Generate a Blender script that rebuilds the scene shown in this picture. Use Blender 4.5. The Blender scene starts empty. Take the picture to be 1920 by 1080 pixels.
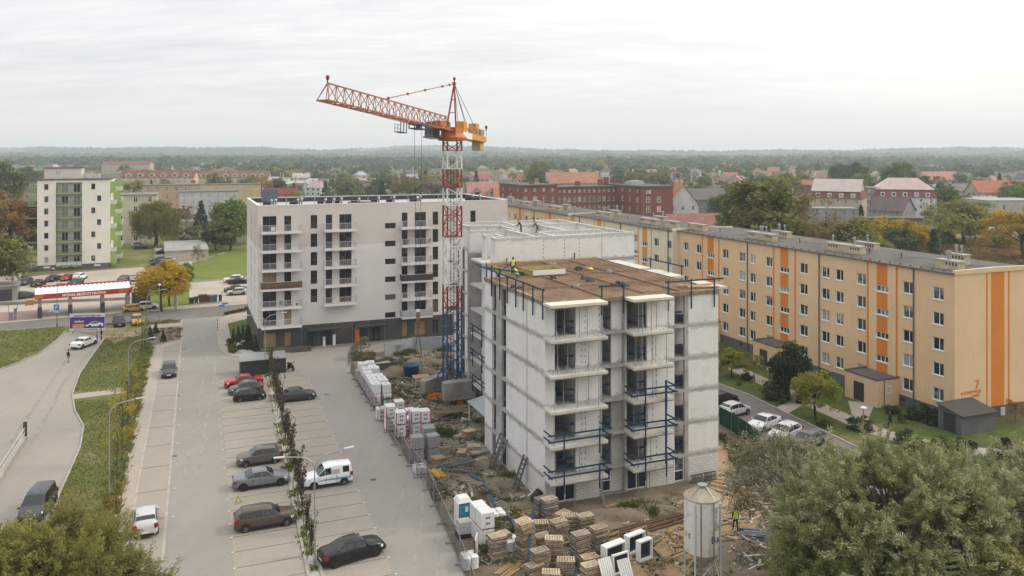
import bpy,bmesh,math,random
import numpy as np
from mathutils import Vector,Matrix
R = random.Random(7)
NP = np.random.RandomState(11)
SC = bpy.context.scene
COL = SC.collection
rad = math.radians
# ------------------------------------------------------------------ camera, sky, sun, exposure
FPX,HZ,UC,H = 1545.0,286.0,960.0,29.5      # focal length and horizon of the photograph, camera height in metres
cam = bpy.data.cameras.new('camera'); camo = bpy.data.objects.new('camera',cam); COL.objects.link(camo)
camo.location = (0,0,H); camo.rotation_euler = (rad(90),0,0)
cam.sensor_width = 36; cam.sensor_fit = 'HORIZONTAL'; cam.lens = 36*FPX/1920; cam.shift_y = -(540-HZ)/1920
cam.clip_start = 0.5; cam.clip_end = 20000
SC.camera = camo
SUN_EL,SUN_AZ = 38,78                           # elevation, azimuth to the right of the view direction
W = bpy.data.worlds.new('World'); SC.world = W; W.use_nodes = True
nt = W.node_tree; nt.nodes.clear()
def nn(t,typ,**k):
    n = t.nodes.new(typ)
    for a,b in k.items():
        if a.startswith('i_'): n.inputs[a[2:].replace('_',' ')].default_value = b
        else: setattr(n,a,b)
    return n
def mth(t,op,a,b=None,c=None,clamp=False):
    n = t.nodes.new('ShaderNodeMath'); n.operation = op; n.use_clamp = clamp
    for i,x in enumerate((a,b,c)):
        if x is None: continue
        if hasattr(x,'links'): t.links.new(x,n.inputs[i])
        else: n.inputs[i].default_value = x
    return n.outputs[0]
def mixc(t,f,a,b,blend='MIX'):
    n = t.nodes.new('ShaderNodeMix'); n.data_type = 'RGBA'; n.blend_type = blend
    for i,x in ((0,f),(6,a),(7,b)):
        if hasattr(x,'links'): t.links.new(x,n.inputs[i])
        elif i == 0: n.inputs[0].default_value = x
        else: n.inputs[i].default_value = tuple(x)[:3] + (1,)
    return n.outputs[2]
def ramp(t,f,a,b):
    n = t.nodes.new('ShaderNodeMapRange'); n.clamp = True; n.interpolation_type = 'SMOOTHSTEP'
    t.links.new(f,n.inputs[0]); n.inputs[1].default_value = a; n.inputs[2].default_value = b
    return n.outputs[0]
sky = nn(nt,'ShaderNodeTexSky'); sky.sky_type = 'NISHITA'; sky.sun_disc = False
sky.sun_elevation = rad(SUN_EL); sky.sun_rotation = rad(SUN_AZ); sky.dust_density = 3.0; sky.altitude = 50
tc = nn(nt,'ShaderNodeTexCoord'); sep = nn(nt,'ShaderNodeSeparateXYZ'); nt.links.new(tc.outputs['Generated'],sep.inputs[0])
zz_ = mth(nt,'ADD',mth(nt,'MAXIMUM',sep.outputs[2],0.0),0.20)
cmb = nn(nt,'ShaderNodeCombineXYZ')
nt.links.new(mth(nt,'DIVIDE',sep.outputs[0],zz_),cmb.inputs[0]); nt.links.new(mth(nt,'DIVIDE',sep.outputs[1],zz_),cmb.inputs[1])
def cloud(scale,det,rot,sx,sy):
    mp = nn(nt,'ShaderNodeMapping'); mp.inputs['Rotation'].default_value = (0,0,rad(rot)); mp.inputs['Scale'].default_value = (sx,sy,1)
    nt.links.new(cmb.outputs[0],mp.inputs[0])
    no = nn(nt,'ShaderNodeTexNoise',i_Scale=scale,i_Detail=det,i_Roughness=0.62,i_Distortion=0.35); nt.links.new(mp.outputs[0],no.inputs[0])
    return no.outputs[0]
c1 = ramp(nt,cloud(0.75,7,24,0.6,1.5),0.30,0.72)
c2 = ramp(nt,cloud(2.2,8,-14,0.5,1.4),0.33,0.70)
c3 = ramp(nt,cloud(8.0,7,20,0.5,1.6),0.34,0.68)
cf = mth(nt,'ADD',mth(nt,'MULTIPLY',c1,0.50),mth(nt,'ADD',mth(nt,'MULTIPLY',c2,0.30),mth(nt,'MULTIPLY',c3,0.20)))
ccol = mixc(nt,cf,(4.85,5.08,5.22),(7.30,7.20,7.0))
sdv = (math.sin(rad(SUN_AZ))*math.cos(rad(SUN_EL)),math.cos(rad(SUN_AZ))*math.cos(rad(SUN_EL)),math.sin(rad(SUN_EL)))
dp = nn(nt,'ShaderNodeVectorMath'); dp.operation = 'DOT_PRODUCT'; nt.links.new(tc.outputs['Generated'],dp.inputs[0]); dp.inputs[1].default_value = sdv
glow = ramp(nt,dp.outputs['Value'],0.05,1.0)
ccol = mixc(nt,mth(nt,'MULTIPLY',glow,0.9),ccol,(8.9,8.4,7.7))
low = ramp(nt,sep.outputs[2],0.0,0.10)
ccol = mixc(nt,low,(6.5,6.35,6.1),ccol)
up_ = mth(nt,'ADD',1.0,mth(nt,'MULTIPLY',mth(nt,'MAXIMUM',sep.outputs[2],0.0),0.75))   # an overcast sky is brighter towards the zenith
gk = nn(nt,'ShaderNodeVectorMath'); gk.operation = 'SCALE'; nt.links.new(ccol,gk.inputs[0]); nt.links.new(up_,gk.inputs['Scale'])
skyc = mixc(nt,0.93,sky.outputs[0],gk.outputs[0])
bg = nn(nt,'ShaderNodeBackground'); bg.inputs[1].default_value = 0.13
wo = nn(nt,'ShaderNodeOutputWorld'); nt.links.new(skyc,bg.inputs[0]); nt.links.new(bg.outputs[0],wo.inputs[0])
sl = bpy.data.lights.new('sun','SUN'); sl.energy = 1.5; sl.angle = rad(11); sl.color = (1.0,0.89,0.75)
slo = bpy.data.objects.new('sun',sl); COL.objects.link(slo)
slo.rotation_euler = Vector(sdv).to_track_quat('Z','Y').to_euler()
slo.location = (60,20,120)
SC.view_settings.view_transform = 'Standard'; SC.view_settings.look = 'None'; SC.view_settings.gamma = 1.0; SC.view_settings.exposure = 0.13
SC.view_settings.use_curve_mapping = False
SC.cycles.max_bounces = 6; SC.cycles.diffuse_bounces = 3; SC.cycles.glossy_bounces = 3; SC.cycles.transparent_max_bounces = 8; SC.cycles.volume_bounces = 1

# ------------------------------------------------------------------ geometry helpers
TH = math.atan2(960-340,FPX)                     # the street grid is turned by this much against the view
D2 = Vector((math.cos(TH),math.sin(TH),0)); D1 = Vector((-math.sin(TH),math.cos(TH),0))
def G(u,v,z=0.0):
    "ground point (height z) that the photograph shows at u, v"
    Y = FPX*(H-z)/(v-HZ)
    return Vector(((u-UC)*Y/FPX,Y,z))
def proj(p):
    return (UC+FPX*p[0]/p[1],HZ+FPX*(H-p[2])/p[1])
class Frame:
    "a building's own axes: x to the right along its front, y away into the depth"
    def __init__(s,X,Y,th=TH):
        s.o = Vector((X,Y,0)); s.th = th; s.dx = Vector((math.cos(th),math.sin(th),0)); s.dy = Vector((-math.sin(th),math.cos(th),0))
    def w(s,x,y,z=0): return s.o+s.dx*x+s.dy*y+Vector((0,0,z))
    def x(s,u,y=0.0):
        k = (u-UC)/FPX; b = s.o+s.dy*y
        return (k*b.y-b.x)/(s.dx.x-k*s.dx.y)
    def y(s,u,x=0.0):
        k = (u-UC)/FPX; b = s.o+s.dx*x
        return (k*b.y-b.x)/(s.dy.x-k*s.dy.y)
    def z(s,v,x,y): return H-(v-HZ)*s.w(x,y).y/FPX
def link(o,parent=None):
    COL.objects.link(o)
    if parent is not None: o.parent = parent
    return o
def props(o,label=None,cat=None,group=None,kind=None):
    for k,x in (('label',label),('category',cat),('group',group),('kind',kind)):
        if x: o[k] = x
    return o
def thing(name,label,cat,loc=(0,0,0),rotz=0.0,group=None):
    o = bpy.data.objects.new(name,None); o.location = loc; o.rotation_euler = rotz if isinstance(rotz,tuple) else (0,0,rotz)
    link(o); return props(o,label,cat,group)
def mobj(name,me,parent=None,loc=(0,0,0),rotz=0.0,color=None):
    o = bpy.data.objects.new(name,me); o.location = loc
    o.rotation_euler = rotz if isinstance(rotz,(tuple,list)) else (0,0,rotz)
    if color: o.color = tuple(color)+(1,)
    return link(o,parent)
def dup(root,loc,rotz=None,label=None,group=None,cat=None):
    def cp(o,par):
        c = o.copy(); COL.objects.link(c)
        if par is not None: c.parent = par
        for ch in o.children: cp(ch,c)
        return c
    r = cp(root,None); r.location = loc
    if rotz is not None: r.rotation_euler = rotz if isinstance(rotz,(tuple,list)) else (0,0,rotz)
    props(r,label,cat,group); return r
class MB:
    def __init__(s): s.v = []; s.f = []; s.m = []
    def quad(s,a,b,c,d,m=0):
        n = len(s.v); s.v += [tuple(a),tuple(b),tuple(c),tuple(d)]; s.f.append((n,n+1,n+2,n+3)); s.m.append(m)
    def poly(s,pts,m=0):
        n = len(s.v); s.v += [tuple(p) for p in pts]; s.f.append(tuple(range(n,n+len(pts)))); s.m.append(m)
    def hexa(s,p,m=0):
        n = len(s.v); s.v += [tuple(q) for q in p]
        for q in ((0,3,2,1),(4,5,6,7),(0,1,5,4),(1,2,6,5),(2,3,7,6),(3,0,4,7)):
            s.f.append(tuple(n+i for i in q)); s.m.append(m)
    def box(s,x0,y0,z0,x1,y1,z1,m=0):
        s.hexa([(x0,y0,z0),(x1,y0,z0),(x1,y1,z0),(x0,y1,z0),(x0,y0,z1),(x1,y0,z1),(x1,y1,z1),(x0,y1,z1)],m)
    def obox(s,c,size,rz=0.0,m=0,tilt=0.0):
        M = Matrix.Translation(c) @ Matrix.Rotation(rz,4,'Z') @ Matrix.Rotation(tilt,4,'X')
        a,b,h = size[0]/2,size[1]/2,size[2]
        s.hexa([M @ Vector(q) for q in ((-a,-b,0),(a,-b,0),(a,b,0),(-a,b,0),(-a,-b,h),(a,-b,h),(a,b,h),(-a,b,h))],m)
    def bar(s,p0,p1,w,h=None,m=0):
        p0 = Vector(p0); p1 = Vector(p1); h = h or w; d = (p1-p0)
        if d.length < 1e-6: return
        d.normalize(); up = Vector((0,0,1)) if abs(d.z) < .95 else Vector((1,0,0))
        a = d.cross(up).normalized()*w/2; b = a.cross(d).normalized()*h/2
        s.hexa([p0-a-b,p0+a-b,p0+a+b,p0-a+b,p1-a-b,p1+a-b,p1+a+b,p1-a+b],m)
    def tube(s,p0,p1,r,r1=None,n=6,m=0,caps=True):
        p0 = Vector(p0); p1 = Vector(p1); r1 = r if r1 is None else r1; d = (p1-p0)
        if d.length < 1e-6: return
        d.normalize(); up = Vector((0,0,1)) if abs(d.z) < .95 else Vector((1,0,0))
        a = d.cross(up).normalized(); b = a.cross(d).normalized(); k = len(s.v)
        for p,q in ((p0,r),(p1,r1)):
            for i in range(n):
                t = 2*math.pi*i/n; s.v.append(tuple(p+a*math.cos(t)*q+b*math.sin(t)*q))
        for i in range(n):
            j = (i+1) % n; s.f.append((k+i,k+j,k+n+j,k+n+i)); s.m.append(m)
        if caps:
            s.f.append(tuple(k+n-1-i for i in range(n))); s.m.append(m); s.f.append(tuple(k+n+i for i in range(n))); s.m.append(m)
    def path(s,pts,r,n=6,m=0):
        for a,b in zip(pts[:-1],pts[1:]): s.tube(a,b,r,n=n,m=m)
    def lathe(s,prof,c=(0,0,0),n=16,m=0,axis='Z',cap=True):
        k = len(s.v); c = Vector(c)
        for (r,z) in prof:
            for i in range(n):
                t = 2*math.pi*i/n; q = (r*math.cos(t),r*math.sin(t),z)
                if axis == 'Y': q = (r*math.cos(t),z,r*math.sin(t))
                if axis == 'X': q = (z,r*math.cos(t),r*math.sin(t))
                s.v.append(tuple(c+Vector(q)))
        for a in range(len(prof)-1):
            for i in range(n):
                j = (i+1) % n; s.f.append((k+a*n+i,k+a*n+j,k+(a+1)*n+j,k+(a+1)*n+i)); s.m.append(m)
        if cap:
            s.f.append(tuple(k+n-1-i for i in range(n))); s.m.append(m)
            s.f.append(tuple(k+(len(prof)-1)*n+i for i in range(n))); s.m.append(m)
    def prism(s,pts,z0,z1,m=0,ms=None):
        n = len(pts); k = len(s.v); ms = m if ms is None else ms
        s.v += [(p[0],p[1],z0) for p in pts]+[(p[0],p[1],z1) for p in pts]
        s.f.append(tuple(k+n-1-i for i in range(n))); s.m.append(m); s.f.append(tuple(k+n+i for i in range(n))); s.m.append(m)
        for i in range(n):
            j = (i+1) % n; s.f.append((k+i,k+j,k+n+j,k+n+i)); s.m.append(ms)
    def mesh(s,name,mats,smooth=False):
        me = bpy.data.meshes.new(name); me.from_pydata(s.v,[],s.f)
        for x in (mats if isinstance(mats,(list,tuple)) else [mats]): me.materials.append(x)
        if len(me.polygons):
            me.polygons.foreach_set('material_index',s.m)
            if smooth: me.polygons.foreach_set('use_smooth',[True]*len(me.polygons))
        box_uv(me); me.update(); return me
    def build(s,name,mats,parent=None,smooth=False,loc=(0,0,0),rotz=0.0,color=None,kind=None):
        o = mobj(name,s.mesh(name,mats,smooth),parent,loc,rotz,color)
        if kind: o['kind'] = kind
        return o
def box_uv(me):
    n = len(me.polygons); L = len(me.loops)
    if not n: return
    uv = me.uv_layers.new(name='UVMap'); nor = np.zeros(n*3); me.polygons.foreach_get('normal',nor); nor = np.abs(nor.reshape(-1,3))
    tot = np.zeros(n,int); me.polygons.foreach_get('loop_total',tot); vi = np.zeros(L,int); me.loops.foreach_get('vertex_index',vi)
    co = np.zeros(len(me.vertices)*3); me.vertices.foreach_get('co',co); co = co.reshape(-1,3)[vi]
    nl = np.repeat(nor,tot,axis=0); out = np.stack([co[:,0],co[:,2]],1)
    side = (nl[:,0] > nl[:,1]); out[side] = co[side][:,1:3]
    top = nl[:,2] > .7; out[top] = co[top][:,0:2]
    uv.data.foreach_set('uv',out.ravel())
class Face:
    "a wall plane of a building: s along it, z up, d into the wall; rot 0 faces front, -90 faces left, 90 faces right, 180 faces back"
    def __init__(s,x,y,rot): s.x0 = x; s.y0 = y; s.r = rad(rot); s.c = round(math.cos(s.r),9); s.n = round(math.sin(s.r),9)
    def P(s,a,z,d=0.0): return Vector((s.x0+s.c*a-s.n*d,s.y0+s.n*a+s.c*d,z))
def wall(mb,F,s0,s1,z0,z1,holes,depth=.2,m=0,mr=None,d=0.0,back=None):
    mr = m if mr is None else mr
    hs = [h for h in holes if h[1] > s0 and h[0] < s1 and h[3] > z0 and h[2] < z1]
    xs = sorted({s0,s1} | {x for h in hs for x in h[:2] if s0 < x < s1}); zs = sorted({z0,z1} | {z for h in hs for z in h[2:4] if z0 < z < z1})
    for i in range(len(xs)-1):
        k = None
        for j in range(len(zs)-1):
            cx = (xs[i]+xs[i+1])/2; cz = (zs[j]+zs[j+1])/2
            inh = any(h[0] < cx < h[1] and h[2] < cz < h[3] for h in hs)
            if not inh and k is None: k = zs[j]
            if k is not None and (inh or j == len(zs)-2):
                top = zs[j] if inh else zs[j+1]
                mb.quad(F.P(xs[i],k,d),F.P(xs[i+1],k,d),F.P(xs[i+1],top,d),F.P(xs[i],top,d),m); k = None
    for h in hs:
        a,b,c,e = h[0],h[1],max(z0,h[2]),min(z1,h[3]); q = d+depth
        mb.quad(F.P(a,c,d),F.P(a,e,d),F.P(a,e,q),F.P(a,c,q),mr); mb.quad(F.P(b,c,q),F.P(b,e,q),F.P(b,e,d),F.P(b,c,d),mr)
        if h[2] >= z0: mb.quad(F.P(a,c,q),F.P(b,c,q),F.P(b,c,d),F.P(a,c,d),mr)
        if h[3] <= z1: mb.quad(F.P(a,e,d),F.P(b,e,d),F.P(b,e,q),F.P(a,e,q),mr)
_win = {}
def window(par,F,s0,s1,z0,z1,depth,fm,gm,v=(),t=(),fw=.07,sill=None,d=0.0,name='window',back=None):
    w,h = s1-s0,z1-z0; key = (round(w,2),round(h,2),fm.name,gm.name,tuple(v),tuple(t),fw,sill.name if sill else 0)
    if key not in _win:
        mb = MB(); e = .002
        for a,b,c,q in ((e,fw,e,h-e),(w-fw,w-e,e,h-e),(fw,w-fw,e,fw),(fw,w-fw,h-fw,h-e)): mb.box(a,0,c,b,.06,q)
        for k in v: mb.box(k*w-fw*.5,.001,fw,k*w+fw*.5,.059,h-fw)
        for k in t: mb.box(fw,.003,k*h-fw*.4,w-fw,.057,k*h+fw*.4)
        g = MB(); g.quad((fw*.6,.035,fw*.6),(w-fw*.6,.035,fw*.6),(w-fw*.6,.035,h-fw*.6),(fw*.6,.035,h-fw*.6))
        sm = None
        if sill:
            k = MB(); k.box(-.06,-depth-.08,-.05,w+.06,-.002,-.003); sm = k.mesh('sill',sill)
        _win[key] = (mb.mesh('window',fm),g.mesh('pane',gm),sm)
    a,b,c = _win[key]
    o = mobj(name,a,par,F.P(s0,z0,d+depth),F.r); mobj('pane',b,o)
    if c: mobj('sill',c,o)
    return o
# ------------------------------------------------------------------ materials
def base(name,rough=.8,spec=.25,metal=0.0):
    m = bpy.data.materials.new(name); m.use_nodes = True; t = m.node_tree; b = t.nodes['Principled BSDF']
    b.inputs['Roughness'].default_value = rough; b.inputs['Specular IOR Level'].default_value = spec; b.inputs['Metallic'].default_value = metal
    return m,t,b
def coords(t,kind,sc=(1,1,1),rot=0.0):
    c = nn(t,'ShaderNodeTexCoord'); mp = nn(t,'ShaderNodeMapping'); mp.inputs['Scale'].default_value = sc; mp.inputs['Rotation'].default_value = (0,0,rot)
    t.links.new(c.outputs[kind],mp.inputs[0]); return mp.outputs[0]
def noise(t,vec,scale,det=5,rough=.6,dist=0.0):
    n = nn(t,'ShaderNodeTexNoise',i_Scale=scale,i_Detail=det,i_Roughness=rough,i_Distortion=dist); t.links.new(vec,n.inputs[0]); return n.outputs[0]
def bump(t,b,h,s=.3,dist=.02):
    n = nn(t,'ShaderNodeBump'); n.inputs['Strength'].default_value = s; n.inputs['Distance'].default_value = dist
    t.links.new(h,n.inputs['Height']); t.links.new(n.outputs[0],b.inputs['Normal'])
def sc_(c,k): return tuple(min(1,x*k) for x in c)
def mat(name,col,rough=.8,spec=.25,metal=0,var=.18,scale=.8,fine=.06,fscale=14,bmp=.15,objcol=False,kind='Object',streak=0.0):
    m,t,b = base(name,rough,spec,metal); v = coords(t,kind)
    n1 = ramp(t,noise(t,v,scale,6),.3,.7); n2 = noise(t,v,fscale,3)
    k = mth(t,'ADD',mth(t,'MULTIPLY',n1,var),mth(t,'ADD',mth(t,'MULTIPLY',n2,fine*2),1-var*.6-fine))
    if streak:
        s = ramp(t,noise(t,coords(t,kind,(3.0,3.0,.25)),1.0,5),.5,.75); k = mth(t,'SUBTRACT',k,mth(t,'MULTIPLY',s,streak))
    src = col
    if objcol:
        oi = nn(t,'ShaderNodeObjectInfo'); src = mixc(t,1.0,oi.outputs['Color'],col,'MULTIPLY')
    g = nn(t,'ShaderNodeCombineXYZ')
    for i in range(3): t.links.new(k,g.inputs[i])
    t.links.new(mixc(t,1.0,src,g.outputs[0],'MULTIPLY'),b.inputs['Base Color'])
    if bmp: bump(t,b,n2,bmp,.01)
    return m
def ground_mat(name,layers,rough=.95,bmp=.4,bs=6.0):
    "layers: first colour, then (colour, noise scale, low, high) mixed over it"
    m,t,b = base(name,rough,.15); v = coords(t,'Object'); c = layers[0]
    for i,(cc,s,lo,hi) in enumerate(layers[1:]):
        mp = nn(t,'ShaderNodeMapping'); mp.inputs['Location'].default_value = (i*37.3,i*11.1,0); t.links.new(v,mp.inputs[0])
        c = mixc(t,ramp(t,noise(t,mp.outputs[0],s,8,.65,.3),lo,hi),c,cc)
    t.links.new(c,b.inputs['Base Color']); bump(t,b,noise(t,v,bs,6,.7),bmp,.08); return m
def block_mat(name,col,mortar,bw,bh,ms=.012,var=.06,bmp=.25,dirt=0.0,dcol=(.3,.28,.25),kind='UV',rough=.9,off=.5):
    m,t,b = base(name,rough,.2); v = coords(t,kind)
    br = nn(t,'ShaderNodeTexBrick',i_Scale=1.0,i_Mortar_Size=ms,i_Bias=0.0,i_Brick_Width=bw,i_Row_Height=bh); br.offset = off
    t.links.new(v,br.inputs[0]); br.inputs['Color1'].default_value = sc_(col,1+var)+(1,); br.inputs['Color2'].default_value = sc_(col,1-var)+(1,); br.inputs['Mortar'].default_value = tuple(mortar)+(1,)
    c = br.outputs[0]; n = noise(t,v,.9,7,.65)
    c = mixc(t,mth(t,'MULTIPLY',ramp(t,n,.35,.75),.16+dirt),c,sc_(dcol,1.0))
    s = ramp(t,noise(t,coords(t,kind,(1.6,.16,1)),1.0,5),.52,.8); c = mixc(t,mth(t,'MULTIPLY',s,.12+dirt*.5),c,dcol)
    t.links.new(c,b.inputs['Base Color'])
    inv = mth(t,'SUBTRACT',1.0,br.outputs[1]); bump(t,b,inv,bmp,.02); return m
def glass_mat(name,col=(.02,.024,.028),curtain=(.46,.45,.42),amt=.62,rough=.06):
    m,t,b = base(name,rough,.6); oi = nn(t,'ShaderNodeObjectInfo'); v = coords(t,'UV',(1,1,1))
    add = nn(t,'ShaderNodeVectorMath'); add.operation = 'ADD'; t.links.new(v,add.inputs[0])
    k = nn(t,'ShaderNodeVectorMath'); k.operation = 'SCALE'; k.inputs[0].default_value = (37,91,13); t.links.new(oi.outputs['Random'],k.inputs['Scale']); t.links.new(k.outputs[0],add.inputs[1])
    n = noise(t,add.outputs[0],1.1,4); f = mth(t,'MULTIPLY',ramp(t,n,.42,.70),ramp(t,mth(t,'FRACT',mth(t,'MULTIPLY',oi.outputs['Random'],7.31)),1-amt,1.0)); f = mth(t,'MAXIMUM',f,mth(t,'MULTIPLY',mth(t,'GREATER_THAN',mth(t,'FRACT',mth(t,'MULTIPLY',oi.outputs['Random'],13.7)),1-amt*.3),.7))
    t.links.new(mixc(t,f,col,curtain),b.inputs['Base Color']); return m
def leaf_mat(name,c2,k2=.25,trans=.32,rough=.6):
    m = bpy.data.materials.new(name); m.use_nodes = True; t = m.node_tree; t.nodes.clear()
    oi = nn(t,'ShaderNodeObjectInfo'); at = nn(t,'ShaderNodeAttribute'); at.attribute_name = 'tint'
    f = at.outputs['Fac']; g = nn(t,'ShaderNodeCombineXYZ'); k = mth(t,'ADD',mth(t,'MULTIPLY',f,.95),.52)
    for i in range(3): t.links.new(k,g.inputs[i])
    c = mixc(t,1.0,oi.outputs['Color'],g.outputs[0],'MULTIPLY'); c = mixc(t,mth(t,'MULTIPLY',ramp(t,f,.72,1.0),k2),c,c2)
    d = nn(t,'ShaderNodeBsdfDiffuse'); tr = nn(t,'ShaderNodeBsdfTranslucent'); gl = nn(t,'ShaderNodeBsdfGlossy',i_Roughness=rough)
    t.links.new(c,d.inputs[0]); t.links.new(mixc(t,1.0,c,(1.25,1.3,.7),'MULTIPLY'),tr.inputs[0]); gl.inputs[0].default_value = (.9,.92,.9,1)
    a = nn(t,'ShaderNodeMixShader',i_Fac=trans); t.links.new(d.outputs[0],a.inputs[1]); t.links.new(tr.outputs[0],a.inputs[2])
    e = nn(t,'ShaderNodeMixShader',i_Fac=.05 if 'silver' in name else .018); t.links.new(a.outputs[0],e.inputs[1]); t.links.new(gl.outputs[0],e.inputs[2])
    o = nn(t,'ShaderNodeOutputMaterial'); t.links.new(e.outputs[0],o.inputs[0]); return m
def paint_mat():
    m,t,b = base('car_paint',.4,.12); oi = nn(t,'ShaderNodeObjectInfo'); n = noise(t,coords(t,'Object'),2.2,4)
    t.links.new(mixc(t,mth(t,'MULTIPLY',ramp(t,n,.4,.8),.05),oi.outputs['Color'],(.30,.28,.25)),b.inputs['Base Color'])
    b.inputs['Coat Weight'].default_value = .5; b.inputs['Coat Roughness'].default_value = .07; return m
M = {}
M['paint'] = paint_mat()
M['white'] = mat('white_plastic',(.72,.72,.71),.5,var=.08)
M['frame_white'] = mat('white_window_frame',(.74,.74,.73),.45,var=.05)
M['glass'] = glass_mat('window_glass')
M['glass_dark'] = glass_mat('dark_window_glass',(.018,.022,.026),(.16,.15,.13),.35)
M['car_glass'] = mat('car_glass',(.014,.017,.02),.05,.6,var=.05,fine=0,bmp=0)
M['rubber'] = mat('tyre_rubber',(.018,.018,.019),.85,var=.2)
M['rim'] = mat('alloy_rim',(.34,.34,.35),.35,.5,.6,var=.1)
M['rim_black'] = mat('black_rim',(.03,.03,.032),.4,.5,var=.1)
M['black'] = mat('black_plastic',(.022,.022,.024),.55,var=.15)
M['dark'] = mat('dark_grey_metal',(.045,.047,.05),.5,.4,var=.15)
M['grey_metal'] = mat('galvanised_steel',(.33,.34,.35),.45,.5,.5,var=.2)
M['lamp_red'] = mat('red_lamp',(.24,.012,.01),.2,.5,var=.05,bmp=0)
M['lamp_clear'] = mat('clear_lamp',(.62,.63,.64),.12,.6,var=.05,bmp=0)
M['plate'] = mat('number_plate',(.7,.7,.66),.4,var=.05)
M['aac'] = block_mat('aerated_block',(.73,.72,.705),(.64,.63,.615),.59,.24,.010,.045,.12,.03,(.42,.40,.38))
m,t,b = base('aerated_block_wall',.92,.2); v = coords(t,'UV'); br = nn(t,'ShaderNodeTexBrick',i_Scale=1.0,i_Mortar_Size=.012,i_Brick_Width=.59,i_Row_Height=.24); t.links.new(v,br.inputs[0])
for i_,c_ in (('Color1',(.71,.70,.685)),('Color2',(.675,.665,.65)),('Mortar',(.61,.60,.585))): br.inputs[i_].default_value = c_+(1,)
sx = nn(t,'ShaderNodeSeparateXYZ'); t.links.new(v,sx.inputs[0]); fr_ = mth(t,'FRACT',mth(t,'DIVIDE',mth(t,'SUBTRACT',sx.outputs[1],2.24+.13),2.9)); ed = mth(t,'ABSOLUTE',mth(t,'SUBTRACT',fr_,.5))
n1 = noise(t,v,1.3,7,.7); n2 = noise(t,v,5.0,5,.7); sm = ramp(t,mth(t,'ADD',ed,mth(t,'MULTIPLY',mth(t,'SUBTRACT',n1,.5),.42)),.37,.43)   # mortar smeared along the slab edges
c = mixc(t,mth(t,'MULTIPLY',sm,mth(t,'MULTIPLY',ramp(t,n2,.25,.6),.8)),br.outputs[0],(.37,.36,.34)); c = mixc(t,mth(t,'MULTIPLY',ramp(t,noise(t,coords(t,'UV',(1.7,.2,1)),1.0,6),.5,.8),.25),c,(.50,.48,.45))
c = mixc(t,mth(t,'MULTIPLY',ramp(t,noise(t,v,.45,6,.6),.45,.75),.40),c,(.50,.485,.46)); t.links.new(c,b.inputs['Base Color']); bump(t,b,mth(t,'SUBTRACT',1.0,br.outputs[1]),.15,.02); M['aac'] = m
M['aac_rough'] = block_mat('aerated_block_ground_floor',(.64,.625,.60),(.38,.365,.34),.59,.24,.018,.06,.5,.08,(.30,.28,.25))
M['concrete'] = mat('raw_concrete',(.37,.36,.34),.9,var=.35,scale=.7,fine=.12,fscale=6,bmp=.4,streak=.10)
M['concrete_dark'] = mat('weathered_concrete',(.27,.26,.235),.95,var=.45,scale=.6,fine=.15,fscale=5,bmp=.5,streak=.15)
M['concrete_pale'] = mat('fresh_balcony_concrete',(.52,.51,.48),.9,var=.22,scale=.6,fine=.07,fscale=5,bmp=.3)
M['formwork'] = mat('formwork_plywood',(.25,.19,.13),.8,var=.4,scale=1.5,streak=.15)
M['timber'] = mat('sawn_timber',(.31,.245,.165),.85,var=.4,scale=2.0,fine=.15,objcol=True)
M['wood'] = mat('pallet_wood',(.95,.95,.95),.9,var=.45,scale=3.0,fine=.15,objcol=True)
M['ply_yellow'] = mat('yellow_formwork_panel',(.36,.30,.10),.7,var=.3)
M['rust'] = mat('rusty_reinforcement',(.205,.132,.085),.9,var=.4,scale=2)
M['deck'] = ground_mat('reinforced_deck',[(.37,.275,.195),((.20,.135,.085),.45,.42,.64),((.50,.42,.34),.25,.5,.72),((.46,.41,.35),1.3,.60,.74),((.16,.095,.065),2.5,.54,.72)],bs=9)
M['blue_steel'] = mat('blue_painted_timber',(.017,.048,.105),.6,var=.35,scale=1.5)
M['crane_red'] = mat('red_painted_steel',(.30,.032,.026),.5,.4,var=.3,scale=1.5)
M['crane_white'] = mat('white_painted_steel',(.66,.66,.64),.5,.4,var=.15,scale=1.5)
M['crane_blue'] = mat('blue_painted_steel',(.030,.092,.20),.5,.4,var=.3,scale=1.5)
M['crane_orange'] = mat('orange_painted_steel',(.42,.125,.04),.5,.4,var=.3,scale=1.2)
M['crane_jib'] = mat('faded_orange_steel',(.35,.13,.065),.5,.4,var=.3,scale=1.2)
M['crane_yellow'] = mat('yellow_orange_steel',(.55,.26,.05),.5,.4,var=.2)
M['orange'] = mat('bright_orange_steel',(.52,.11,.02),.5,.4,var=.25)
M['plaster_w'] = mat('off_white_render',(.675,.650,.630),.9,var=.07,scale=.25,fine=.03,streak=.03)
M['plaster_w2'] = mat('pinkish_render',(.575,.525,.495),.9,var=.07,scale=.25,fine=.03,streak=.03)
M['clad'] = mat('dark_grey_cladding',(.085,.082,.080),.7,var=.18,scale=.6)
M['brown_frame'] = mat('brown_window_frame',(.16,.105,.065),.6,var=.15)
M['wood_panel'] = mat('tan_roller_shutter',(.34,.235,.15),.7,var=.15)
M['bal_slab'] = mat('balcony_render',(.67,.65,.63),.85,var=.1,scale=.6,streak=.06)
M['rail'] = mat('pale_grey_railing',(.52,.52,.51),.5,var=.08)
M['anthracite'] = mat('anthracite_metal',(.035,.038,.043),.5,.4,var=.15)
M['roof_grey'] = mat('roofing_felt',(.118,.112,.105),.95,var=.4,scale=.35,fine=.1,fscale=5,bmp=.3,streak=.0)
M['roof_pale'] = mat('pale_roof_membrane',(.40,.40,.39),.8,var=.2,scale=.3)
M['solar'] = mat('solar_panel_glass',(.012,.02,.05),.12,.6,var=.1)
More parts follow.
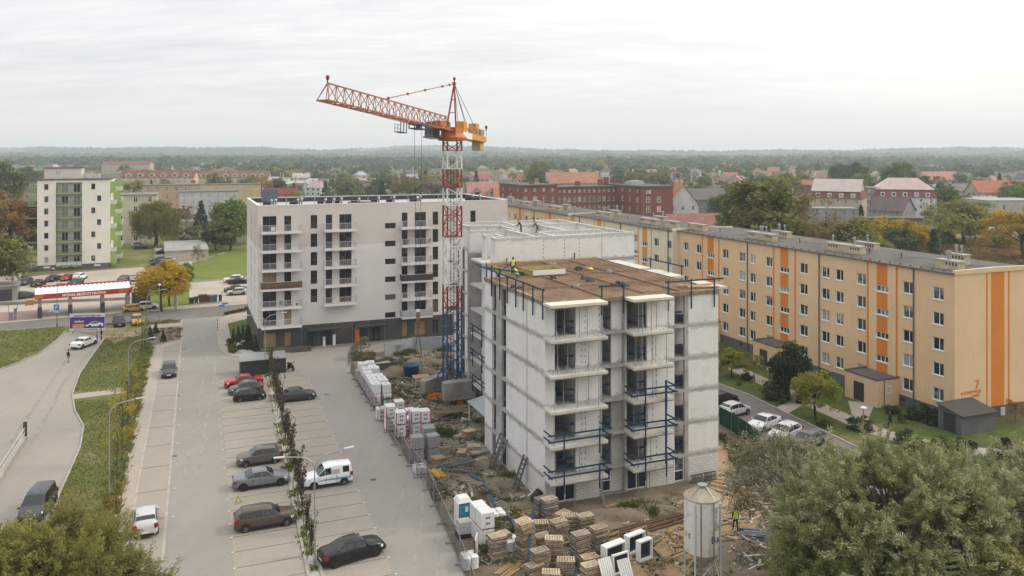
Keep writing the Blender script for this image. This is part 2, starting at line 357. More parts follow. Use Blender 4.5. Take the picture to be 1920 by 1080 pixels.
M['yellow_w'] = mat('sand_yellow_render',(.67,.475,.295),.9,var=.10,scale=.2,fine=.035,streak=.09)
M['cream_w'] = mat('cream_render',(.70,.62,.48),.9,var=.10,scale=.2,fine=.035,streak=.09)
M['cream_y'] = mat('pale_yellow_render',(.67,.51,.31),.9,var=.09,scale=.2,fine=.035,streak=.04)
M['stripe_o'] = mat('orange_render',(.60,.205,.035),.85,var=.1,scale=.3)
M['stripe_p'] = mat('pale_orange_render',(.60,.30,.085),.85,var=.1,scale=.3)
M['plinth'] = mat('grey_plinth_render',(.125,.122,.12),.9,var=.25,scale=.6,streak=.1)
M['chim'] = mat('sand_chimney_render',(.49,.41,.29),.9,var=.3,scale=.8,streak=.12)
M['tower_w'] = mat('cream_white_render',(.72,.69,.63),.9,var=.08,scale=.25,streak=.04)
M['tower_g'] = mat('lime_green_render',(.27,.39,.13),.85,var=.12,scale=.4)
M['tower_in'] = mat('pale_loggia_render',(.60,.59,.56),.9,var=.1)
M['brick'] = block_mat('red_brick',(.235,.08,.055),(.19,.075,.06),.5,.16,.02,.25,.3,.12,(.09,.04,.035))
M['wall_obj'] = mat('painted_render',(1,1,1),.9,var=.2,scale=.35,fine=.06,objcol=True,streak=.08)
M['roof_obj'] = mat('roof_tiles',(1,1,1),.85,.3,var=.3,scale=.4,fine=.12,fscale=5,bmp=.5,objcol=True)
M['roof_shiny'] = mat('glazed_roof_tiles',(1,1,1),.30,.5,var=.2,scale=.4,fine=.08,bmp=.1,objcol=True)
M['any'] = mat('painted_surface',(1,1,1),.6,.3,var=.15,scale=1.2,fine=.05,objcol=True)
M['any_gloss'] = mat('glossy_surface',(1,1,1),.3,.5,var=.1,scale=1.2,fine=.03,objcol=True,bmp=.03)
M['wrap'] = mat('white_wrapping_film',(.66,.665,.67),.35,.45,var=.14,scale=2.5,fine=.06,fscale=9,bmp=.5)
M['grey_block'] = block_mat('grey_concrete_blocks',(.32,.32,.315),(.15,.15,.15),.25,.125,.016,.12,.5,.05,off=0)
M['strap'] = mat('red_strap',(.42,.025,.035),.5,var=.1)
M['cloth'] = mat('cloth',(1,1,1),.95,var=.2,scale=5,objcol=True)
M['skin'] = mat('skin',(.42,.25,.18),.6,var=.05)
M['hair'] = mat('hair',(.03,.022,.018),.8)
M['hivis'] = mat('high_visibility_yellow',(.52,.72,.03),.7,var=.1)
M['bark'] = mat('bark',(.075,.058,.042),.95,var=.4,scale=2.5,bmp=.6)
M['bark_pale'] = mat('pale_bark',(.15,.125,.095),.95,var=.4,scale=2.5,bmp=.6)
M['leaf'] = leaf_mat('leaves',(.22,.17,.02),.35)
M['leaf_silver'] = leaf_mat('silver_willow_leaves',(.46,.47,.38),.85,.28,.5)
M['leaf_autumn'] = leaf_mat('autumn_leaves',(.36,.23,.02),.6,.4)
M['needle'] = leaf_mat('needles',(.05,.08,.03),.2,.12)
# ground covers
M['g_base'] = ground_mat('meadow_and_gardens',[(.075,.085,.034),((.12,.11,.055),.012,.45,.65),((.05,.065,.024),.03,.5,.7),((.19,.165,.11),.006,.62,.75)],bs=1.0)
M['g_grass'] = ground_mat('lawn_grass',[(.120,.140,.040),((.17,.165,.058),.12,.45,.7),((.085,.11,.03),.4,.5,.7),((.25,.20,.12),.09,.50,.66),((.20,.19,.075),3.0,.55,.8)],bs=14,bmp=.8)
M['g_bright'] = ground_mat('bright_green_meadow',[(.13,.165,.03),((.17,.185,.045),.06,.45,.7),((.09,.13,.025),.25,.5,.7),((.20,.18,.07),.04,.62,.76)],bs=5,bmp=.6)
M['g_lush'] = ground_mat('green_lawn',[(.072,.10,.027),((.11,.13,.042),.25,.45,.7),((.19,.155,.085),.10,.54,.72),((.05,.075,.02),.7,.5,.7)],bs=14,bmp=.8)
M['g_dry'] = ground_mat('dry_brush',[(.20,.145,.085),((.13,.125,.045),.05,.45,.65),((.10,.07,.045),.2,.55,.72)],bs=2,bmp=1)
M['g_site'] = ground_mat('site_soil',[(.205,.170,.130),((.125,.100,.074),.12,.42,.62),((.075,.085,.034),.09,.55,.66),((.29,.25,.20),.35,.58,.72),((.10,.08,.06),1.6,.55,.75)],bs=4,bmp=1)
M['g_sand'] = ground_mat('sandy_track',[(.37,.255,.15),((.25,.165,.095),.25,.45,.66),((.40,.32,.22),.8,.55,.75),((.11,.115,.045),.22,.66,.74)],bs=5,bmp=.9)
M['g_bare'] = ground_mat('worn_soil',[(.31,.245,.165),((.23,.19,.10),.4,.45,.65),((.10,.12,.035),.3,.62,.70)],bs=5,bmp=.7)
M['g_mulch'] = ground_mat('bark_mulch',[(.22,.17,.135),((.14,.105,.08),.9,.4,.65),((.25,.20,.15),2.5,.55,.75)],bs=12,bmp=1)
M['g_gravel'] = ground_mat('pale_gravel',[(.46,.455,.44),((.30,.30,.29),2.5,.45,.65),((.56,.555,.54),6,.5,.7)],bs=25,bmp=1)
def paving(name,col,bw,bh,rot=0.0,stain=.30,blot=(.20,.185,.165),ms=.03):
    m,t,b = base(name,.85,.22); v = coords(t,'Object',(1,1,1),-TH-rot)
    br = nn(t,'ShaderNodeTexBrick',i_Scale=1.0,i_Mortar_Size=ms,i_Brick_Width=bw,i_Row_Height=bh); t.links.new(v,br.inputs[0])
    br.inputs['Color1'].default_value = sc_(col,1.04)+(1,); br.inputs['Color2'].default_value = sc_(col,.96)+(1,); br.inputs['Mortar'].default_value = sc_(col,.84)+(1,)
    c = mixc(t,mth(t,'MULTIPLY',ramp(t,noise(t,v,.07,7,.6,.4),.40,.68),stain),br.outputs[0],blot)
    c = mixc(t,mth(t,'MULTIPLY',ramp(t,noise(t,v,.5,8,.7,.6),.55,.78),stain),c,sc_(blot,.8))
    c = mixc(t,mth(t,'MULTIPLY',ramp(t,noise(t,coords(t,'Object',(.55,.05,1),-TH),1.0,6),.5,.8),stain*.7),c,sc_(col,1.22))
    c = mixc(t,mth(t,'MULTIPLY',ramp(t,noise(t,v,3.2,4,.7),.66,.74),.35),c,sc_(blot,.55))
    t.links.new(c,b.inputs['Base Color']); bump(t,b,mth(t,'SUBTRACT',1.0,br.outputs[1]),.2,.01); return m
M['p_stall'] = paving('stall_paving',(.325,.294,.258),.4,.2)
M['p_lane'] = paving('lane_paving',(.284,.267,.248),.4,.2,stain=.38)
M['p_walk'] = paving('pavement_slabs',(.36,.32,.28),.5,.5,stain=.2)
M['p_left'] = paving('yard_paving',(.318,.290,.255),.4,.2,.3,stain=.35)
M['p_lot'] = paving('old_concrete_lot',(.41,.36,.305),3,3,.1,stain=.3,ms=.02)
M['p_red'] = paving('reddish_paving',(.30,.215,.185),.4,.2,.1)
M['asphalt'] = ground_mat('asphalt',[(.155,.148,.142),((.19,.18,.17),.05,.45,.65),((.12,.115,.11),.6,.5,.75)],bs=20,bmp=.3)
M['kerb'] = mat('concrete_kerb',(.36,.335,.30),.9,var=.25,scale=.8)
M['line_white'] = mat('white_road_paint',(.52,.51,.48),.8,var=.25,scale=2)
M['line_dark'] = mat('dark_paver_line',(.175,.16,.145),.9,var=.2)
M['film'] = glass_mat('filmed_window_glass',(.012,.028,.05),(.25,.30,.34),.25,.15)
M['fresh'] = mat('new_precast_balcony',(.60,.57,.50),.85,var=.15,scale=.5,fine=.05)
# ------------------------------------------------------------------ the ground and its sheets
def tri(me):
    b = bmesh.new(); b.from_mesh(me); bmesh.ops.triangulate(b,faces=b.faces[:]); b.to_mesh(me); b.free()
def sheet(name,px,m,lev,pts=None):
    P = pts or [G(*p) for p in px]; z = .008*lev
    me = bpy.data.meshes.new(name); me.from_pydata([(p.x,p.y,z) for p in P],[],[tuple(range(len(P)))]); me.materials.append(m)
    tri(me)
    if me.polygons[0].normal.z < 0: me.flip_normals()
    o = mobj(name,me); o['kind'] = 'structure'; return o
def strip(pts,w,z0,z1,m,name,kind='structure',mb=None):
    "a mitred strip along a polyline"
    P = [Vector((p[0],p[1],0)) for p in pts]; n = len(P); L,Rr = [],[]
    for i in range(n):
        a = (P[i]-P[i-1]).normalized() if i else (P[1]-P[0]).normalized(); b = (P[i+1]-P[i]).normalized() if i < n-1 else a
        t = (a+b).normalized(); k = Vector((-t.y,t.x,0))*(w/2)/max(.5,t.dot(a)); L.append(P[i]+k); Rr.append(P[i]-k)
    own = mb is None; mb = mb or MB()
    for i in range(n-1):
        a,b,c,d = Rr[i],Rr[i+1],L[i+1],L[i]; up = Vector((0,0,z1)); lo = Vector((0,0,z0))
        mb.quad(a+up,b+up,c+up,d+up); mb.quad(a+lo,b+lo,b+up,a+up); mb.quad(c+lo,d+lo,d+up,c+up)
    for i,f in ((0,1),(n-1,-1)): mb.quad(L[i]+Vector((0,0,z0)),Rr[i]+Vector((0,0,z0)),Rr[i]+Vector((0,0,z1)),L[i]+Vector((0,0,z1)))
    if own:
        o = mb.build(name,m); o['kind'] = kind; return o
# base disc, flat near, then gently rolling
mb = MB(); nA = 96; rings = [0,30,80,160,300,500,800,1200,1700,2300,3000,3800,4700,6000]
for r in rings:
    for i in range(nA):
        t = 2*math.pi*i/nA; mb.v.append((r*math.cos(t),r*math.sin(t)+60,0 if r else 0))
for a in range(len(rings)-1):
    for i in range(nA):
        j = (i+1) % nA; mb.f.append((a*nA+i,(a+1)*nA+i,(a+1)*nA+j,a*nA+j)); mb.m.append(0)
o = mb.build('ground',M['g_base']); o['kind'] = 'structure'
LOT = [(285,650),(340,637),(341,599),(430,591),(405,602),(407,630),(411,655),(425,667),(470,673),(520,667),(600,652),(720,640),(835,628),(905,622),(905,655),(830,655),
       (770,655),(720,668),(690,655),(660,675),(657,700),(700,770),(740,835),(800,920),(862,1060),(930,1250),(150,1250),(190,1080),(225,930)]
sheet('parking_lot',LOT,M['p_lane'],4)
sheet('parking_bays',[(405,705),(500,698),(577,1075),(610,1250),(447,1250),(438,1053),(418,797)],M['p_stall'],5)
sheet('parking_bays',[(512,697),(579,712),(618,800),(721,1030),(790,1250),(655,1250),(603,1075)],M['p_stall'],5)
sheet('planting_bed',[(500,698),(512,697),(603,1075),(655,1250),(610,1250),(577,1075)],M['g_gravel'],5)
sheet('parking_bays',[(305,655),(340,640),(304,1058),(295,1250),(205,1250),(251,950)],M['p_stall'],5)
sheet('footpath',[(285,650),(340,637),(340,639),(305,654),(249,950),(203,1250),(150,1250),(190,1080),(225,930)],M['p_walk'],6)
sheet('yard',[(-700,640),(0,600),(0,693),(35,680),(75,662),(105,640),(122,622),(135,619),(197,634),(178,660),(150,700),(136,738),(140,770),(157,800),(150,840),(128,890),(112,925),(100,960),
               (88,1010),(70,1080),(40,1250),(-900,1250)],M['p_left'],1)
LWN = [(-600,650),(0,620),(60,617),(120,611),(190,612),(150,622),(122,623),(105,641),(75,663),(35,681),(0,694),(-300,760)]
sheet('lawn',LWN,M['g_grass'],4)
KC = [(197,634),(178,660),(150,700),(136,738),(140,770),(157,800),(150,840),(128,890),(112,925),(100,960),(88,1010),(70,1080),(40,1250)]
sheet('lawn',KC+[(95,1250),(150,1080),(205,930),(222,860),(235,800),(250,740),(262,690),(272,640),(240,632)],M['g_grass'],2)
sheet('planting_strip',[(272,640),(285,650),(225,930),(190,1080),(150,1250),(95,1250),(150,1080),(205,930),(222,860),(235,800),(250,740),(262,690)],M['g_mulch'],3)
sheet('planting_strip',[(274,617),(340,612),(339,636),(285,650),(272,640)],M['g_mulch'],3)
sheet('planting_strip',[(275,603),(318,598),(334,599),(341,605),(275,611)],M['g_mulch'],5)
sheet('footpath',[(262,613),(275,611),(341,605),(341,612),(274,617),(262,620)],M['p_walk'],6)
sheet('worn_ground',[(150,622),(195,612),(272,602),(274,617),(268,628),(240,634),(215,645),(197,634)],M['g_bare'],5)
sheet('footpath',[(136,740),(262,724),(262,733),(137,749)],M['p_walk'],4)
sheet('road',[(-700,640),(0,606),(72,600),(245,587),(462,571),(640,556),(640,572),(462,587),(410,592),(341,599),(275,602),(120,611),(60,617),(0,620),(-700,655)],M['asphalt'],3)
sheet('footpath',[(278,585),(463,571),(640,557),(640,550),(463,563),(340,573),(275,580)],M['p_walk'],6)
sheet('forecourt',[(-500,600),(0,573),(246,561),(262,566),(275,584),(245,587),(72,600),(0,606),(-600,632)],M['p_lot'],2)
sheet('forecourt',[(-200,606),(0,586),(95,580),(66,599),(0,604.5),(-200,616)],M['p_red'],3)
sheet('lawn',[(-500,640),(-100,560),(20,515),(270,500),(300,492),(310,445),(232,448),(-300,470),(-900,560)],M['g_grass'],1)
sheet('car_park',[(-160,595),(0,572),(245,562),(262,562),(285,520),(268,501),(90,515),(40,520),(-160,545)],M['p_lot'],4)
sheet('meadow',[(362,465),(490,455),(490,520),(358,530),(355,573),(280,582),(262,562),(285,510),(355,497)],M['g_bright'],2)
sheet('car_park',[(288,495),(291,465),(361,465),(360,497)],M['p_lot'],4)
sheet('car_park',[(354,531),(490,519),(490,562),(356,574)],M['p_lot'],4)
sheet('building_site_ground',[(660,675),(690,655),(720,668),(770,656),(905,650),(1100,655),(1290,700),(1290,760),(1348,790),(1420,838),(1500,900),(1560,1000),(1640,1250),(930,1250),(862,1060),(800,920),(740,835),(700,770),(657,700)],M['g_site'],2)
sheet('sandy_track',[(1345,835),(1372,845),(1420,890),(1440,950),(1405,1010),(1330,1012),(1250,1010),(1230,980),(1320,950),(1335,900)],M['g_sand'],4)
sheet('sandy_track',[(1150,1010),(1230,1000),(1300,1010),(1290,1090),(1280,1250),(1100,1250),(1130,1080)],M['g_sand'],3)
sheet('road',[(1180,640),(1340,718),(1404,741),(1614,843),(1800,935),(1760,1010),(1560,905),(1420,836),(1345,789),(1180,690)],M['asphalt'],3)
sheet('lawn',[(1180,640),(1300,622),(1789,795),(1920,800),(2500,830),(2900,1250),(2000,1040),(1800,935),(1614,843),(1404,741),(1340,718)],M['g_lush'],1)
sheet('lawn',[(1420,838),(1560,905),(1760,1010),(2300,1250),(1640,1250),(1560,1000),(1500,900)],M['g_lush'],1)
sheet('footpath',[(1330,660),(1370,680),(1411,698),(1500,738),(1620,790),(1740,834),(1920,845),(2400,862),(2400,885),(1920,858),(1735,848),(1610,806),(1490,752),(1405,712),(1365,692),(1325,672)],M['p_walk'],4)
sheet('footpath',[(1455,765),(1492,748),(1512,756),(1478,776)],M['p_walk'],5)
sheet('footpath',[(1590,752),(1640,757),(1625,795),(1600,788)],M['p_walk'],5)
sheet('dry_meadow',[(1540,452),(1700,440),(1920,436),(2600,440),(2800,560),(1860,520),(1700,500),(1600,478)],M['g_dry'],2)
sheet('meadow',[(1740,446),(1920,438),(2500,440),(2500,468),(1930,475),(1790,470)],M['g_bright'],3)
# bay lines, drains and kerbs
dS = (G(577,1075)-G(500,698)); dS.z = 0; LS = dS.length; dS.normalize(); sO = G(500,698); sO.z = 0; pS = Vector((dS.y,-dS.x,0))
def bayline(a,b,mbl,w,z):
    strip([a,b],w,z-.004,z,None,'',mb=mbl)
def isect(o,d,px0,px1):
    a = G(*px0); b = G(*px1); e = b-a; det = d.x*e.y-d.y*e.x; r = a-o; t = (r.x*e.y-r.y*e.x)/det; return Vector((o.x+d.x*t,o.y+d.y*t,0))
k = 0
while k*2.5 < LS+14:
    o = sO+dS*(k*2.5+1.0); a = isect(o,D2,(405,705),(438,1053)); b = isect(o,D2,(500,698),(577,1075))
    mb = MB(); bayline(a,b-D2*.1,mb,.09,.052); q = mb.build('bay_line',M['line_dark']); q['kind'] = 'structure'
    mb = MB(); mb.obox(a+Vector((0,0,.044)),(.2,.16,.010),TH); q = mb.build('bay_mark',M['line_white']); q['kind'] = 'structure'
    a = isect(o,D2,(512,697),(603,1075)); b = isect(o,D2,(579,712),(721,1030))
    if (b-a).dot(D2) > .5:
        mb = MB(); bayline(a+D2*.1,b,mb,.09,.052); q = mb.build('bay_line',M['line_dark']); q['kind'] = 'structure'
        mb = MB(); mb.obox(b+Vector((0,0,.044)),(.2,.16,.010),TH); q = mb.build('bay_mark',M['line_white']); q['kind'] = 'structure'
    k += 1
dL = G(251,950)-G(305,655); dL.z = 0; LL = dL.length; dL.normalize(); lO = G(305,655); lO.z = 0
for k in range(11):
    o = lO+dL*(k*6.0+2); mb = MB(); bayline(o,isect(o,D2,(340,640),(304,1058)),mb,.12,.052); q = mb.build('bay_line',M['line_dark']); q['kind'] = 'structure'
    b = isect(o,D2,(340,640),(304,1058)); mb = MB(); mb.obox(b+D2*.5+Vector((0,0,.036)),(.2,.16,.010),TH); q = mb.build('bay_mark',M['line_white']); q['kind'] = 'structure'
def kerb(px,w=.16,h=.12,name='kerb',m=None): return strip([G(*p) for p in px],w,-.05,h,m or M['kerb'],name)
kerb(KC[:-1]+[(55,1170)]); kerb([(122,622),(105,640),(75,662),(35,680),(0,693),(-200,735)])
kerb([(305,655),(251,950),(203,1250)],.2,.06); kerb([(340,600),(340,640),(304,1058),(295,1250)],.2,.06)
kerb([(285,650),(225,930),(190,1080),(150,1250)],.12,.13); kerb([(340,637),(285,650)],.12,.13)
kerb([(500,698),(577,1075),(610,1250)],.2,.13); kerb([(512,697),(603,1075),(655,1250)],.2,.13); kerb([(499,697),(512,696)],.2,.125)
kerb([(275,602),(120,611),(60,617),(0,620),(-300,634)],.15,.1); kerb([(72,600),(245,587),(462,571),(640,556)],.15,.12)
kerb([(1230,664),(1340,718),(1404,741),(1614,843),(1800,935)],.18,.13)
kerb([(352,531),(480,520)],.2,.35); kerb([(0,572),(245,562)],.25,.55,'low_wall',M['concrete_dark'])
kerb([(300,500),(288,497),(291,464),(361,464)],.25,.5,'low_wall',M['concrete_dark'])
for a,b in (((40,517),(262,501)),): kerb([a,b],.2,.12)
for i in range(7):
    a = G(150+i*22,536-i*1.7); mb = MB(); strip([a,a+Vector((1.9,5.2,0))],.14,.036,.044,None,'',mb=mb); q = mb.build('bay_line',M['line_white']); q['kind'] = 'structure'
for i in range(2):
    a = G(350+i*5,494); mb = MB(); strip([a,a+Vector((2.2-i,24,0))],.2,.036,.044,None,'',mb=mb); q = mb.build('bay_line',M['line_white']); q['kind'] = 'structure'
# pavement round the white apartment block, a real step above the lane
pv = [G(*p) for p in [(430,591),(462,586),(640,574),(905,600),(905,622),(835,628),(720,640),(600,652),(520,667),(470,673),(425,667),(411,655),(407,630),(405,602)]]
mb = MB(); mb.prism([(p.x,p.y) for p in pv],-.05,.12); q = mb.build('pavement',M['p_walk']); q['kind'] = 'structure'; tri(q.data)
# ------------------------------------------------------------------ hills
def hill(name,R0,pts,depth,mts,rough,seed):
    "a ridge at distance R0: pts = (u, v of its skyline)"
    rr = np.random.RandomState(seed); us = np.arange(-900,2900,2.5); vs = np.interp(us,[p[0] for p in pts],[p[1] for p in pts])
    h = np.maximum(2,H-(vs-HZ)*R0/FPX); k = np.cumsum(rr.randn(len(us)))*0; 
    jit = sum(np.sin(us/s+rr.rand()*6)*a for s,a in ((90,.8),(31,.5),(13,.4)))*rough*.5 + rr.randn(len(us))*rough*.45
    nR = 14; V = []; 
    for a in range(nR):
        f = a/(nR-1); Y = R0-depth*(1-f); hh = h*(f**1.4); j = jit*(.25+.75*f) if a else jit*0
        jj = rr.randn(len(us))*rough*.35 if 0 < a < nR-1 else 0
        for x,z in zip((us-UC)/FPX*Y,hh+j+jj if a else hh*0-1): V.append((x,Y,z))
    n = len(us)
    for x in (us-UC)/FPX*(R0+300): V.append((x,R0+300,-1))
    F = [(a*n+i,a*n+i+1,(a+1)*n+i+1,(a+1)*n+i) for a in range(nR) for i in range(n-1)]
    me = bpy.data.meshes.new(name); me.from_pydata(V,[],F); me.materials.append(mts); o = mobj(name,me); o['kind'] = 'structure'; return o
M['hill'] = ground_mat('wooded_hillside',[(.030,.042,.022),((.045,.055,.026),.004,.45,.6),((.02,.03,.018),.02,.45,.65),((.10,.09,.05),.0045,.62,.72)],bs=.08,bmp=1)
M['hill2'] = ground_mat('farmed_hillside',[(.040,.052,.026),((.24,.21,.14),.0022,.53,.59),((.05,.065,.03),.006,.5,.6),((.19,.18,.10),.004,.60,.66)],bs=.08,bmp=1)
hill('hills',4600,[(-900,277),(0,276),(100,275),(200,277),(330,276),(480,275),(600,280),(680,278),(760,273),(850,274),(930,275),(1050,280),(1200,281),(1350,283),(1480,281),(1600,281),(1680,277),(1800,275),(1920,277),(2900,276)],1700,M['hill2'],5,3)
hill('hills',3300,[(-900,287),(0,285),(120,288),(250,287),(400,290),(560,288),(700,289),(800,287),(900,285),(1000,287),(1120,286),(1250,291),(1380,293),(1500,288),(1600,284),(1700,286),(1800,290),(1920,285),(2900,288)],900,M['hill'],6,8)
# ------------------------------------------------------------------ air
mb = MB(); mb.box(-6300,-6300,-2.5,6300,6300,95); hz = mb.build('haze',[]); hz['kind'] = 'stuff'
hm = bpy.data.materials.new('haze_air'); hm.use_nodes = True; t = hm.node_tree; t.nodes.clear()
pvn = nn(t,'ShaderNodeVolumePrincipled'); pvn.inputs['Color'].default_value = (.78,.89,1.0,1); pvn.inputs['Density'].default_value = .00019; pvn.inputs['Anisotropy'].default_value = .2
ou = nn(t,'ShaderNodeOutputMaterial'); t.links.new(pvn.outputs[0],ou.inputs['Volume']); hz.data.materials.append(hm)

# tyre marks and drains on the lanes
M['tyre_mark'] = mat('tyre_mark_paving',(.285,.258,.232),.9,var=.3,scale=.6)
for px,w in (([(735,1000),(752,940),(760,880),(745,830),(715,790),(690,760)],.22),([(775,1060),(790,980),(790,910),(772,850),(740,795)],.2),([(820,1080),(822,1010),(812,950),(790,890)],.2),([(370,900),(385,800),(400,720),(408,670),(440,655)],.25),([(345,900),(363,800),(380,720),(388,660),(375,620)],.22),([(60,830),(100,760),(118,720),(150,680),(180,650)],.3),([(20,830),(60,770),(95,720),(130,665)],.3)):
    P = [G(*q) for q in px]; F = []
    for i in range(len(P)-1):
        for k in range(6):
            f = k/6; a = P[max(0,i-1)]; b = P[i]; c = P[i+1]; d = P[min(len(P)-1,i+2)]; F.append(.5*((2*b)+(c-a)*f+(2*a-5*b+4*c-d)*f*f+(3*b-a-3*c+d)*f*f*f))
    strip(F+[P[-1]],w,.030,.0365 if px[0][0] > 200 else .014,M['tyre_mark'],'tyre_mark')
for u,v in ((333,742),(326,856),(345,655),(612,740),(700,900),(468,650)):
    mb = MB(); mb.obox(G(u,v)+Vector((0,0,.034)),(.5,.4,.012),TH); q = mb.build('drain_cover',M['dark']); q['kind'] = 'structure'
# ------------------------------------------------------------------ finished white apartment block
def P4(x): return 440+x/4.0
FW = Frame(-37.6,121.9)
wb = thing('apartment_block','finished white apartment block with pale balconies and dark grey ground floor behind the crane','apartment block',FW.o,TH)
WL,WD,WT = 39.7,22.0,21.6
FF = Face(0,0,0); FL = Face(0,WD,-90); FRt = Face(WL,0,90); FB = Face(WL,WD,180)
fl = [3.72+2.8*k for k in range(6)]              # floor levels of storeys 1..6
wx = lambda x,y=0.0: FW.x(P4(x),y)
dA = [(wx(210),wx(313)),(wx(372),wx(425))]; dC = [(wx(683),wx(732)),(wx(785),wx(877))]; dE = [(wx(1253),wx(1297)),(wx(1350),wx(1435))]
sB = (wx(570),wx(620)); sD = (wx(1128),wx(1208)); sF = (wx(1485),wx(1527)); sG = (wx(1768),wx(1808))
holes = []; spec = []
for k,z in enumerate(fl):
    for i,(a,b) in enumerate(dA): spec.append((a,b,z,z+2.3,'A',k,i))
    if k > 0:
        for i,(a,b) in enumerate(dC): spec.append((a,b,z,z+2.3,'C',k,i))
        spec.append((sB[0],sB[1],z+.25,z+2.3,'B',k,0))
    for i,(a,b) in enumerate(dE): spec.append((a,b,z,z+2.3,'E',k,i))
    spec.append((sF[0],sF[1],z+.2,z+2.3,'F',k,0)); spec.append((sG[0],sG[1],z+.2,z+2.3,'G',k,0))
    spec.append((sD[0],sD[1],z-.15,z+.72,'D',k,0))
GZ = 3.45
gs = [(dA[0][0],dA[0][1],.35,2.6,'gs',0,0),(dA[1][0],dA[1][1],.35,2.6,'gs',0,1),(dE[0][0],dE[0][1],.4,2.7,'gs',0,2),(dE[1][0],dE[1][1],.4,2.7,'gs',0,3),
      (sF[0],sF[1],.5,2.7,'gw',0,0),(sG[0],sG[1],.5,2.7,'gw',0,1)]
def P5(x): return FW.x(400+x/4.0)
doors = [(P5(705),P5(750),.14,2.35),(P5(835),P5(885),.14,2.35),(P5(1190),P5(1250),.14,2.45)]
m0 = MB(); h_all = [h[:4] for h in spec]
wall(m0,FF,0,WL,15.3,WT,h_all,.22,0); 
lh = [(WD-c-.4,WD-c+.4,z+.1,z+2.3) for z in fl for c in (5.5,12.0)]
wall(m0,FL,0,WD,15.3,WT,lh,.22,0)
wall(m0,FRt,0,WD,15.3,WT,[],.2,0); wall(m0,FB,0,WL,15.3,WT,[],.2,0)
m0.build('upper_wall',M['plaster_w2'],wb)
m0 = MB(); wall(m0,FF,0,WL,GZ,15.3,h_all,.22,0)
wall(m0,FL,0,WD,GZ,15.3,lh,.22,0); wall(m0,FRt,0,WD,GZ,15.3,[],.2,0); wall(m0,FB,0,WL,GZ,15.3,[],.2,0)
m0.build('wall',M['plaster_w'],wb)
m0 = MB(); wall(m0,FF,0,WL,-.1,GZ,[h[:4] for h in gs]+doors,.25,0,d=.05); wall(m0,FL,0,WD,-.1,GZ,[],.25,0,d=.05); wall(m0,FRt,0,WD,-.1,GZ,[],.2,0,d=.05); wall(m0,FB,0,WL,-.1,GZ,[],.2,0,d=.05)
m0.quad((0,0,GZ),(0,.06,GZ),(WL,.06,GZ),(WL,0,GZ)); m0.build('ground_floor_wall',M['clad'],wb)
x = 1.2
while x < WL:                                     # light joints of the cladding
    if not any(h[0]-.2 < x < h[1]+.2 for h in gs+doors):
        mb = MB(); mb.box(x,.035,.02,x+.05,.052,GZ-.05); mb.build('cladding_joint',M['grey_metal'],wb)
    x += 2.55
for a,b,z0,z1,c,k,i in spec:
    shut = (c == 'A' and (k,i) in ((2,0),(0,1)))
    v = (.5,) if (b-a) > 1.35 and c in 'ACE' else (); t = (.42,) if c in 'BFG' else ()
    w_ = window(wb,FF,a,b,z0,z1,.16,M['brown_frame'],M['wood_panel'] if shut else M['glass_dark'],v,t,.055,name='balcony_door' if c in 'ACE' else 'window')
for a,b,z0,z1,c,k,i in gs: window(wb,FF,a,b,z0,z1,.16,M['brown_frame'],M['wood_panel'] if c == 'gs' else M['glass_dark'],(.5,) if c == 'gw' else (),(),.055,d=.05)
for i,h in enumerate(doors): window(wb,FF,*h,.18,M['anthracite'],M['glass_dark'] if i == 2 else M['anthracite'],(.5,) if i == 2 else (),(),.08,d=.05,name='entrance_door')
for h in lh: window(wb,FL,*h,.16,M['anthracite'],M['glass_dark'],(),(),.05)
def balcony(par,x0,x1,z,dep,fill=None,slabm=None,name='balcony',railh=1.05,sol=False):
    mb = MB(); mb.box(x0,-dep,z-.26,x1,-.003,z-.02); mb.box(x0,-dep,z-.018,x1,-dep+.1,z+.09); mb.box(x0,-dep+.1,z-.018,x0+.1,-.003,z+.09); mb.box(x1-.1,-dep+.1,z-.018,x1,-.003,z+.09)
    o = mb.build(name,slabm or M['bal_slab'],par); r = MB(); t = z+railh
    ps = [(x0+.05,-.02),(x0+.05,-dep+.05),(x1-.05,-dep+.05),(x1-.05,-.02)]
    for (a,b),(c,d) in zip(ps[:-1],ps[1:]):
        r.bar((a,b,t),(c,d,t),.05,.05); L = math.hypot(c-a,d-b); n = max(1,int(L/.14))
        r.bar((a,b,z+.14),(c,d,z+.14),.03,.03)
        for i in range(n+1): q = i/n; r.bar((a+(c-a)*q,b+(d-b)*q,z+.1),(a+(c-a)*q,b+(d-b)*q,t),.022 if i % 8 else .045)
    r.build('railing',M['rail'],o)
    if fill:
        f = MB(); f.box(x0+.02,-dep-.03,z+.08,x1-.02,-dep+.015,t-.04); f.box(x0-.03,-dep,z+.08,x0+.015,-.05,t-.04); f.box(x1-.015,-dep,z+.08,x1+.03,-.05,t-.04); f.build('privacy_screen',fill,o)
    return o
M['bamboo'] = block_mat('brown_slatted_screen',(.085,.04,.03),(.25,.20,.17),.30,2.0,.02,.3,.1)
bA = (wx(195),wx(495)); bC = (wx(662),wx(905)); bE = (wx(1240),wx(1468))
for k,z in enumerate(fl):
    balcony(wb,bA[0],bA[1],z,1.5,M['bamboo'] if k == 2 else None,name='balcony')
    if k: balcony(wb,bC[0],bC[1],z,1.5)
    balcony(wb,bE[0],bE[1],z,1.5,M['dark'] if k == 2 else (M['any'] if k == 0 else None))
for o in bpy.data.objects:
    if o.name.startswith('privacy_screen') and o.data.materials[0] == M['any']: o.color = (.36,.38,.41,1)
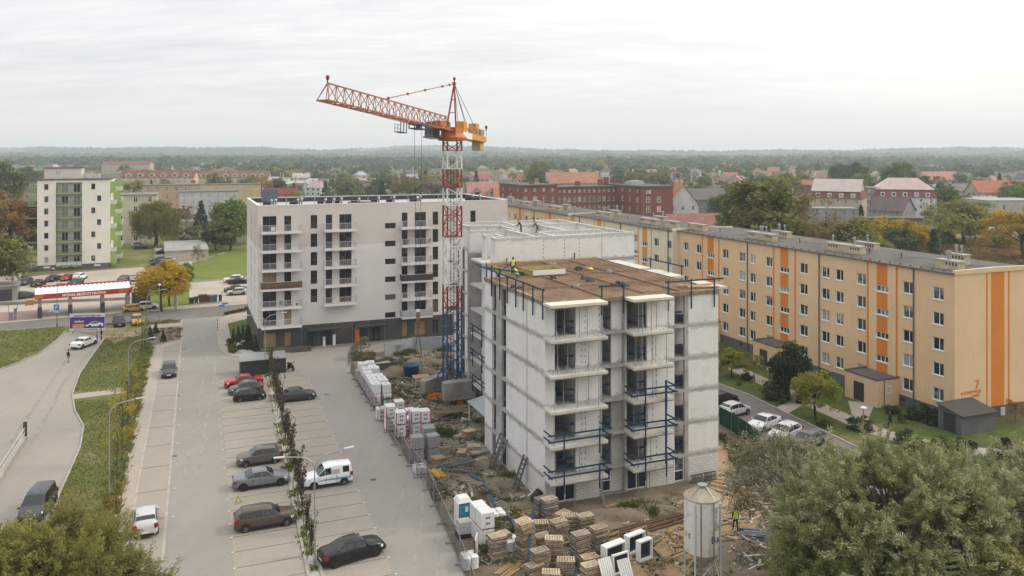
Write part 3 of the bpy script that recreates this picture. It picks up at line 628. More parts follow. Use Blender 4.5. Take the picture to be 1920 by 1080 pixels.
# roof, parapet and roof plant
mb = MB(); mb.quad((.3,.3,20.85),(WL-.3,.3,20.85),(WL-.3,WD-.3,20.85),(.3,WD-.3,20.85)); mb.build('roof',M['roof_pale'],wb)
mb = MB(); c = .38
for a in ((0,0,WL,c),(0,WD-c,WL,WD),(0,c,c,WD-c),(WL-c,c,WL,WD-c)): mb.box(a[0]-.03*(a[0] == 0),a[1]-.03*(a[1] == 0),WT+.002,a[2]+.03*(a[2] == WL),a[3]+.03*(a[3] == WD),WT+.08)
mb.build('parapet_cap',M['white'],wb)
mb = MB()
for a in ((c,c,WL-c,c+.05),(c,WD-c-.05,WL-c,WD-c),(c,c+.05,c+.05,WD-c-.05),(WL-c-.05,c+.05,WL-c,WD-c-.05)): mb.box(a[0],a[1],20.8,a[2],a[3],WT-.01)
mb.build('parapet_lining',M['anthracite'],wb)
for px,y in ((495,6),(503,7),(545,6),(552,8),(597,6),(613,6),(627,7),(660,5),(697,7),(726,8),(770,6),(776,9),(874,9),(888,7)):
    x = FW.x(px+4,y); o = None
    mb = MB(); mb.box(x-.45,y-.5,20.86,x+.45,y+.5,21.75); o = mb.build('ventilation_unit',M['black'],wb)
    mb = MB(); mb.tube((x+.8,y,20.86),(x+.8,y,22.0),.16,n=8); mb.tube((x+.8,y,22.0),(x+.8,y,22.25),.26,.12,n=8); mb.build('vent_pipe',M['grey_metal'],o)
for px in (537,560,590,690,733,765,822):
    x = FW.x(px,10); mb = MB(); mb.tube((x,10,20.86),(x,10,22.3),.07,n=6); mb.build('flue_pipe',M['grey_metal'],wb)
for px in (655,673):
    x = FW.x(px,5); mb = MB(); mb.box(x-.1,4,20.86,x+2.6,6,21.55); mb.build('roof_hatch',M['black'],wb)
mb = MB(); x = 1.6; mb.hexa([(x,12,21.5),(x+2.6,12,21.5),(x+2.6,13.6,23.3),(x,13.6,23.3),(x,12,21.58),(x+2.6,12,21.58),(x+2.6,13.6,23.38),(x,13.6,23.38)])
o = mb.build('solar_panel',M['solar'],wb); mb = MB(); mb.bar((x+.3,13,20.86),(x+.3,13,22.6),.08); mb.bar((x+2.3,13,20.86),(x+2.3,13,22.6),.08); mb.build('support',M['grey_metal'],o)
# canopies, orange door panel, white notice panels, terrace
for a,b in ((690,935),(1050,1285)):
    mb = MB(); x0,x1 = P5(a),P5(b); mb.box(x0,-1.9,2.75,x1,.045,2.98); mb.box(x0+.1,-1.88,2.60,x0+.2,.04,2.745); mb.box(x1-.2,-1.88,2.60,x1-.1,.04,2.745); mb.build('entrance_canopy',M['anthracite'],wb)
mb = MB(); mb.box(P5(1058),-1.0,.12,P5(1086),.04,2.74); mb.build('orange_entrance_panel',M['any'],wb,color=(.52,.17,.075))
for a,b,h in ((818,836,1.55),(892,912,1.75)):
    mb = MB(); mb.box(P5(a),-.55,.12,P5(b),-.35,h); mb.build('meter_cabinet',M['white'],wb)
mb = MB(); x0,x1 = .3,P5(715)
for q in ((x0,-2.6,x1,-2.42),(x0,-2.42,x0+.18,-.02),(x1-.18,-2.42,x1,-.02)): mb.box(q[0],q[1],.12,q[2],q[3],.75)
mb.build('terrace_wall',M['clad'],wb)
mb = MB(); mb.box(x0+.19,-2.41,.13,x1-.19,-.1,.55); mb.build('terrace_lawn',M['g_lush'],wb)
# small things left out on the balconies
def onb(k,x,y=-.8): return FW.w(x,y,fl[k])
def chair_mesh():
    mb = MB(); mb.box(-.25,-.25,.42,.25,.25,.46); mb.hexa([(-.25,.21,.46),(.25,.21,.46),(.25,.25,.46),(-.25,.25,.46),(-.25,.31,.95),(.25,.31,.95),(.25,.35,.95),(-.25,.35,.95)])
    for a in (-.22,.22):
        for b in (-.22,.22): mb.bar((a,b,0),(a,b,.42),.03)
    return mb.mesh('balcony_chair',M['any'])
chm = chair_mesh()
for i,(x,cc) in enumerate(((wx(1290),(.12,.12,.13)),(wx(1330),(.10,.10,.11)),(wx(1395),(.11,.11,.12)),(wx(1440),(.06,.06,.07)))):
    props(mobj('balcony_chair',chm,None,onb(4,x),TH+i*1.3,cc),'dark chair, %s on the crowded balcony left of the crane' % ('leftmost','second from left','third from left','rightmost')[i],'chair','chairs on the white block balconies')
for i,x in enumerate((wx(345),wx(390))): props(mobj('balcony_chair',chm,None,onb(1,x),TH+i*2.2,(.2,.19,.18)),'grey chair %s on the second lowest corner balcony' % ('left of the table','beside the cooling unit')[i],'chair','chairs on the white block balconies')
mb = MB(); mb.box(-.4,-.17,0,.4,.17,.62); mb.lathe([(.22,-.19),(.22,-.175)],(.08,0,.31),14,1,'Y'); props(mb.build('cooling_unit',[M['white'],M['dark']],None,loc=onb(1,wx(458),-.7),rotz=TH),'white air cooling unit on the second balcony from below','cooling unit')
mb = MB(); mb.box(-.9,-.02,.75,.9,.02,.79); mb.bar((-.9,0,0),(-.9,0,.78),.03); mb.bar((.9,0,0),(.9,0,.78),.03); props(mb.build('clothes_rack',M['white'],None,loc=onb(5,wx(262),-1.0),rotz=TH),'clothes drying rack on the top left corner balcony','clothes rack')
for i,(x,w,c) in enumerate(((-.62,.4,(.03,.03,.04)),(-.15,.36,(.05,.05,.06)),(.42,.62,(.7,.69,.72)))):
    mb = MB(); mb.box(x-w/2,-.06,.2,x+w/2,-.03,.78); mb.box(x-w/2,.03,.3,x+w/2,.06,.78); mb.box(x-w/2,-.06,.795,x+w/2,.06,.81)
    props(mb.build('laundry',M['cloth'],None,loc=onb(5,wx(262),-1.0),rotz=TH,color=c),('black laundry at the left end of the balcony drying rack','dark laundry in the middle of the balcony drying rack','white towel on the balcony drying rack')[i],'laundry')
# ------------------------------------------------------------------ yellow five-storey blocks
def long_block(name,label,X,Y,Lb,stairs,gable_w,mw,ms,front_deco,pipes,cols,roofs):
    F = Frame(X,Y); t = thing(name,label,'apartment block',F.o,TH,'five storey slab blocks in a row')
    ZT,ZP = 16.35,1.25
    fl = Face(0,Lb,-90); ff = Face(0,0,0); fr = Face(gable_w,0,90); fb = Face(gable_w,Lb,180); S = lambda y: Lb-y
    hs = []; ww = []; wtop = [3.38+2.8*k for k in range(5)]
    for (y,w) in cols:
        for z in wtop: ww.append((S(y)-w/2,S(y)+w/2,z-1.42,z,0))
    for y in stairs:
        for k in range(4): z = 5.15+2.8*k; ww.append((S(y)-.95,S(y)+.95,z-.78,z,1))
    m0 = MB(); wall(m0,fl,0,Lb,ZP,ZT,[h[:4] for h in ww],.22,0,1); wall(m0,ff,0,gable_w,ZP,ZT+.0,[]); wall(m0,fr,0,Lb,ZP,ZT,[]); wall(m0,fb,0,gable_w,ZP,ZT,[])
    for f in (0,Lb): m0.poly([(0,f,ZT),(gable_w,f,ZT),(gable_w/2,f,ZT+.30)][:: (1 if f == 0 else -1)])
    m0.build('wall',[mw,M['frame_white']],t)
    m0 = MB(); wall(m0,fl,0,Lb,-.1,ZP,[],d=.04); wall(m0,ff,0,gable_w,-.1,ZP,[],d=.04); wall(m0,fr,0,Lb,-.1,ZP,[],d=.04); wall(m0,fb,0,gable_w,-.1,ZP,[],d=.04); m0.build('plinth',M['plinth'],t)
    for a,b,c,d,st in ww:
        if st: window(t,fl,a,b,c,d,.13,M['frame_white'],M['glass'],(.36,.68),(),.09,M['white'])
        else: window(t,fl,a,b,c,d,.13,M['frame_white'],M['glass'],(.56,) ,(),.085,M['white'])
    for y in list(pipes):
        for k in (0,1):
            z = .55; mb = MB(); P = fl.P(S(y)-1.6+k*3.2,z); mb.box(P.x-.012,P.y-.3,z,P.x+.05,P.y+.3,z+.4); mb.build('cellar_window',M['black'],t)
    for y in stairs:                               # stripes beside and between the landing windows
        for dy,w in ((-2.2,.30),(2.2,.30)):
            P = fl.P(S(y)+dy,0); mb = MB(); mb.box(-.012,P.y-w/2,ZP+.02,.05,P.y+w/2,ZT-.02); mb.build('stripe',ms,t)
        zs = [ZP+.02]+[q for k in range(4) for q in (5.15+2.8*k-.87,5.15+2.8*k+.02)]+[ZT-.02]
        for i in range(0,len(zs),2):
            mb = MB(); mb.box(-.012,y-.82,zs[i],.05,y+.82,zs[i+1]); mb.build('stripe',ms,t)
    for y in pipes:
        mb = MB(); mb.tube((-.1,y,0),(-.1,y,ZT),.075,n=8); mb.build('downpipe',M['plinth'],t)
    # roof with a slight ridge and a metal gutter edge
    mb = MB(); e = .25; zr = ZT+.36
    mb.quad((-e,0,ZT+.02),(gable_w/2,0,zr),(gable_w/2,Lb,zr),(-e,Lb,ZT+.02)); mb.quad((gable_w/2,0,zr),(gable_w+e,0,ZT+.02),(gable_w+e,Lb,ZT+.02),(gable_w/2,Lb,zr))
    mb.quad((-e,0,ZT-.16),(-e,Lb,ZT-.16),(0,Lb,ZT-.16),(0,0,ZT-.16)); mb.quad((-e,0,ZT-.16),(-e,0,ZT+.02),(-e,Lb,ZT+.02),(-e,Lb,ZT-.16))
    mb.build('roof',M['roof_grey'],t)
    mb = MB(); mb.box(-e-.12,.02,ZT-.12,-e-.002,Lb-.02,ZT+.03); mb.build('gutter',M['plinth'],t)
    y = 1.5
    while y < Lb:
        mb = MB(); mb.obox((.15,y,ZT+.06),(.16,.1,.12)); mb.build('snow_guard',M['dark'],t); y += 1.5
    mb = MB(); mb.poly([(-.02,-.10,ZT-.15),(gable_w+.02,-.10,ZT-.15),(gable_w+.02,-.10,ZT+.3),(gable_w/2,-.10,ZT+.4),(-.02,-.10,ZT+.3)]); mb.poly([(-.02,.28,ZT-.15),(-.02,.28,ZT+.3),(gable_w/2,.28,ZT+.4),(gable_w+.02,.28,ZT+.3),(gable_w+.02,.28,ZT-.15)])
    mb.quad((-.02,-.10,ZT+.3),(gable_w/2,-.10,ZT+.4),(gable_w/2,.28,ZT+.4),(-.02,.28,ZT+.3),1); mb.quad((gable_w/2,-.10,ZT+.4),(gable_w+.02,-.10,ZT+.3),(gable_w+.02,.28,ZT+.3),(gable_w/2,.28,ZT+.4),1)
    mb.quad((-.02,-.10,ZT-.15),(-.02,-.10,ZT+.3),(-.02,.28,ZT+.3),(-.02,.28,ZT-.15)); mb.build('gable_parapet',[mw,M['rail']],t)
    for (y,x,ln,wd,h) in roofs:
        zb = ZT+.05+min(x,gable_w-x)*.05; mb = MB(); mb.box(x-wd/2,y-ln/2,zb-.1,x+wd/2,y+ln/2,zb+h); o = mb.build('chimney',M['chim'],t)
        mb = MB(); mb.box(x-wd/2-.09,y-ln/2-.09,zb+h+.002,x+wd/2+.09,y+ln/2+.09,zb+h+.12); mb.build('chimney_cap',M['concrete'],o)
        mb = MB()
        for i in range(max(2,int(ln/.42))):
            q = y-ln/2+.3+i*.42
            if (i % 9) < 4 and q < y+ln/2-.2: mb.box(x-wd/2-.012,q-.1,zb+h-.42,x-wd/2+.02,q+.1,zb+h-.12)
        mb.build('vent_opening',M['black'],o)
        for i in range(R.choice((1,2,3))):
            q = y-ln/2+ln*R.uniform(.2,.9); mb = MB(); mb.tube((x,q,zb+h+.1),(x,q,zb+h+.8+R.random()*.5),.1,n=7); mb.tube((x,q,zb+h+.9),(x,q,zb+h+1.15),.17,.13,n=7); mb.build('flue',M['grey_metal'],o)
    for i in range(int(Lb/6)):
        mb = MB(); q = 3+i*6+R.random()*2; x = 2.8+R.random()*1.5; mb.tube((x,q,ZT),(x,q,ZT+.95),.07,n=6); mb.build('vent_pipe',M['dark'],t)
    for y in stairs:
        mb = MB(); y0,y1,p = y-2.6,y+2.4,3.4
        mb.box(-p,y0,-.05,-.045,y1,3.1); o = mb.build('porch',mw,t)
        mb = MB(); mb.box(-p-.06,y0-.06,3.102,-.05,y0+.12,3.32); mb.box(-p-.06,y0+.12,3.102,-p+.12,y1-.12,3.32); mb.box(-p-.06,y1-.12,3.102,-.05,y1+.06,3.32); mb.build('porch_edge',M['plinth'],o)
        mb = MB(); mb.box(-p+.12,y0+.12,3.101,-.05,y1-.12,3.18); mb.build('porch_roof',M['roof_grey'],o)
        window(o,Face(-p,y0,0),1.35,2.15,1.5,2.4,-.02,M['frame_white'],M['glass'],(),(),.08)
        mb = MB(); mb.box(-p-.02,y0+2.0,.1,-p+.05,y0+3.6,2.3); mb.build('porch_door',M['anthracite'],o)
        mb = MB(); mb.tube((-p+1.0,y0-.07,0),(-p+1.0,y0-.07,3.2),.05,n=6); mb.build('downpipe',M['plinth'],o)
    for (x0,x1,m) in front_deco:
        mb = MB(); mb.box(x0,-.012,ZP+.02,x1,.05,ZT-.16); mb.build('stripe',m,t)
    return t,F
FY = Frame(48.1,89.5); U4 = lambda x: 1320+.313*x
st = [FY.y(U4(1066)),FY.y(U4(481)),FY.y(U4(41))]; Ls = st[1]-st[0]; st[2] = st[0]+2*Ls
LbY = 53.6
offs = [FY.y(U4(q))-st[0] for q in (1402,1222,942,811)]
cols = [(s_+o,w) for s_ in st for o,w in zip(offs,(1.45,1.55,1.45,1.35)) if .8 < s_+o < LbY-.8]
pp = [FY.y(U4(1258)),FY.y(U4(692)),FY.y(U4(262))]
chs = lambda s_: [(s_+.5,2.6,5.6,.95,.85),(s_+3.0,6.4,3.4,.9,.8)]
rf = [(FY.y(1585,2.6),2.6,6.0,1.0,.88),(FY.y(1625,6.6),6.6,3.6,.9,.8),(FY.y(1430,2.6),2.6,5.6,1.0,.88),(FY.y(1465,6.6),6.6,3.6,.9,.8),(FY.y(1308,2.6),2.6,4.6,1.0,.88),(2.2,1.9,3.0,1.0,.88),(4.2,5.6,2.4,.9,1.0)]
gx = lambda u: FY.x(u,0)
yb,_ = long_block('slab_block','long sand yellow five storey block with orange stripes and number 7 on its gable',FY.o.x,FY.o.y,LbY,st,12.2,M['yellow_w'],M['stripe_o'],
    [(gx(1849),gx(1852.2),M['stripe_o']),(gx(1858.5),gx(1883),M['stripe_o']),(gx(1890),gx(1893),M['stripe_o'])],pp,cols,rf)
q1 = FY.w(-1.2,LbY+.02); FM = Frame(q1.x,q1.y); LbM = FM.y(1075) ; stM = [FM.y(1209),FM.y(1209)+Ls,FM.y(1209)+2*Ls]
stM = [s_ for s_ in stM if s_ < LbM-4]
def cl(sts,Lb): return [(s_+o,w) for s_ in sts for o,w in zip(offs,(1.45,1.55,1.45,1.35)) if 1 < s_+o < Lb-1]
rm = [r for s_ in stM for r in chs(s_+2)]+[(2.6,1.8,3.4,.9,1.1)]
long_block('slab_block','cream five storey block with pale orange stripes between two yellow blocks',q1.x,q1.y,LbM,stM,12.2,M['cream_w'],M['stripe_p'],[],[s_+Ls/2 for s_ in stM if s_+Ls/2 < LbM]+[1.2],cl(stM,LbM),rm)
q2 = FM.w(-1.2,LbM+.02); FN = Frame(q2.x,q2.y); LbN = 62.0; stN = [FN.y(1031),FN.y(1031)+Ls*1.0,FN.y(1031)+2*Ls]; stN = [s_ for s_ in stN if 3 < s_ < LbN-4]
long_block('slab_block','farthest pale yellow five storey block with orange stripes behind the white apartment block',q2.x,q2.y,LbN,stN,12.2,M['cream_y'],M['stripe_o'],[],[s_+Ls/2 for s_ in stN if s_+Ls/2 < LbN],cl(stN,LbN),[r for s_ in stN for r in chs(s_+2)])
def text(name,s,size,m,parent,loc,rot,ext=.01,ax='CENTER',sx=1.0,bold=0.0):
    cu = bpy.data.curves.new(name,'FONT'); cu.body = s; cu.size = size; cu.extrude = ext; cu.align_x = ax; cu.offset = bold; cu.resolution_u = 3
    o = bpy.data.objects.new(name,cu); COL.objects.link(o); dg = bpy.context.evaluated_depsgraph_get(); dg.update(); me = bpy.data.meshes.new_from_object(o.evaluated_get(dg)); COL.objects.unlink(o); bpy.data.objects.remove(o)
    me.materials.clear(); me.materials.append(m); q = mobj(name,me,parent,loc,rot); q.scale = (sx,1,1); return q
def fz(F,u,v): x = F.x(u,0); return x,F.z(v,x,0)
x,z = fz(FY,1832,728); text('house_number','7',1.3,M['stripe_o'],yb,(x,-.02,z),(rad(90),0,0),bold=.03)
x,z = fz(FY,1820,737.5); text('street_name','ul. KONSTYTUCJI',.40,M['stripe_o'],yb,(x,-.02,z),(rad(90),0,0),bold=.02)
x,z = fz(FY,1829,743.5); text('street_name','3 MAJA',.40,M['stripe_o'],yb,(x,-.02,z),(rad(90),0,0),bold=.02)
# grey lean-to at the gable
x0,x1 = FY.x(1803,-3.0),FY.x(1864,-3.0); mb = MB(); mb.hexa([(x0,-3.0,0),(x1,-3.0,0),(x1,-.13,0),(x0,-.13,0),(x0,-3.0,2.0),(x1,-3.0,2.0),(x1,-.13,2.55),(x0,-.13,2.55)]); o = mb.build('lean_to',M['plinth'],yb)
mb = MB(); mb.hexa([(x0-.25,-3.35,1.98),(x1+.25,-3.35,1.98),(x1+.25,-.13,2.6),(x0-.25,-.13,2.6),(x0-.25,-3.35,2.1),(x1+.25,-3.35,2.1),(x1+.25,-.13,2.72),(x0-.25,-.13,2.72)]); mb.build('lean_to_roof',M['dark'],o)
mb = MB(); mb.box(x0-.012,-2.3,.05,x0+.05,-.8,1.95); mb.build('lean_to_door',M['anthracite'],o)
mb = MB(); mb.box(gx(1876),-.06,.1,gx(1884),.03,1.0); mb.build('meter_box',M['rail'],yb)
# ------------------------------------------------------------------ tower block with lime green loggias
q = G(206,503); FT = Frame(q.x-16.2*D2.x,q.y-16.2*D2.y); tw = thing('tower_block','cream eight storey tower block with lime green balconies at the far left','apartment block',FT.o,TH)
TW,TD,TZ = 16.2,22.0,22.6
tx = lambda x: FT.x(x/4.0,0); ff = Face(0,0,0); fr = Face(TW,0,90); fl_ = Face(0,TD,-90); fb = Face(TW,TD,180)
rows = [21.65-3.03*k for k in range(7)]; l0,l1 = tx(420),tx(615); ww = []
for i,z in enumerate(rows):
    ww.append((tx(328),tx(365),z-1.55,z+.05)); a = 681 if i % 2 == 0 else 725; ww.append((tx(a),tx(a+36),z-1.55,z+.05))
m0 = MB(); ZP = 1.45; lg = (l0,l1,ZP+.3,TZ-.6); wall(m0,ff,0,TW,ZP,TZ,ww+[lg],.18); wall(m0,fl_,0,TD,ZP,TZ,[]); wall(m0,fb,0,TW,ZP,TZ,[])
sw = [(y-.6,y+.6,z-1.45,z) for z in rows for y in (1.7,8.5,13.0,20)]; wall(m0,fr,0,TD,ZP,TZ,sw,.18); m0.build('wall',M['tower_w'],tw)
m0 = MB(); wall(m0,ff,0,TW,-.1,ZP,[],d=.03); wall(m0,fr,0,TD,-.1,ZP,[],d=.03); wall(m0,fl_,0,TD,-.1,ZP,[],d=.03); wall(m0,fb,0,TW,-.1,ZP,[],d=.03); m0.build('plinth',M['plinth'],tw)
for a,b,c,d in ww: window(tw,ff,a,b,c,d,.12,M['frame_white'],M['glass'],(),(),.1,M['white'])
for a,b,c,d in sw: window(tw,fr,a,b,c,d,.12,M['frame_white'],M['glass'],(),(),.1)
for px in (350,490,570,730): x = tx(px); mb = MB(); mb.box(x-.7,.0,.75,x+.7,.06,1.15); mb.build('cellar_window',M['white'],tw)
m0 = MB(); mb = MB(); mb.quad((l0,1.6,ZP),(l1,1.6,ZP),(l1,1.6,TZ-.5),(l0,1.6,TZ-.5)); mb.quad((l0,.18,ZP),(l0,1.6,ZP),(l0,1.6,TZ-.5),(l0,.18,TZ-.5),1); mb.quad((l1,.18,ZP),(l1,.18,TZ-.5),(l1,1.6,TZ-.5),(l1,1.6,ZP),1)
mb.quad((l0,.18,TZ-.61),(l1,.18,TZ-.61),(l1,1.6,TZ-.61),(l0,1.6,TZ-.61)); mb.build('loggia_wall',[M['tower_in'],M['tower_g']],tw)
def loggia(x0,x1,y0,y1,z,fill=None,rail=M['dark']):
    mb = MB(); mb.box(x0,y0,z-.22,x1,y1,z); o = mb.build('balcony',M['tower_g'],tw)
    r = MB(); t = z+1.05; r.bar((x0,y0+.04,t),(x1,y0+.04,t),.06); r.bar((x0,y0+.04,z+.12),(x1,y0+.04,z+.12),.04); n = int((x1-x0)/.16)
    for i in range(n+1): q = x0+.03+(x1-x0-.06)*i/n; r.bar((q,y0+.04,z),(q,y0+.04,t),.03)
    r.bar((x0+.03,y0+.04,t),(x0+.03,y1,t),.05); r.build('railing',rail,o)
    if fill:
        n = 5
        for i in range(n): a = x0+(x1-x0)*i/n+.06; b = x0+(x1-x0)*(i+1)/n-.06; f = MB(); f.box(a,y0-.03,z+.12,b,y0+.01,t-.05); f.build('balcony_panel',fill,o)
    return o
for i,z in enumerate(rows):
    b = z-2.3; loggia(l0+.02,l1-.02,-.5,1.58,b,M['any'] if i == 6 else None)
    for px in (455,545): a = tx(px); c = tx(px+52); window(tw,Face(0,1.6,0),a,c,b+.05,z-.05,-.05,M['frame_white'],M['glass'],(.5,),(),.09,name='balcony_door')
    xx = tx(190); mb = MB(); loggia(xx,-.03,.6,3.6,b,M['any'] if i == 6 else None)
    mb = MB(); mb.box(-.06,.05,b+.02,-.005,.55,b+2.8); mb.build('green_panel',M['tower_g'],tw)
    window(tw,Face(0,.9+2.0,-90),.3,1.9,b+.05,b+2.2,-.06,M['frame_white'],M['glass'],(.5,),(),.09,name='balcony_door')
    for j,(y0,y1) in enumerate(((.9,4.2),(11.5,15.0),(16.5,20.2))):
        d = 1.3 if j == 0 else 1.9; mb = MB(); mb.box(TW+.005,y0,b-.2,TW+d,y1,b); o = mb.build('balcony',M['tower_g'],tw)
        mb = MB(); mb.box(TW+d-.05,y0,b+.002,TW+d,y1,b+1.05); mb.box(TW+.005,y0,b+.002,TW+d-.052,y0+.05,b+1.05); mb.build('parapet',M['tower_g'] if (i+j) % 2 == 0 else M['rail'],o)
        if (i+j) % 2 == 0: mb = MB(); mb.box(TW+.005,y0+.06,b+1.06,TW+d-.1,y0+.2,b+2.78); mb.build('green_panel',M['tower_g'],o)
for o in bpy.data.objects:
    if o.name.startswith('balcony_panel'): o.color = (.50,.56,.56,1)
mb = MB(); mb.box(-.25,-.25,TZ+.002,TW+.25,TD+.25,TZ+.3); mb.build('roof',M['roof_grey'],tw)
x0,x1 = FT.x(84,5),FT.x(153,5); mb = MB(); mb.box(x0,4,TZ+.3,x1,12,TZ+2.9); o = mb.build('roof_house',M['plaster_w2'],tw); mb = MB(); mb.box(x0-.2,3.8,TZ+2.902,x1+.2,12.2,TZ+3.1); mb.build('roof_house_roof',M['roof_grey'],o)
for px,y in ((107,2),(113,2),(160,6),(168,4),(178,5),(185,5),(158,12),(165,13)):
    x = FT.x(px,y); mb = MB(); mb.box(x-.5,y-.4,TZ+.3,x+.5,y+.4,TZ+1.4); o = mb.build('chimney',M['rail'],tw); mb = MB(); mb.tube((x,y,TZ+1.4),(x,y,TZ+2.2),.2,n=7); mb.build('flue',M['grey_metal'],o)
# ------------------------------------------------------------------ unfinished block
FC = Frame(2.757,68.7); cb = thing('unfinished_building','unfinished six storey building of white blocks with open window holes and propped balconies','building',FC.o,TH)
CX,CY = 17.3,23.7; ZS = [2.5+2.9*k for k in range(6)]; TK = .26       # slab tops
uc = lambda x,y=0.0: FC.x(860+x/3.552,y)
YL = FC.y(909)                                      # the left wall ends here, then steps in
def slab(outline,z,name='floor_slab',m=None,t=TK):
    mb = MB(); mb.prism(outline,z-t,z); return mb.build(name,m or M['concrete'],cb)
OUT = [(0,0),(CX,0),(CX,CY),(3.65,CY),(3.65,YL),(0,YL)]
for k in range(5): slab([(-.015,-.015),(CX+.015,-.015),(CX+.015,CY-.02),(3.64,CY-.02),(3.64,YL+.012),(-.015,YL+.012)],ZS[k])
slab([(p[0],p[1]) for p in OUT],.06,'ground_slab',M['concrete_dark'],.2)
def seg(F,a,b,z0,z1,m,d0=0.0,d1=.24,name='wall_panel'):
    mb = MB(); p = [F.P(a,z0,d0),F.P(b,z0,d0),F.P(b,z0,d1),F.P(a,z0,d1)]; mb.hexa(p+[q+Vector((0,0,z1-z0)) for q in p]); return mb.build(name,m,cb)
Ff = Face(0,0,0); Fl = Face(0,YL,-90); Fr = Face(CX,0,90)
cw = [uc(x) for x in (0+570,640,780,955,1035,1105,1120,1255,1437,1505,1530)]; cw[0] = 0.0
_,a0,a1,r0,r1,r2,b0,b1,c0,c1,p0 = cw
REC = 1.1                                            # the recessed bay between the balconies
yl = lambda u: YL-FC.y(u)
slits = [(yl(922.5),yl(930)),(yl(940.5),yl(949))]; small = (yl(907+1),yl(911.5)); colm = yl(988)
for k in range(6):
    z0 = (.06 if k == 0 else ZS[k-1]); z1 = ZS[k]-TK; m = M['aac_rough'] if k == 0 else M['aac']
    seg(Ff,.25,a0,z0,z1,m); seg(Ff,a1,r0,z0,z1,m)
    seg(Ff,r1,r2,z0,z1,M['concrete'] if 0 < k < 3 else m,.5,.74); seg(Ff,r2,b0,z0,z1,M['concrete'],0,.9,'concrete_column')
    seg(Ff,b1,c0,z0,z1,m); seg(Ff,c1,p0,z0,z1,M['concrete'],0,.24,'concrete_column'); seg(Ff,p0,CX,z0,z1,m)
    seg(Face(r0,0,-90),-.5,0,z0,z1,m,-.25,-.01)
    if k == 0:
        for a,b,dd in ((a0,a1,.1),(r0,r1,.55),(b0,b1,.1),(c0,c1,.1)):
            window(cb,Ff,a+.02,b-.02,z0+.05,z1-.02,dd,M['frame_white'],M['film'] if 'film' in M else M['glass_dark'],(.5,) if b-a > 1.7 else (),(.45,) if b-a < 1.7 else (),.09,name='fitted_window')
    # left wall
    ys = [0.0,small[0],small[1]] if k else [0.0]
    cuts = sorted([(s[0],s[1]) for s in slits]); prev = 0.0; L = YL
    for (a,b) in cuts: seg(Fl,prev,a,z0,z1,m if prev == 0 else (M['concrete'] if k else m)); prev = b
    seg(Fl,prev,colm-.09,z0,z1,m); seg(Fl,colm-.09,colm+.09,z0,z1,M['concrete'],.02,.24,'joint_column'); seg(Fl,colm+.09,L,z0,z1,m)
    for (a,b) in cuts:
        window(cb,Fl,a+.02,b-.02,z0+.05,z1-.02,.14,M['dark'],M['glass_dark'],(),(.4,),.05,name='fitted_window') if k == 0 else None
        if k:
            for h in (.55,1.05): mb = MB(); q = Fl.P(a,z0+h,.3); r = Fl.P(b,z0+h,.3); mb.bar(q,r,.05,.14); mb.build('guard_board',M['blue_steel'],cb)
    seg(Fr,0.25,4.0,z0,z1,m); seg(Fr,5.6,11.0,z0,z1,m); seg(Fr,12.6,CY,z0,z1,m)
    F3 = Face(3.65,CY,-90); seg(F3,0,2.4,z0,z1,m); seg(F3,3.6,6.0,z0,z1,m); seg(F3,7.2,CY-YL,z0,z1,m)
    seg(Face(0,YL,180),-3.6,-.25,z0,z1,m,-.0,.24)
    # inner walls and boards across the openings
    seg(Face(0,5.2,0),.3,CX-.3,z0,z1,m,0,.2,'inner_wall'); 
    for x in (a1+.25,r1+.4,b1+.2): seg(Face(x,5.15,-90),0.0,4.1,z0,z1,m,-.1,.1,'inner_wall')
    if k:
        for a,b,d in ((a0,a1,.45),(r0,r1,.85),(b0,b1,.45),(c0,c1,.45)):
            for h in ((.5,1.05) if (k+int(a)) % 2 else (1.0,)):
                mb = MB(); mb.bar(Ff.P(a,z0+h,d),Ff.P(b,z0+h,d),.05,.15); mb.build('guard_board',M['blue_steel'],cb)
# steel columns of mortar smears down the front joints
for k in range(1,6):
    for x in (a1+.9,a1+.55,b1+.55,b1+.95,r0-.3):
        if R.random() < .75:
            z = ZS[k-1]; mb = MB()
            for i in range(4): h = z+.35+i*.5+R.random()*.1; mb.obox((x+R.uniform(-.03,.03),-.004,h),(.05,.02,.16+R.random()*.12))
            o = mb.build('anchor_slot',M['dark'],cb)
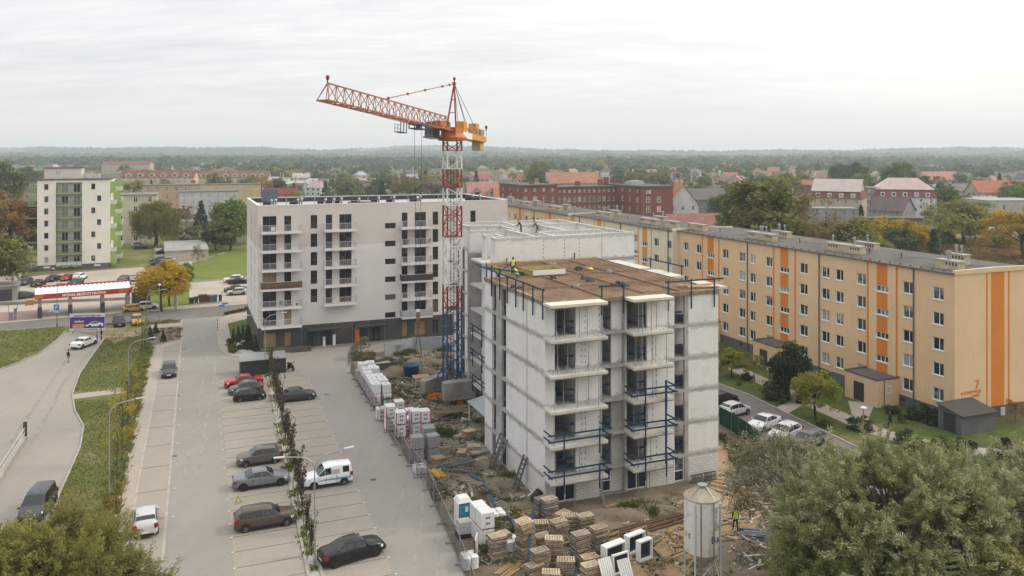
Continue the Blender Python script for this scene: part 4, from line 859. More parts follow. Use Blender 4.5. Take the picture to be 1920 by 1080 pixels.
# propped balconies
def balc(x0,x1,dep,z,m=None,t=.22,y0=-.018):
    mb = MB(); mb.box(x0,-dep,z-t,x1,y0,z); return mb.build('balcony_slab',m or M['concrete_pale'],cb)
def prop(par,x,y,z0,z1,leg=True):
    mb = MB(); zm = z0+(z1-z0)*.55; mb.tube((x,y,z0),(x,y,zm),.034,n=6); mb.tube((x,y,zm),(x,y,z1),.024,n=6); mb.box(x-.07,y-.07,z1-.012,x+.07,y+.07,z1-.002)
    if leg:
        for a in (0,2.1,4.2): mb.bar((x,y,z0+.75),(x+.45*math.cos(a+x),y+.45*math.sin(a+x),z0+.02),.03)
    return mb.build('prop',M['grey_metal'],par)
A0,A1 = FC.x(1033,-1.6),FC.x(1140,-1.6); B0,B1 = FC.x(1187,-1.6),FC.x(1264,-1.6)
bal = {}
for k in range(6):
    z = ZS[k]+.0; m = M['white'] if k == 5 and False else M['concrete_pale']
    for nm,x0,x1 in (('A',A0,A1),('B',B0,B1)):
        o = balc(x0,x1,1.65,z,None if k < 5 else M['fresh'] if 'fresh' in M else None); bal[nm,k] = o
        zb = .0 if k == 0 else ZS[k-1]
        for i in range(5 if k > 2 else 3):
            prop(o,x0+.5+(x1-x0-1)*i/(4 if k > 2 else 2)+R.uniform(-.25,.25),-1.3+R.uniform(0,.45)*(i % 2)*2,zb+.002,z-.33,R.random() < .6)
        mb = MB(); mb.box(x0+.1,-1.6,z-.32,x1-.05,-1.48,z-.222); mb.box(x0+.1,-.7,z-.32,x1-.05,-.58,z-.222); mb.build('formwork_beam',M['timber'],o,color=(1,.9,.7))
for k in range(5):
    for (y0,y1) in ((3.2,7.2),(10.2,14.0)):
        mb = MB(); mb.box(CX+.02,y0,ZS[k]-.2,CX+1.65,y1,ZS[k]); o = mb.build('balcony_slab',M['concrete_pale'],cb)
        for i in range(2): mb = MB(); prop(o,CX+1.4,y0+.5+i*(y1-y0-1),ZS[k]+.002,ZS[k+1]-.22)
def rail(par,pts,posts,z,m=M['blue_steel'],two=True,name='guard_rail',low=-.9,hi=1.15):
    mb = MB()
    for a,b in zip(pts[:-1],pts[1:]):
        d = (Vector(b)-Vector(a)).normalized()*.25
        for h in ((1.02,.5) if two else (1.02,)): mb.bar((a[0]-d.x,a[1]-d.y,z+h),(b[0]+d.x,b[1]+d.y,z+h),.05,.13)
    for x,y in posts: mb.bar((x,y,z+low),(x,y,z+hi),.08,.11)
    return mb.build(name,m,par)
e = 1.72
def brail(nm,k,x0,x1): return rail(bal[nm,k],[(x0-.05,-.5),(x0-.05,-e),(x1+.05,-e),(x1+.05,-.4)],[(x0+1.1,-e-.09),(x1-.9,-e-.09)],ZS[k])
for k in (0,1): brail('A',k,A0,A1)
for k in (0,1,2): brail('B',k,B0,B1)
mb = MB(); mb.bar((B1-1.0,-e-.16,ZS[0]+.3),(B1-1.0,-e-.16,ZS[2]+1.6),.13); mb.build('guard_post',M['blue_steel'],cb)
# the deck being reinforced on top
ZD = ZS[5]
slab([(-.03,-.03),(CX+.03,-.03),(CX+.03,CY-.02),(3.62,CY-.02),(3.62,YL+.02),(-.03,YL+.02)],ZD-.08,'deck_formwork',M['formwork'],.2)
slab([(.12,.12),(CX-.12,.12),(CX-.12,CY-.1),(3.78,CY-.1),(3.78,YL-.1),(.12,YL-.1)],ZD-.02,'deck',M['deck'],.05)
rb = MB(); q = .34; x = .4
while x < CX-.3: rb.bar((x+R.uniform(-.03,.03),.25,ZD+.03),(x+R.uniform(-.03,.03),(YL if x < 3.9 else CY)-.3,ZD+.03),.022); x += q
y = .3
while y < CY-.3: rb.bar((.25 if y < YL-.2 else 3.9,y+R.uniform(-.03,.03),ZD+.055),(CX-.25,y+R.uniform(-.03,.03),ZD+.055),.022); y += q
o = rb.build('reinforcement_mesh',M['rust'],cb); o['kind'] = 'stuff'
for x in (5.6,9.8,13.4):
    mb = MB(); mb.bar((x,.5,ZD+.09),(x,CY-.6,ZD+.09),.20,.08); mb.build('beam_cage',M['rust'],cb)
for y in (6.2,13.0):
    mb = MB(); mb.bar((.5,y,ZD+.14),(CX-.5,y,ZD+.14),.20,.06); mb.build('beam_cage',M['rust'],cb)
for (a,b,c,d,m,h) in ((-.05,-.09,CX+.05,-.035,'formwork',.06),(-.09,-.09,-.035,YL,'formwork',.06),(CX+.035,-.05,CX+.09,CY-.1,'formwork',.06),(3.7,CY-.1,CX,CY-.04,'ply_yellow',.16),(3.58,YL+.1,3.625,CY-.1,'ply_yellow',.08)):
    mb = MB(); mb.box(a,b,ZD-(.5 if m == 'ply_yellow' else .3),c,d,ZD+h); mb.build('edge_board',M[m],cb)
hx0 = FC.x(1000,13.2); hx1 = FC.x(1060,13.2); hy0,hy1 = 13.2,16.2
mb = MB(); mb.box(hx0,hy0,ZD+.06,hx1,hy0+.1,ZD+.62); mb.build('shaft_form',M['white'],cb)
mb = MB(); mb.box(hx0-.1,hy0,ZD+.06,hx0-.01,hy1,ZD+.62); mb.box(hx1+.01,hy0,ZD+.06,hx1+.1,hy1,ZD+.62); mb.box(hx0,hy1-.1,ZD+.06,hx1,hy1,ZD+.62); mb.build('shaft_form',M['ply_yellow'],cb)
mb = MB(); mb.box(hx0,hy0+.11,ZD+.06,hx1,hy1-.11,ZD+.2); mb.build('shaft_floor',M['concrete'],cb)
for i,(u,v,s) in enumerate(((1037,523,.5),(1095,523,.6),(1107,527,.8),(1081,539,.55),(1163,533,.9),(1172,538,.8),(1142,511,.5),(1035,497,.9),(968,540,1.2),(979,516,.5),(1085,505,1.1),(1100,505,.5))):
    z = ZD+.07; p = G(u,v,z); q = mobj('junction_box',(lambda b: (b.box(-s*.5,-.22,0,s*.5,.22,.16),b.box(-s*.4,-.15,.165,-s*.1,.15,.32),b.bar((s*.2,-.2,.17),(s*.35,.2,.30),.09),b.mesh('deck_gear',M['any']))[-1])(MB()),None,p,TH+R.uniform(-.6,.6),R.choice(((.05,.05,.05),(.09,.09,.1),(.3,.3,.3))))
    q.name = 'tool_crate'; props(q,('dark tool crate on the rusty deck beside the white shaft form','small black crate in the middle of the deck, left of two','long black crate in the middle of the deck, right of two','dark bucket crate on the front half of the deck','dark crate near the blue front rail frame','grey crate just right of the front rail frame','grey tool heap at the right rear of the deck','grey tray at the rear edge of the deck','flat dark tray beside the left deck rail','small dark crate near the standing worker','long black tool tray at the rear centre of the deck','small dark case beside the yellow helmet')[i],'tool crate','tools lying on the deck')
p = G(1107,505.5,ZD+.07); mb = MB(); mb.lathe([(.34,0),(.30,.12),(.18,.24),(.02,.28)],(0,0,0),10); props(mb.build('bucket',M['any'],None,True,p,0,(.65,.48,.03)),'small yellow dome lying on the rear of the deck','bucket')
# blue rails round the deck
ps = []
for u in (1017.5,999,981,967,951,937,921.5): y = FC.y(u,-.17); ps.append((-.17,y))
rail(cb,[(-.12,ps[0][1]),(-.12,YL+2)],ps,ZD,two=False,low=-1.45,hi=1.12)
for y in (YL-2.6,YL-.4,YL+1.2): mb = MB(); mb.bar((.6,y,ZD-.6),(.6,y,ZD+1.3),.1); mb.build('guard_post',M['blue_steel'],cb)
rail(cb,[(.6,YL-3),(3.2,YL+1.4)],[],ZD,two=False)
rail(cb,[(.45,YL+1.3),(2.6,YL-3.4)],[],ZD-.2,two=False)
xa,xb = FC.x(1128,-.17),FC.x(1169,-.17); rail(cb,[(xa,-.12),(xb,-.12)],[(xa,-.2),(xb,-.2)],ZD,two=False,low=-1.4)
xa,xb,xc = FC.x(1253,-.17),FC.x(1296,-.17),FC.x(1339,-.17); rail(cb,[(xa,-.12),(xc+.8,-.12)],[(xa,-.2),(xb,-.2),(xc,-.2)],ZD,two=False,low=-1.5)
ys = [FC.y(u,CX+1.5) for u in (1277,1252,1218)]; rail(cb,[(CX+1.5,ys[0]-.3),(CX+1.5,ys[2])],[(CX+1.58,y) for y in ys],ZD,two=False,low=-.5)
for (y0,y1) in ((1.0,5.4),(8.2,13.2),(14.2,21.5)):
    mb = MB(); mb.box(CX+.12,y0,ZD-.2,CX+1.8,y1,ZD+.03); mb.build('balcony_slab',M['concrete_pale'],cb)
for i,(x,y) in enumerate(((CX-1.2,2.0),(CX-.8,1.2),(CX+.9,2.6))):
    mb = MB(); mb.box(-1.5,-.2,0,1.5,.2,.09); props(mb.build('plank_bundle',M['timber'],None,loc=FC.w(x,y,ZD+(.09 if i < 2 else .04)),rotz=TH-.5+i*.25,color=(1.2,1.1,.95)),('pale plank at the right corner of the deck','pale plank nearest the right blue rail','plank lying on the right balcony slab of the deck')[i],'plank')
# ------------------------------------------------------------------ second, higher part of the site building
ub = thing('unfinished_building','rear part of the building site with a topmost storey of bare white block walls','building',FC.o,TH)
def blk(x0,y0,z0,x1,y1,z1,m=M['aac'],name='wall_panel'):
    mb = MB(); mb.box(x0,y0,z0,x1,y1,z1); return mb.build(name,m,ub)
XR = 22.5; Z2 = ZD; Z3 = ZD+2.85
for k in range(6):
    zt = ZS[k]; mb = MB(); mb.prism([(4.6,23.86),(XR+.02,23.86),(XR+.02,45.4),(6.48,45.4),(6.48,38.98),(8.28,38.98),(8.28,28.5),(4.6,28.5)],zt-TK,zt); mb.build('floor_slab',M['concrete'],ub)
    z0 = 0 if k == 0 else ZS[k-1]; z1 = zt-TK; m = M['aac_rough'] if k == 0 else M['aac']
    blk(17.35,23.9,z0,XR,24.14,z1,m); blk(XR-.24,24.15,z0,XR,45.3,z1,m)
    blk(4.62,24.0,z0,4.86,25.0,z1,m); blk(4.62,26.2,z0,4.86,28.4,z1,m); blk(4.87,28.2,z0,8.25,28.44,z1,m)
    blk(8.3,28.5,z0,8.54,31.0,z1,m); blk(8.3,32.2,z0,8.54,35.0,z1,m); blk(8.3,36.2,z0,8.54,38.9,z1,m)
    blk(6.5,39.0,z0,8.3,39.24,z1,M['concrete'] if k else m); blk(6.5,39.25,z0,6.74,40.3,z1,m); blk(6.5,41.6,z0,6.74,42.6,z1,m); blk(6.5,43.9,z0,6.74,45.3,z1,m)
    for (y0,y1) in ((40.3,41.6),(42.6,43.9)):
        mb = MB(); mb.box(6.62,y0,z0,6.68,y1,z1); mb.build('dark_window',M['glass_dark'],ub)
    blk(6.8,45.0,z0,XR-.3,45.2,z1,m); blk(9.0,38.9,z0,XR-.3,39.1,z1,m,'inner_wall')
    if k < 6:
        mb = MB(); mb.box(3.55,24.2,zt-.2,5.4,29.4,zt+.004); o = mb.build('balcony_slab',M['concrete_pale'],ub)
        if k: mb = MB(); prop(o,3.8,28.6,ZS[k-1]+.006,zt-.21,True)
        mb = MB(); mb.box(XR+.03,26,zt-.2,XR+1.7,30,zt); mb.build('balcony_slab',M['concrete_pale'],ub)
    if k in (0,1,2): rail(o,[(3.5,24.3),(3.5,29.3)],[(3.46,25.2),(3.46,28.4)],zt,name='guard_rail')
T = .26
blk(4.6,23.9,Z2,8.05,24.16,Z3); blk(8.06,23.9,Z2,18.0,24.16,Z3+.03); blk(18.16,23.9,Z2-.0,XR,24.16,Z3+.1)
blk(18.01,23.92,Z2,18.15,24.14,Z3+.04,M['concrete_pale'],'joint_column')
for y,x0,x1,h in ((29.4,12.2,20.9,0),(34.0,5.0,11.0,-.1),(38.9,9.2,XR,.05),(45.2,6.6,XR,0),(31.5,13.5,17,-.3)):
    blk(x0,y,Z2,x1,y+T,Z3+h)
for x,y0,y1,h in ((4.6,24.17,25.4,0),(4.6,27.2,28.3,0),(8.3,28.7,33.9,-.6),(6.5,39.2,45.1,.1),(12.2,24.2,29.3,-.05),(11.0,34.3,38.8,-.05),(16.5,29.8,38.8,-.1),(XR-T,24.2,45.1,0),(13.6,39.3,45.0,-.1),(9.8,24.2,33.9,-.05),(18.6,39.3,45,0)):
    blk(x,y0,Z2,x+T,y1,Z3+h)
blk(6.76,39.0,Z2,9.1,39.26,Z3+.1); blk(5.4,28.4,Z2,8.2,28.66,Z3-.3)
for x in (10.5,13.2,15.1):
    mb = MB(); 
    for i in range(5): mb.obox((x,23.885,Z2+.4+i*.45),(.05,.02,.2))
    mb.build('anchor_slot',M['dark'],ub)
for x,h in ((5.9,.6),(14.4,.8)): mb = MB(); mb.box(x,23.80,Z2,x+.12,23.885,Z2+h); mb.build('form_board',M['plinth'],ub)
for i,(x,y,c) in enumerate(((10.6,41,(.42,.33,.22)),(15,41.5,(.6,.6,.6)),(11,36,(.45,.36,.25)))):
    mb = MB(); mb.box(-1.3,-.6,0,1.3,.6,.12); mb.box(-1.2,-.5,.122,1.1,.5,.5); props(mb.build('material_stack',M['any'],None,loc=FC.w(x,y,Z2+.002),rotz=TH,color=c),('brown stack of boards in the far left room of the top walls','white block stack in the far room of the top walls','timber stack in the middle room of the top walls')[i],'building material')
# ------------------------------------------------------------------ tower crane
CR = G(848,745); ct = thing('tower_crane','orange slewing tower crane on a red, white and blue lattice mast','tower crane',(CR.x,CR.y,0),TH)
zc = lambda v: H-(v-HZ)*CR.y/FPX
a = .885
def mast_sec(z0,z1,m,nm,cell=1.15,wide=True):
    mb = MB()
    for x in (-a,a):
        for y in (-a,a): mb.bar((x,y,z0),(x,y,z1-.004),.17)
    mb.build('mast_leg',m,ct); n = max(1,round((z1-z0)/cell)); h = (z1-z0)/n
    mb = MB()
    for i in range(n):
        b = z0+i*h; c = b+h
        for s,(p,q) in enumerate((((-a,-a),(a,-a)),((a,-a),(a,a)),((a,a),(-a,a)),((-a,a),(-a,-a)))):
            if (i+s) % 2: p,q = q,p
            mb.bar((p[0],p[1],b+.05),(q[0],q[1],c),.085); 
            if i % 2 == 0: mb.bar((p[0],p[1],b+.05),(q[0],q[1],b+.05),.08)
    mb.build('lattice',m,ct)
secs = [(-.3,578,'crane_blue'),(578,534,'crane_red'),(534,444,'crane_white'),(444,385,'crane_red'),(385,352,'crane_white'),(352,317,'crane_red'),(317,283,'crane_white'),(283,265,'crane_red')]
for v0,v1,m in secs: mast_sec(v0 if v0 < 0 else zc(v0),zc(v1),M[m],'')
mb = MB(); mb.bar((.3,.3,0),(.3,.3,zc(300)),.07); mb.bar((-.1,.3,0),(-.1,.3,zc(300)),.07); z = .5
while z < zc(300): mb.bar((.3,.3,z),(-.1,.3,z),.04); z += .45
mb.build('ladder',M['dark'],ct)
for v in (352,385,444,490,534,578,620): mb = MB(); mb.box(-a+.1,-.2,zc(v)-.04,a-.1,a-.05,zc(v)); mb.build('landing',M['dark'],ct)
mb = MB(); mb.path([(-.5,.55,.3),(-.52,.5,zc(540)),(-.46,.55,zc(440)),(-.5,.5,zc(290))],.06,5); mb.build('cable',M['black'],ct)
zt = zc(265)
mb = MB(); mb.lathe([(1.05,0),(1.75,.10),(1.8,.45),(1.3,.95),(1.15,1.0)],(0,0,zt),12); mb.build('slewing_ring',M['crane_orange'],ct)
JD = Vector((-.33,-.944,0)).normalized(); phi = math.atan2(JD.y,JD.x)-TH; tilt = math.atan2(34.19-32.1,28.5)
up = thing('slewing_part',None,None); up.parent = ct; del_ = up; up.location = (0,0,31.9); up.rotation_euler = (0,-tilt,phi)
def ub_(mb,name,m,smooth=False): return mb.build(name,m,up,smooth)
JL = 28.6; hb = .62; ht = 1.72
mb = MB(); mb.box(-1.2,-.95,-.35,1.2,.95,.55); ub_(mb,'turntable',M['crane_orange'])
mb = MB()
for y in (-hb,hb): mb.bar((.6,y,.1),(JL,y,.1),.12)
mb.bar((1.5,0,ht),(JL-.6,0,ht),.13); ub_(mb,'jib_chord',M['crane_jib'])
n = 19; d = (JL-1.5)/n; mb = MB(); mb2 = MB()
for i in range(n):
    x0 = 1.5+i*d; x1 = x0+d; xm = x0+d/2
    for y in (-hb,hb): mb.bar((x0,y,.1),(xm,0,ht),.06); mb.bar((xm,0,ht),(x1,y,.1),.06)
    mb2.bar((x0,-hb,.1),(x0,hb,.1),.085)
    if i % 2: mb2.bar((x0,-hb,.1),(x1,hb,.1),.07)
    else: mb2.bar((x0,hb,.1),(x1,-hb,.1),.07)
for y in (-hb,hb): mb.bar((JL,y,.1),(JL-.6,0,ht),.08)
mb2.bar((JL,-hb,.1),(JL,hb,.1),.12); ub_(mb,'jib_lattice',M['crane_jib']); ub_(mb2,'jib_floor_brace',M['crane_jib'])
mb = MB(); mb.box(1.7,-.5,.18,4.6,.5,.95); ub_(mb,'hoist_winch',M['crane_orange'])
mb = MB(); mb.tube((2.4,-.55,.8),(2.4,.55,.8),.36,n=12); ub_(mb,'winch_drum',M['dark'])
ap = Vector((-.15,0,5.95)); mb = MB()
for y in (-.62,.62): mb.bar((.35,y,.5),ap,.15)
mb.bar((.18,-.4,2.4),(.18,.4,2.4),.08); mb.bar((.03,-.22,4.0),(.03,.22,4.0),.08); mb.obox(ap-Vector((0,0,.15)),(.4,.3,.35)); ub_(mb,'tower_head',M['crane_red'])
tj = Vector((17.0,0,ht+.1)); mb = MB(); mb.tube(ap,tj,.05,n=6); ub_(mb,'jib_tie',M['crane_red'])
for f in (.08,.2,.47,.72,.97): p = ap.lerp(tj,f); mb = MB(); mb.obox(p-Vector((0,0,.12)),(.32,.14,.24)); ub_(mb,'tie_plate',M['crane_red'])
mb = MB()
for y in (-.6,.6): mb.tube(ap,(-6.72,y,.6),.035,n=5); mb.tube(ap,(-3.36,y*.9,.5),.03,n=5)
ub_(mb,'counter_tie',M['dark'])
mb = MB(); mb.box(-9.20,-.8,-.42,-1.2,.8,-.1); ub_(mb,'counter_jib',M['crane_yellow'])
mb = MB(); mb.box(-4.38,.81,-.5,-1.3,.86,.28); mb.box(-4.38,-.86,-.5,-1.3,-.81,.28); ub_(mb,'side_board',M['white'])
mb = MB(); mb.box(-9.20,.81,-.42,-4.39,.88,.3); mb.box(-9.20,-.88,-.42,-4.39,-.81,.3); ub_(mb,'side_board',M['crane_yellow'])
mb = MB(); mb.box(-3.21,-.5,-.09,-2.12,.6,1.6); ub_(mb,'control_cabinet',M['crane_yellow'])
mb = MB(); mb.box(-7.45,-.6,-.09,-6.50,.5,1.8); ub_(mb,'hoist_cabinet',M['crane_yellow'])
for x in (-8.98,-8.58,-8.18): mb = MB(); mb.box(x,-.6,-1.55,x+.36,.6,1.2); ub_(mb,'counterweight',M['any']).color = (.42,.36,.20,1)
mb = MB(); L_ = [(-9.20,-.86),(-1.3,-.86)]
for y in (-.86,.86):
    mb.bar((-9.20,y,1.1),(-3.29,y,1.1),.04); mb.bar((-9.20,y,.7),(-3.29,y,.7),.03)
    for i in range(7): mb.bar((-9.20+i*.98,y,.25),(-9.20+i*.98,y,1.1),.04)
ub_(mb,'handrail',M['grey_metal'])
mb = MB(); mb.box(1.4,-2.1,-.75,3.3,-1.0,1.0); mb.box(1.2,-2.25,-.9,3.5,-.95,-.76); o = ub_(mb,'cab',M['any_gloss']); o.color = (.10,.11,.12,1)
mb = MB(); mb.box(1.5,-2.12,-.1,3.2,-2.102,.8); mb.box(3.302,-2.0,-.4,3.32,-1.1,.8); mb.build('cab_window',M['car_glass'],up)
for p,nm in ((ap+Vector((0,0,.15)),0),(Vector((JL-.62,0,ht+.02)),1),(Vector((-9.2,.8,1.1)),2)):
    mb = MB(); mb.tube(p,p+Vector((0,0,.3)),.07,n=5); o = ub_(mb,'beacon_post',M['dark']); mb = MB(); mb.lathe([(.11,0),(.16,.08),(.16,.34),(.08,.4)],p+Vector((0,0,.28)),10); mb.build('red_beacon',M['lamp_red'] if nm < 2 else M['dark'],up)
# trolley, ropes and hook block
tr = 9.4; mb = MB()
for y in (-hb-.14,hb+.14): mb.bar((tr-.9,y,.0),(tr+.9,y,.0),.12); mb.bar((tr-.7,y,-.5),(tr-.7,y,.15),.1); mb.bar((tr+.7,y,-.5),(tr+.7,y,.15),.1)
mb.box(tr-.9,-.7,-.55,tr+.9,.7,-.45); mb.bar((tr-.5,-.3,-.45),(tr-.5,-.3,.0),.3); mb.bar((tr+.4,.3,-.45),(tr+.4,.3,-.05),.3); ub_(mb,'trolley',M['crane_blue'])
mb = MB(); mb.box(tr+1.2,-1.5,-1.1,tr+2.6,-.8,-1.02)
for x in (tr+1.2,tr+1.9,tr+2.6): mb.bar((x,-.8,-1.1),(x,-.8,.1),.08); mb.bar((x,-1.5,-1.1),(x,-1.5,-.15),.05)
for h in (-.2,-.6): mb.bar((tr+1.2,-1.5,h),(tr+2.6,-1.5,h),.04)
ub_(mb,'service_basket',M['crane_blue'])
mb = MB(); mb.tube((JL-.4,.0,.05),(tr+.9,.0,-.25),.02,n=4); ub_(mb,'trolley_rope',M['dark'])
W_ = up; bpy.context.view_layer.update(); tp = up.matrix_world @ Vector((tr,0,-.5)); inv = ct.matrix_world.inverted()
zh = 10.9; mb = MB()
for s in (-.42,.42):
    q0 = inv @ Vector((tp.x+s,tp.y,tp.z)); q1 = inv @ Vector((tp.x+s*.35,tp.y,zh+.9)); mb.tube(q0,q1,.022,n=4)
mb.build('hoist_rope',M['dark'],ct)
c = inv @ Vector((tp.x,tp.y,zh)); mb = MB(); mb.lathe([(.24,-.1),(.27,0),(.24,.1)],c+Vector((0,0,.7)),14,axis='Y'); mb.obox(c+Vector((0,0,.1)),(.34,.26,.95)); o = mb.build('hook_block',M['rust'],ct)
mb = MB(); mb.obox(c+Vector((0,0,1.16)),(.4,.3,.22)); mb.build('hook_block_head',M['white'],o)
mb = MB(); mb.path([c+Vector(q) for q in ((0,0,.1),(0,0,-.3),(.16,0,-.5),(.0,0,-.68),(-.16,0,-.52))],.06,6)
for s in ((-.8,-.4),(.8,-.4),(-.8,.4),(.8,.4)): mb.tube(c+Vector((0,0,-.6)),c+Vector((s[0]*.5,s[1]*.5,-3.8)),.022,n=4)
mb.build('hook_chain',M['dark'],o)
# base cross and concrete ballast
mb = MB(); mb.box(-3.0,-.35,.15,3.0,.35,.65); mb.box(-.35,-3.0,.16,.35,-.36,.64); mb.box(-.35,.36,.16,.35,3.0,.64)
for x,y in ((-2.8,0),(2.8,0),(0,-2.8),(0,2.8)): mb.obox((x,y,0),(.7,.7,.15))
mb.build('base_frame',M['orange'],ct)
mb = MB()
for x,y in ((1,1),(-1,1),(1,-1),(-1,-1)): mb.bar((x*2.2,y*2.2,.4),(x*a,y*a,3.6),.14)
mb.build('base_strut',M['crane_blue'],ct)
for cx,cy,rz,n in ((-.1,-2.75,.0,4),(-1.9,1.7,.5,3),(2.6,.6,1.57,3)):
    for i in range(n):
        mb = MB(); h = .52; mb.prism([(-1.95,-.6),(1.95,-.6),(1.95,.35),(1.0,.75),(-1.0,.75),(-1.95,.35)],.66+i*h,.66+i*h+h-.02); q = mb.build('ballast_block',M['concrete_dark'],ct); q.location = (cx,cy,0); q.rotation_euler = (0,0,rz)
# ------------------------------------------------------------------ vegetation
def quads_mesh(name,V,tint,m):
    "V: (n,4,3) leaf quads, tint (n,)"
    n = len(V); me = bpy.data.meshes.new(name); me.vertices.add(n*4); me.vertices.foreach_set('co',V.astype(np.float32).ravel())
    me.loops.add(n*4); me.loops.foreach_set('vertex_index',np.arange(n*4,dtype=np.int32)); me.polygons.add(n)
    me.polygons.foreach_set('loop_start',np.arange(0,n*4,4,dtype=np.int32)); 
    at = me.attributes.new('tint','FLOAT','FACE'); at.data.foreach_set('value',tint.astype(np.float32))
    me.materials.append(m); me.update(calc_edges=True); return me
def unit(a): return a/np.maximum(1e-9,np.linalg.norm(a,axis=-1,keepdims=True))
def leaves(C,L,Wd,rs,up=.35,droop=0.0,outw=None):
    n = len(C); nrm = unit(rs.randn(n,3)*.8+np.array([0,0,up])+(0 if outw is None else outw*.6)); ax = unit(np.cross(nrm,rs.randn(n,3)))
    ax[:,2] -= droop; ax = unit(ax); si = unit(np.cross(nrm,ax)); l = (L*(.6+.8*rs.rand(n)))[:,None]; w = (Wd*(.6+.8*rs.rand(n)))[:,None]
    return np.stack([C-ax*l*.5,C+si*w*.5,C+ax*l*.5,C-si*w*.5],1)
def crown(seed,n,rx,rz,zc_,kind='round',clumps=40,cr=.28,leaf=.3,asp=.55,shell=.62,droop=0.0):
    rs = np.random.RandomState(seed); K = clumps
    d = unit(rs.randn(K,3)); r = (shell+(1-shell)*rs.rand(K))[:,None]
    if kind == 'cone':
        h = rs.rand(K)**1.2; ang = rs.rand(K)*6.283; rad_ = (1-h)*(.55+.45*rs.rand(K)); P = np.stack([np.cos(ang)*rad_*rx,np.sin(ang)*rad_*rx,(h*2-1)*rz+zc_],1)
    else:
        d[:,2] = np.where(d[:,2] < -.55,-d[:,2]*.5,d[:,2]); P = d*r*np.array([rx,rx*(.85+.3*rs.rand()),rz])+np.array([0,0,zc_])
        P *= 1
        lump = 1+.22*np.sin(d[:,0:1]*3.1+seed)*np.cos(d[:,1:2]*2.7+seed*1.7); P[:,:2] *= lump
    sz = cr*rx*(.6+.8*rs.rand(K)); ct_ = rs.rand(K); pick = rs.randint(0,K,n); o = rs.randn(n,3)
    o = o/np.maximum(.35,np.linalg.norm(o,axis=1,keepdims=True))*(rs.rand(n,1)**.45)
    flat = np.array([1,1,.72]); C = P[pick]+o*sz[pick][:,None]*flat
    if kind == 'weep':
        C[:,2] -= np.abs(rs.randn(n))*rz*.45*(np.hypot(C[:,0],C[:,1])/rx)
    tint = np.clip(.30+.42*ct_[pick]+.28*rs.rand(n),0,1); outw = unit(C-np.array([0,0,zc_]))
    V = leaves(C,leaf,leaf*asp,rs,.3,droop,outw)
    return V,tint,P
def trunk_mesh(name,h,r,tips,m,seed=0,n=7,top=None):
    rs = random.Random(seed); mb = MB(); top = top or h; p = Vector((0,0,-.15)); pts = [p]
    for i in range(1,5): pts.append(Vector((rs.uniform(-.04,.04)*h,rs.uniform(-.04,.04)*h,h*i/4)))
    for i in range(4): mb.tube(pts[i],pts[i+1],r*(1.25-.18*i),r*(1.25-.18*(i+1)),n)
    for t_ in tips:
        t_ = Vector(t_); b = pts[2].lerp(pts[4],rs.random()); mid = b.lerp(t_,.5)+Vector((rs.uniform(-.08,.08),rs.uniform(-.08,.08),.06))*h*.3
        mb.tube(b,mid,r*.42,r*.26,5); mb.tube(mid,t_,r*.26,r*.07,5)
    return mb.mesh(name,m)
_tm = {}
def template(key,n,rx,rz,zc_,th,tr,m='leaf',bark='bark',**k):
    if key in _tm: return _tm[key]
    V,t,P = crown(abs(hash_(key)) % 9999,n,rx,rz,zc_,**k); _tm[key] = (quads_mesh('crown',V,t,M[m]),trunk_mesh('trunk',th,tr,[tuple(p) for p in P[:14]],M[bark],seed=len(key)))
    return _tm[key]
def hash_(s): return sum(ord(c)*(i+3)*131 for i,c in enumerate(s))
def tree(tm,loc,h,label,group=None,color=(.06,.09,.025),wide=1.0,cat='tree',name='tree',base_h=10.0):
    c,t = tm; e = thing(name,label,cat,(loc[0],loc[1],0),R.random()*6.28,group); s = h/base_h; e.scale = (s*wide,s*wide,s)
    mobj('crown',c,e,color=color); mobj('trunk',t,e); return e
# templates are 10 m tall
for s_ in 'abcd':
    template('round'+s_,7000,4.4,4.5,5.3,6,.24,clumps=64,cr=.30,leaf=.55)
    template('far'+s_,1300,4.5,4.6,5.0,5,.26,clumps=36,cr=.34,leaf=.95,asp=.7)
for s_ in 'ab':
    template('tall'+s_,6500,2.9,4.7,5.2,7,.22,clumps=56,cr=.36,leaf=.50)
    template('cone'+s_,5200,2.7,4.9,5.0,9,.16,m='needle',kind='cone',clumps=130,cr=.20,leaf=.60,asp=.32,droop=.3)
    template('autumn'+s_,5600,4.5,4.6,5.3,6,.24,m='leaf_autumn',clumps=64,cr=.28,leaf=.50)
    template('thin'+s_,2400,3.8,4.5,5.4,7.0,.16,m='leaf_autumn',bark='bark_pale',clumps=40,cr=.26,leaf=.36)
template('wisp',900,3.4,4.6,5.4,8.5,.12,m='leaf_autumn',clumps=40,cr=.22,leaf=.34)
template('weep',24000,4.7,3.9,6.0,5.5,.35,kind='weep',clumps=80,cr=.25,leaf=.55,asp=.25,droop=2.4)
T = _tm
def at(u,v): p = G(u,v); return (p.x,p.y)
def hgt(u,v,vt): return (v-vt)*G(u,v).y/FPX
CG = {'green': (.108,.145,.038),'dark': (.062,.090,.034),'olive': (.160,.160,.048),'yellow': (.30,.22,.035),'gold': (.33,.215,.02),'rust': (.21,.115,.048),'brown': (.155,.112,.058),'lime': (.19,.20,.04),'conifer': (.034,.052,.028),'silver': (.13,.135,.085)}
def tr_px(kind,u,v,vt,label,color='green',wide=1.0,cat='tree',name='tree',group=None):
    c = CG[color]; j = R.uniform(.85,1.15); return tree(T[kind],at(u,v),hgt(u,v,vt),label,group,tuple(min(1,q*j) for q in c),wide,cat,name)
tr_px('weep',291,463,377,'weeping willow beside the far left tower block','olive',1.08)
tr_px('autumna',303,584,487,'tree turning golden yellow beside the car wash','gold',1.12)
tr_px('autumnb',318,574,496,'smaller golden tree just behind the yellow tree by the car wash','yellow',.9)
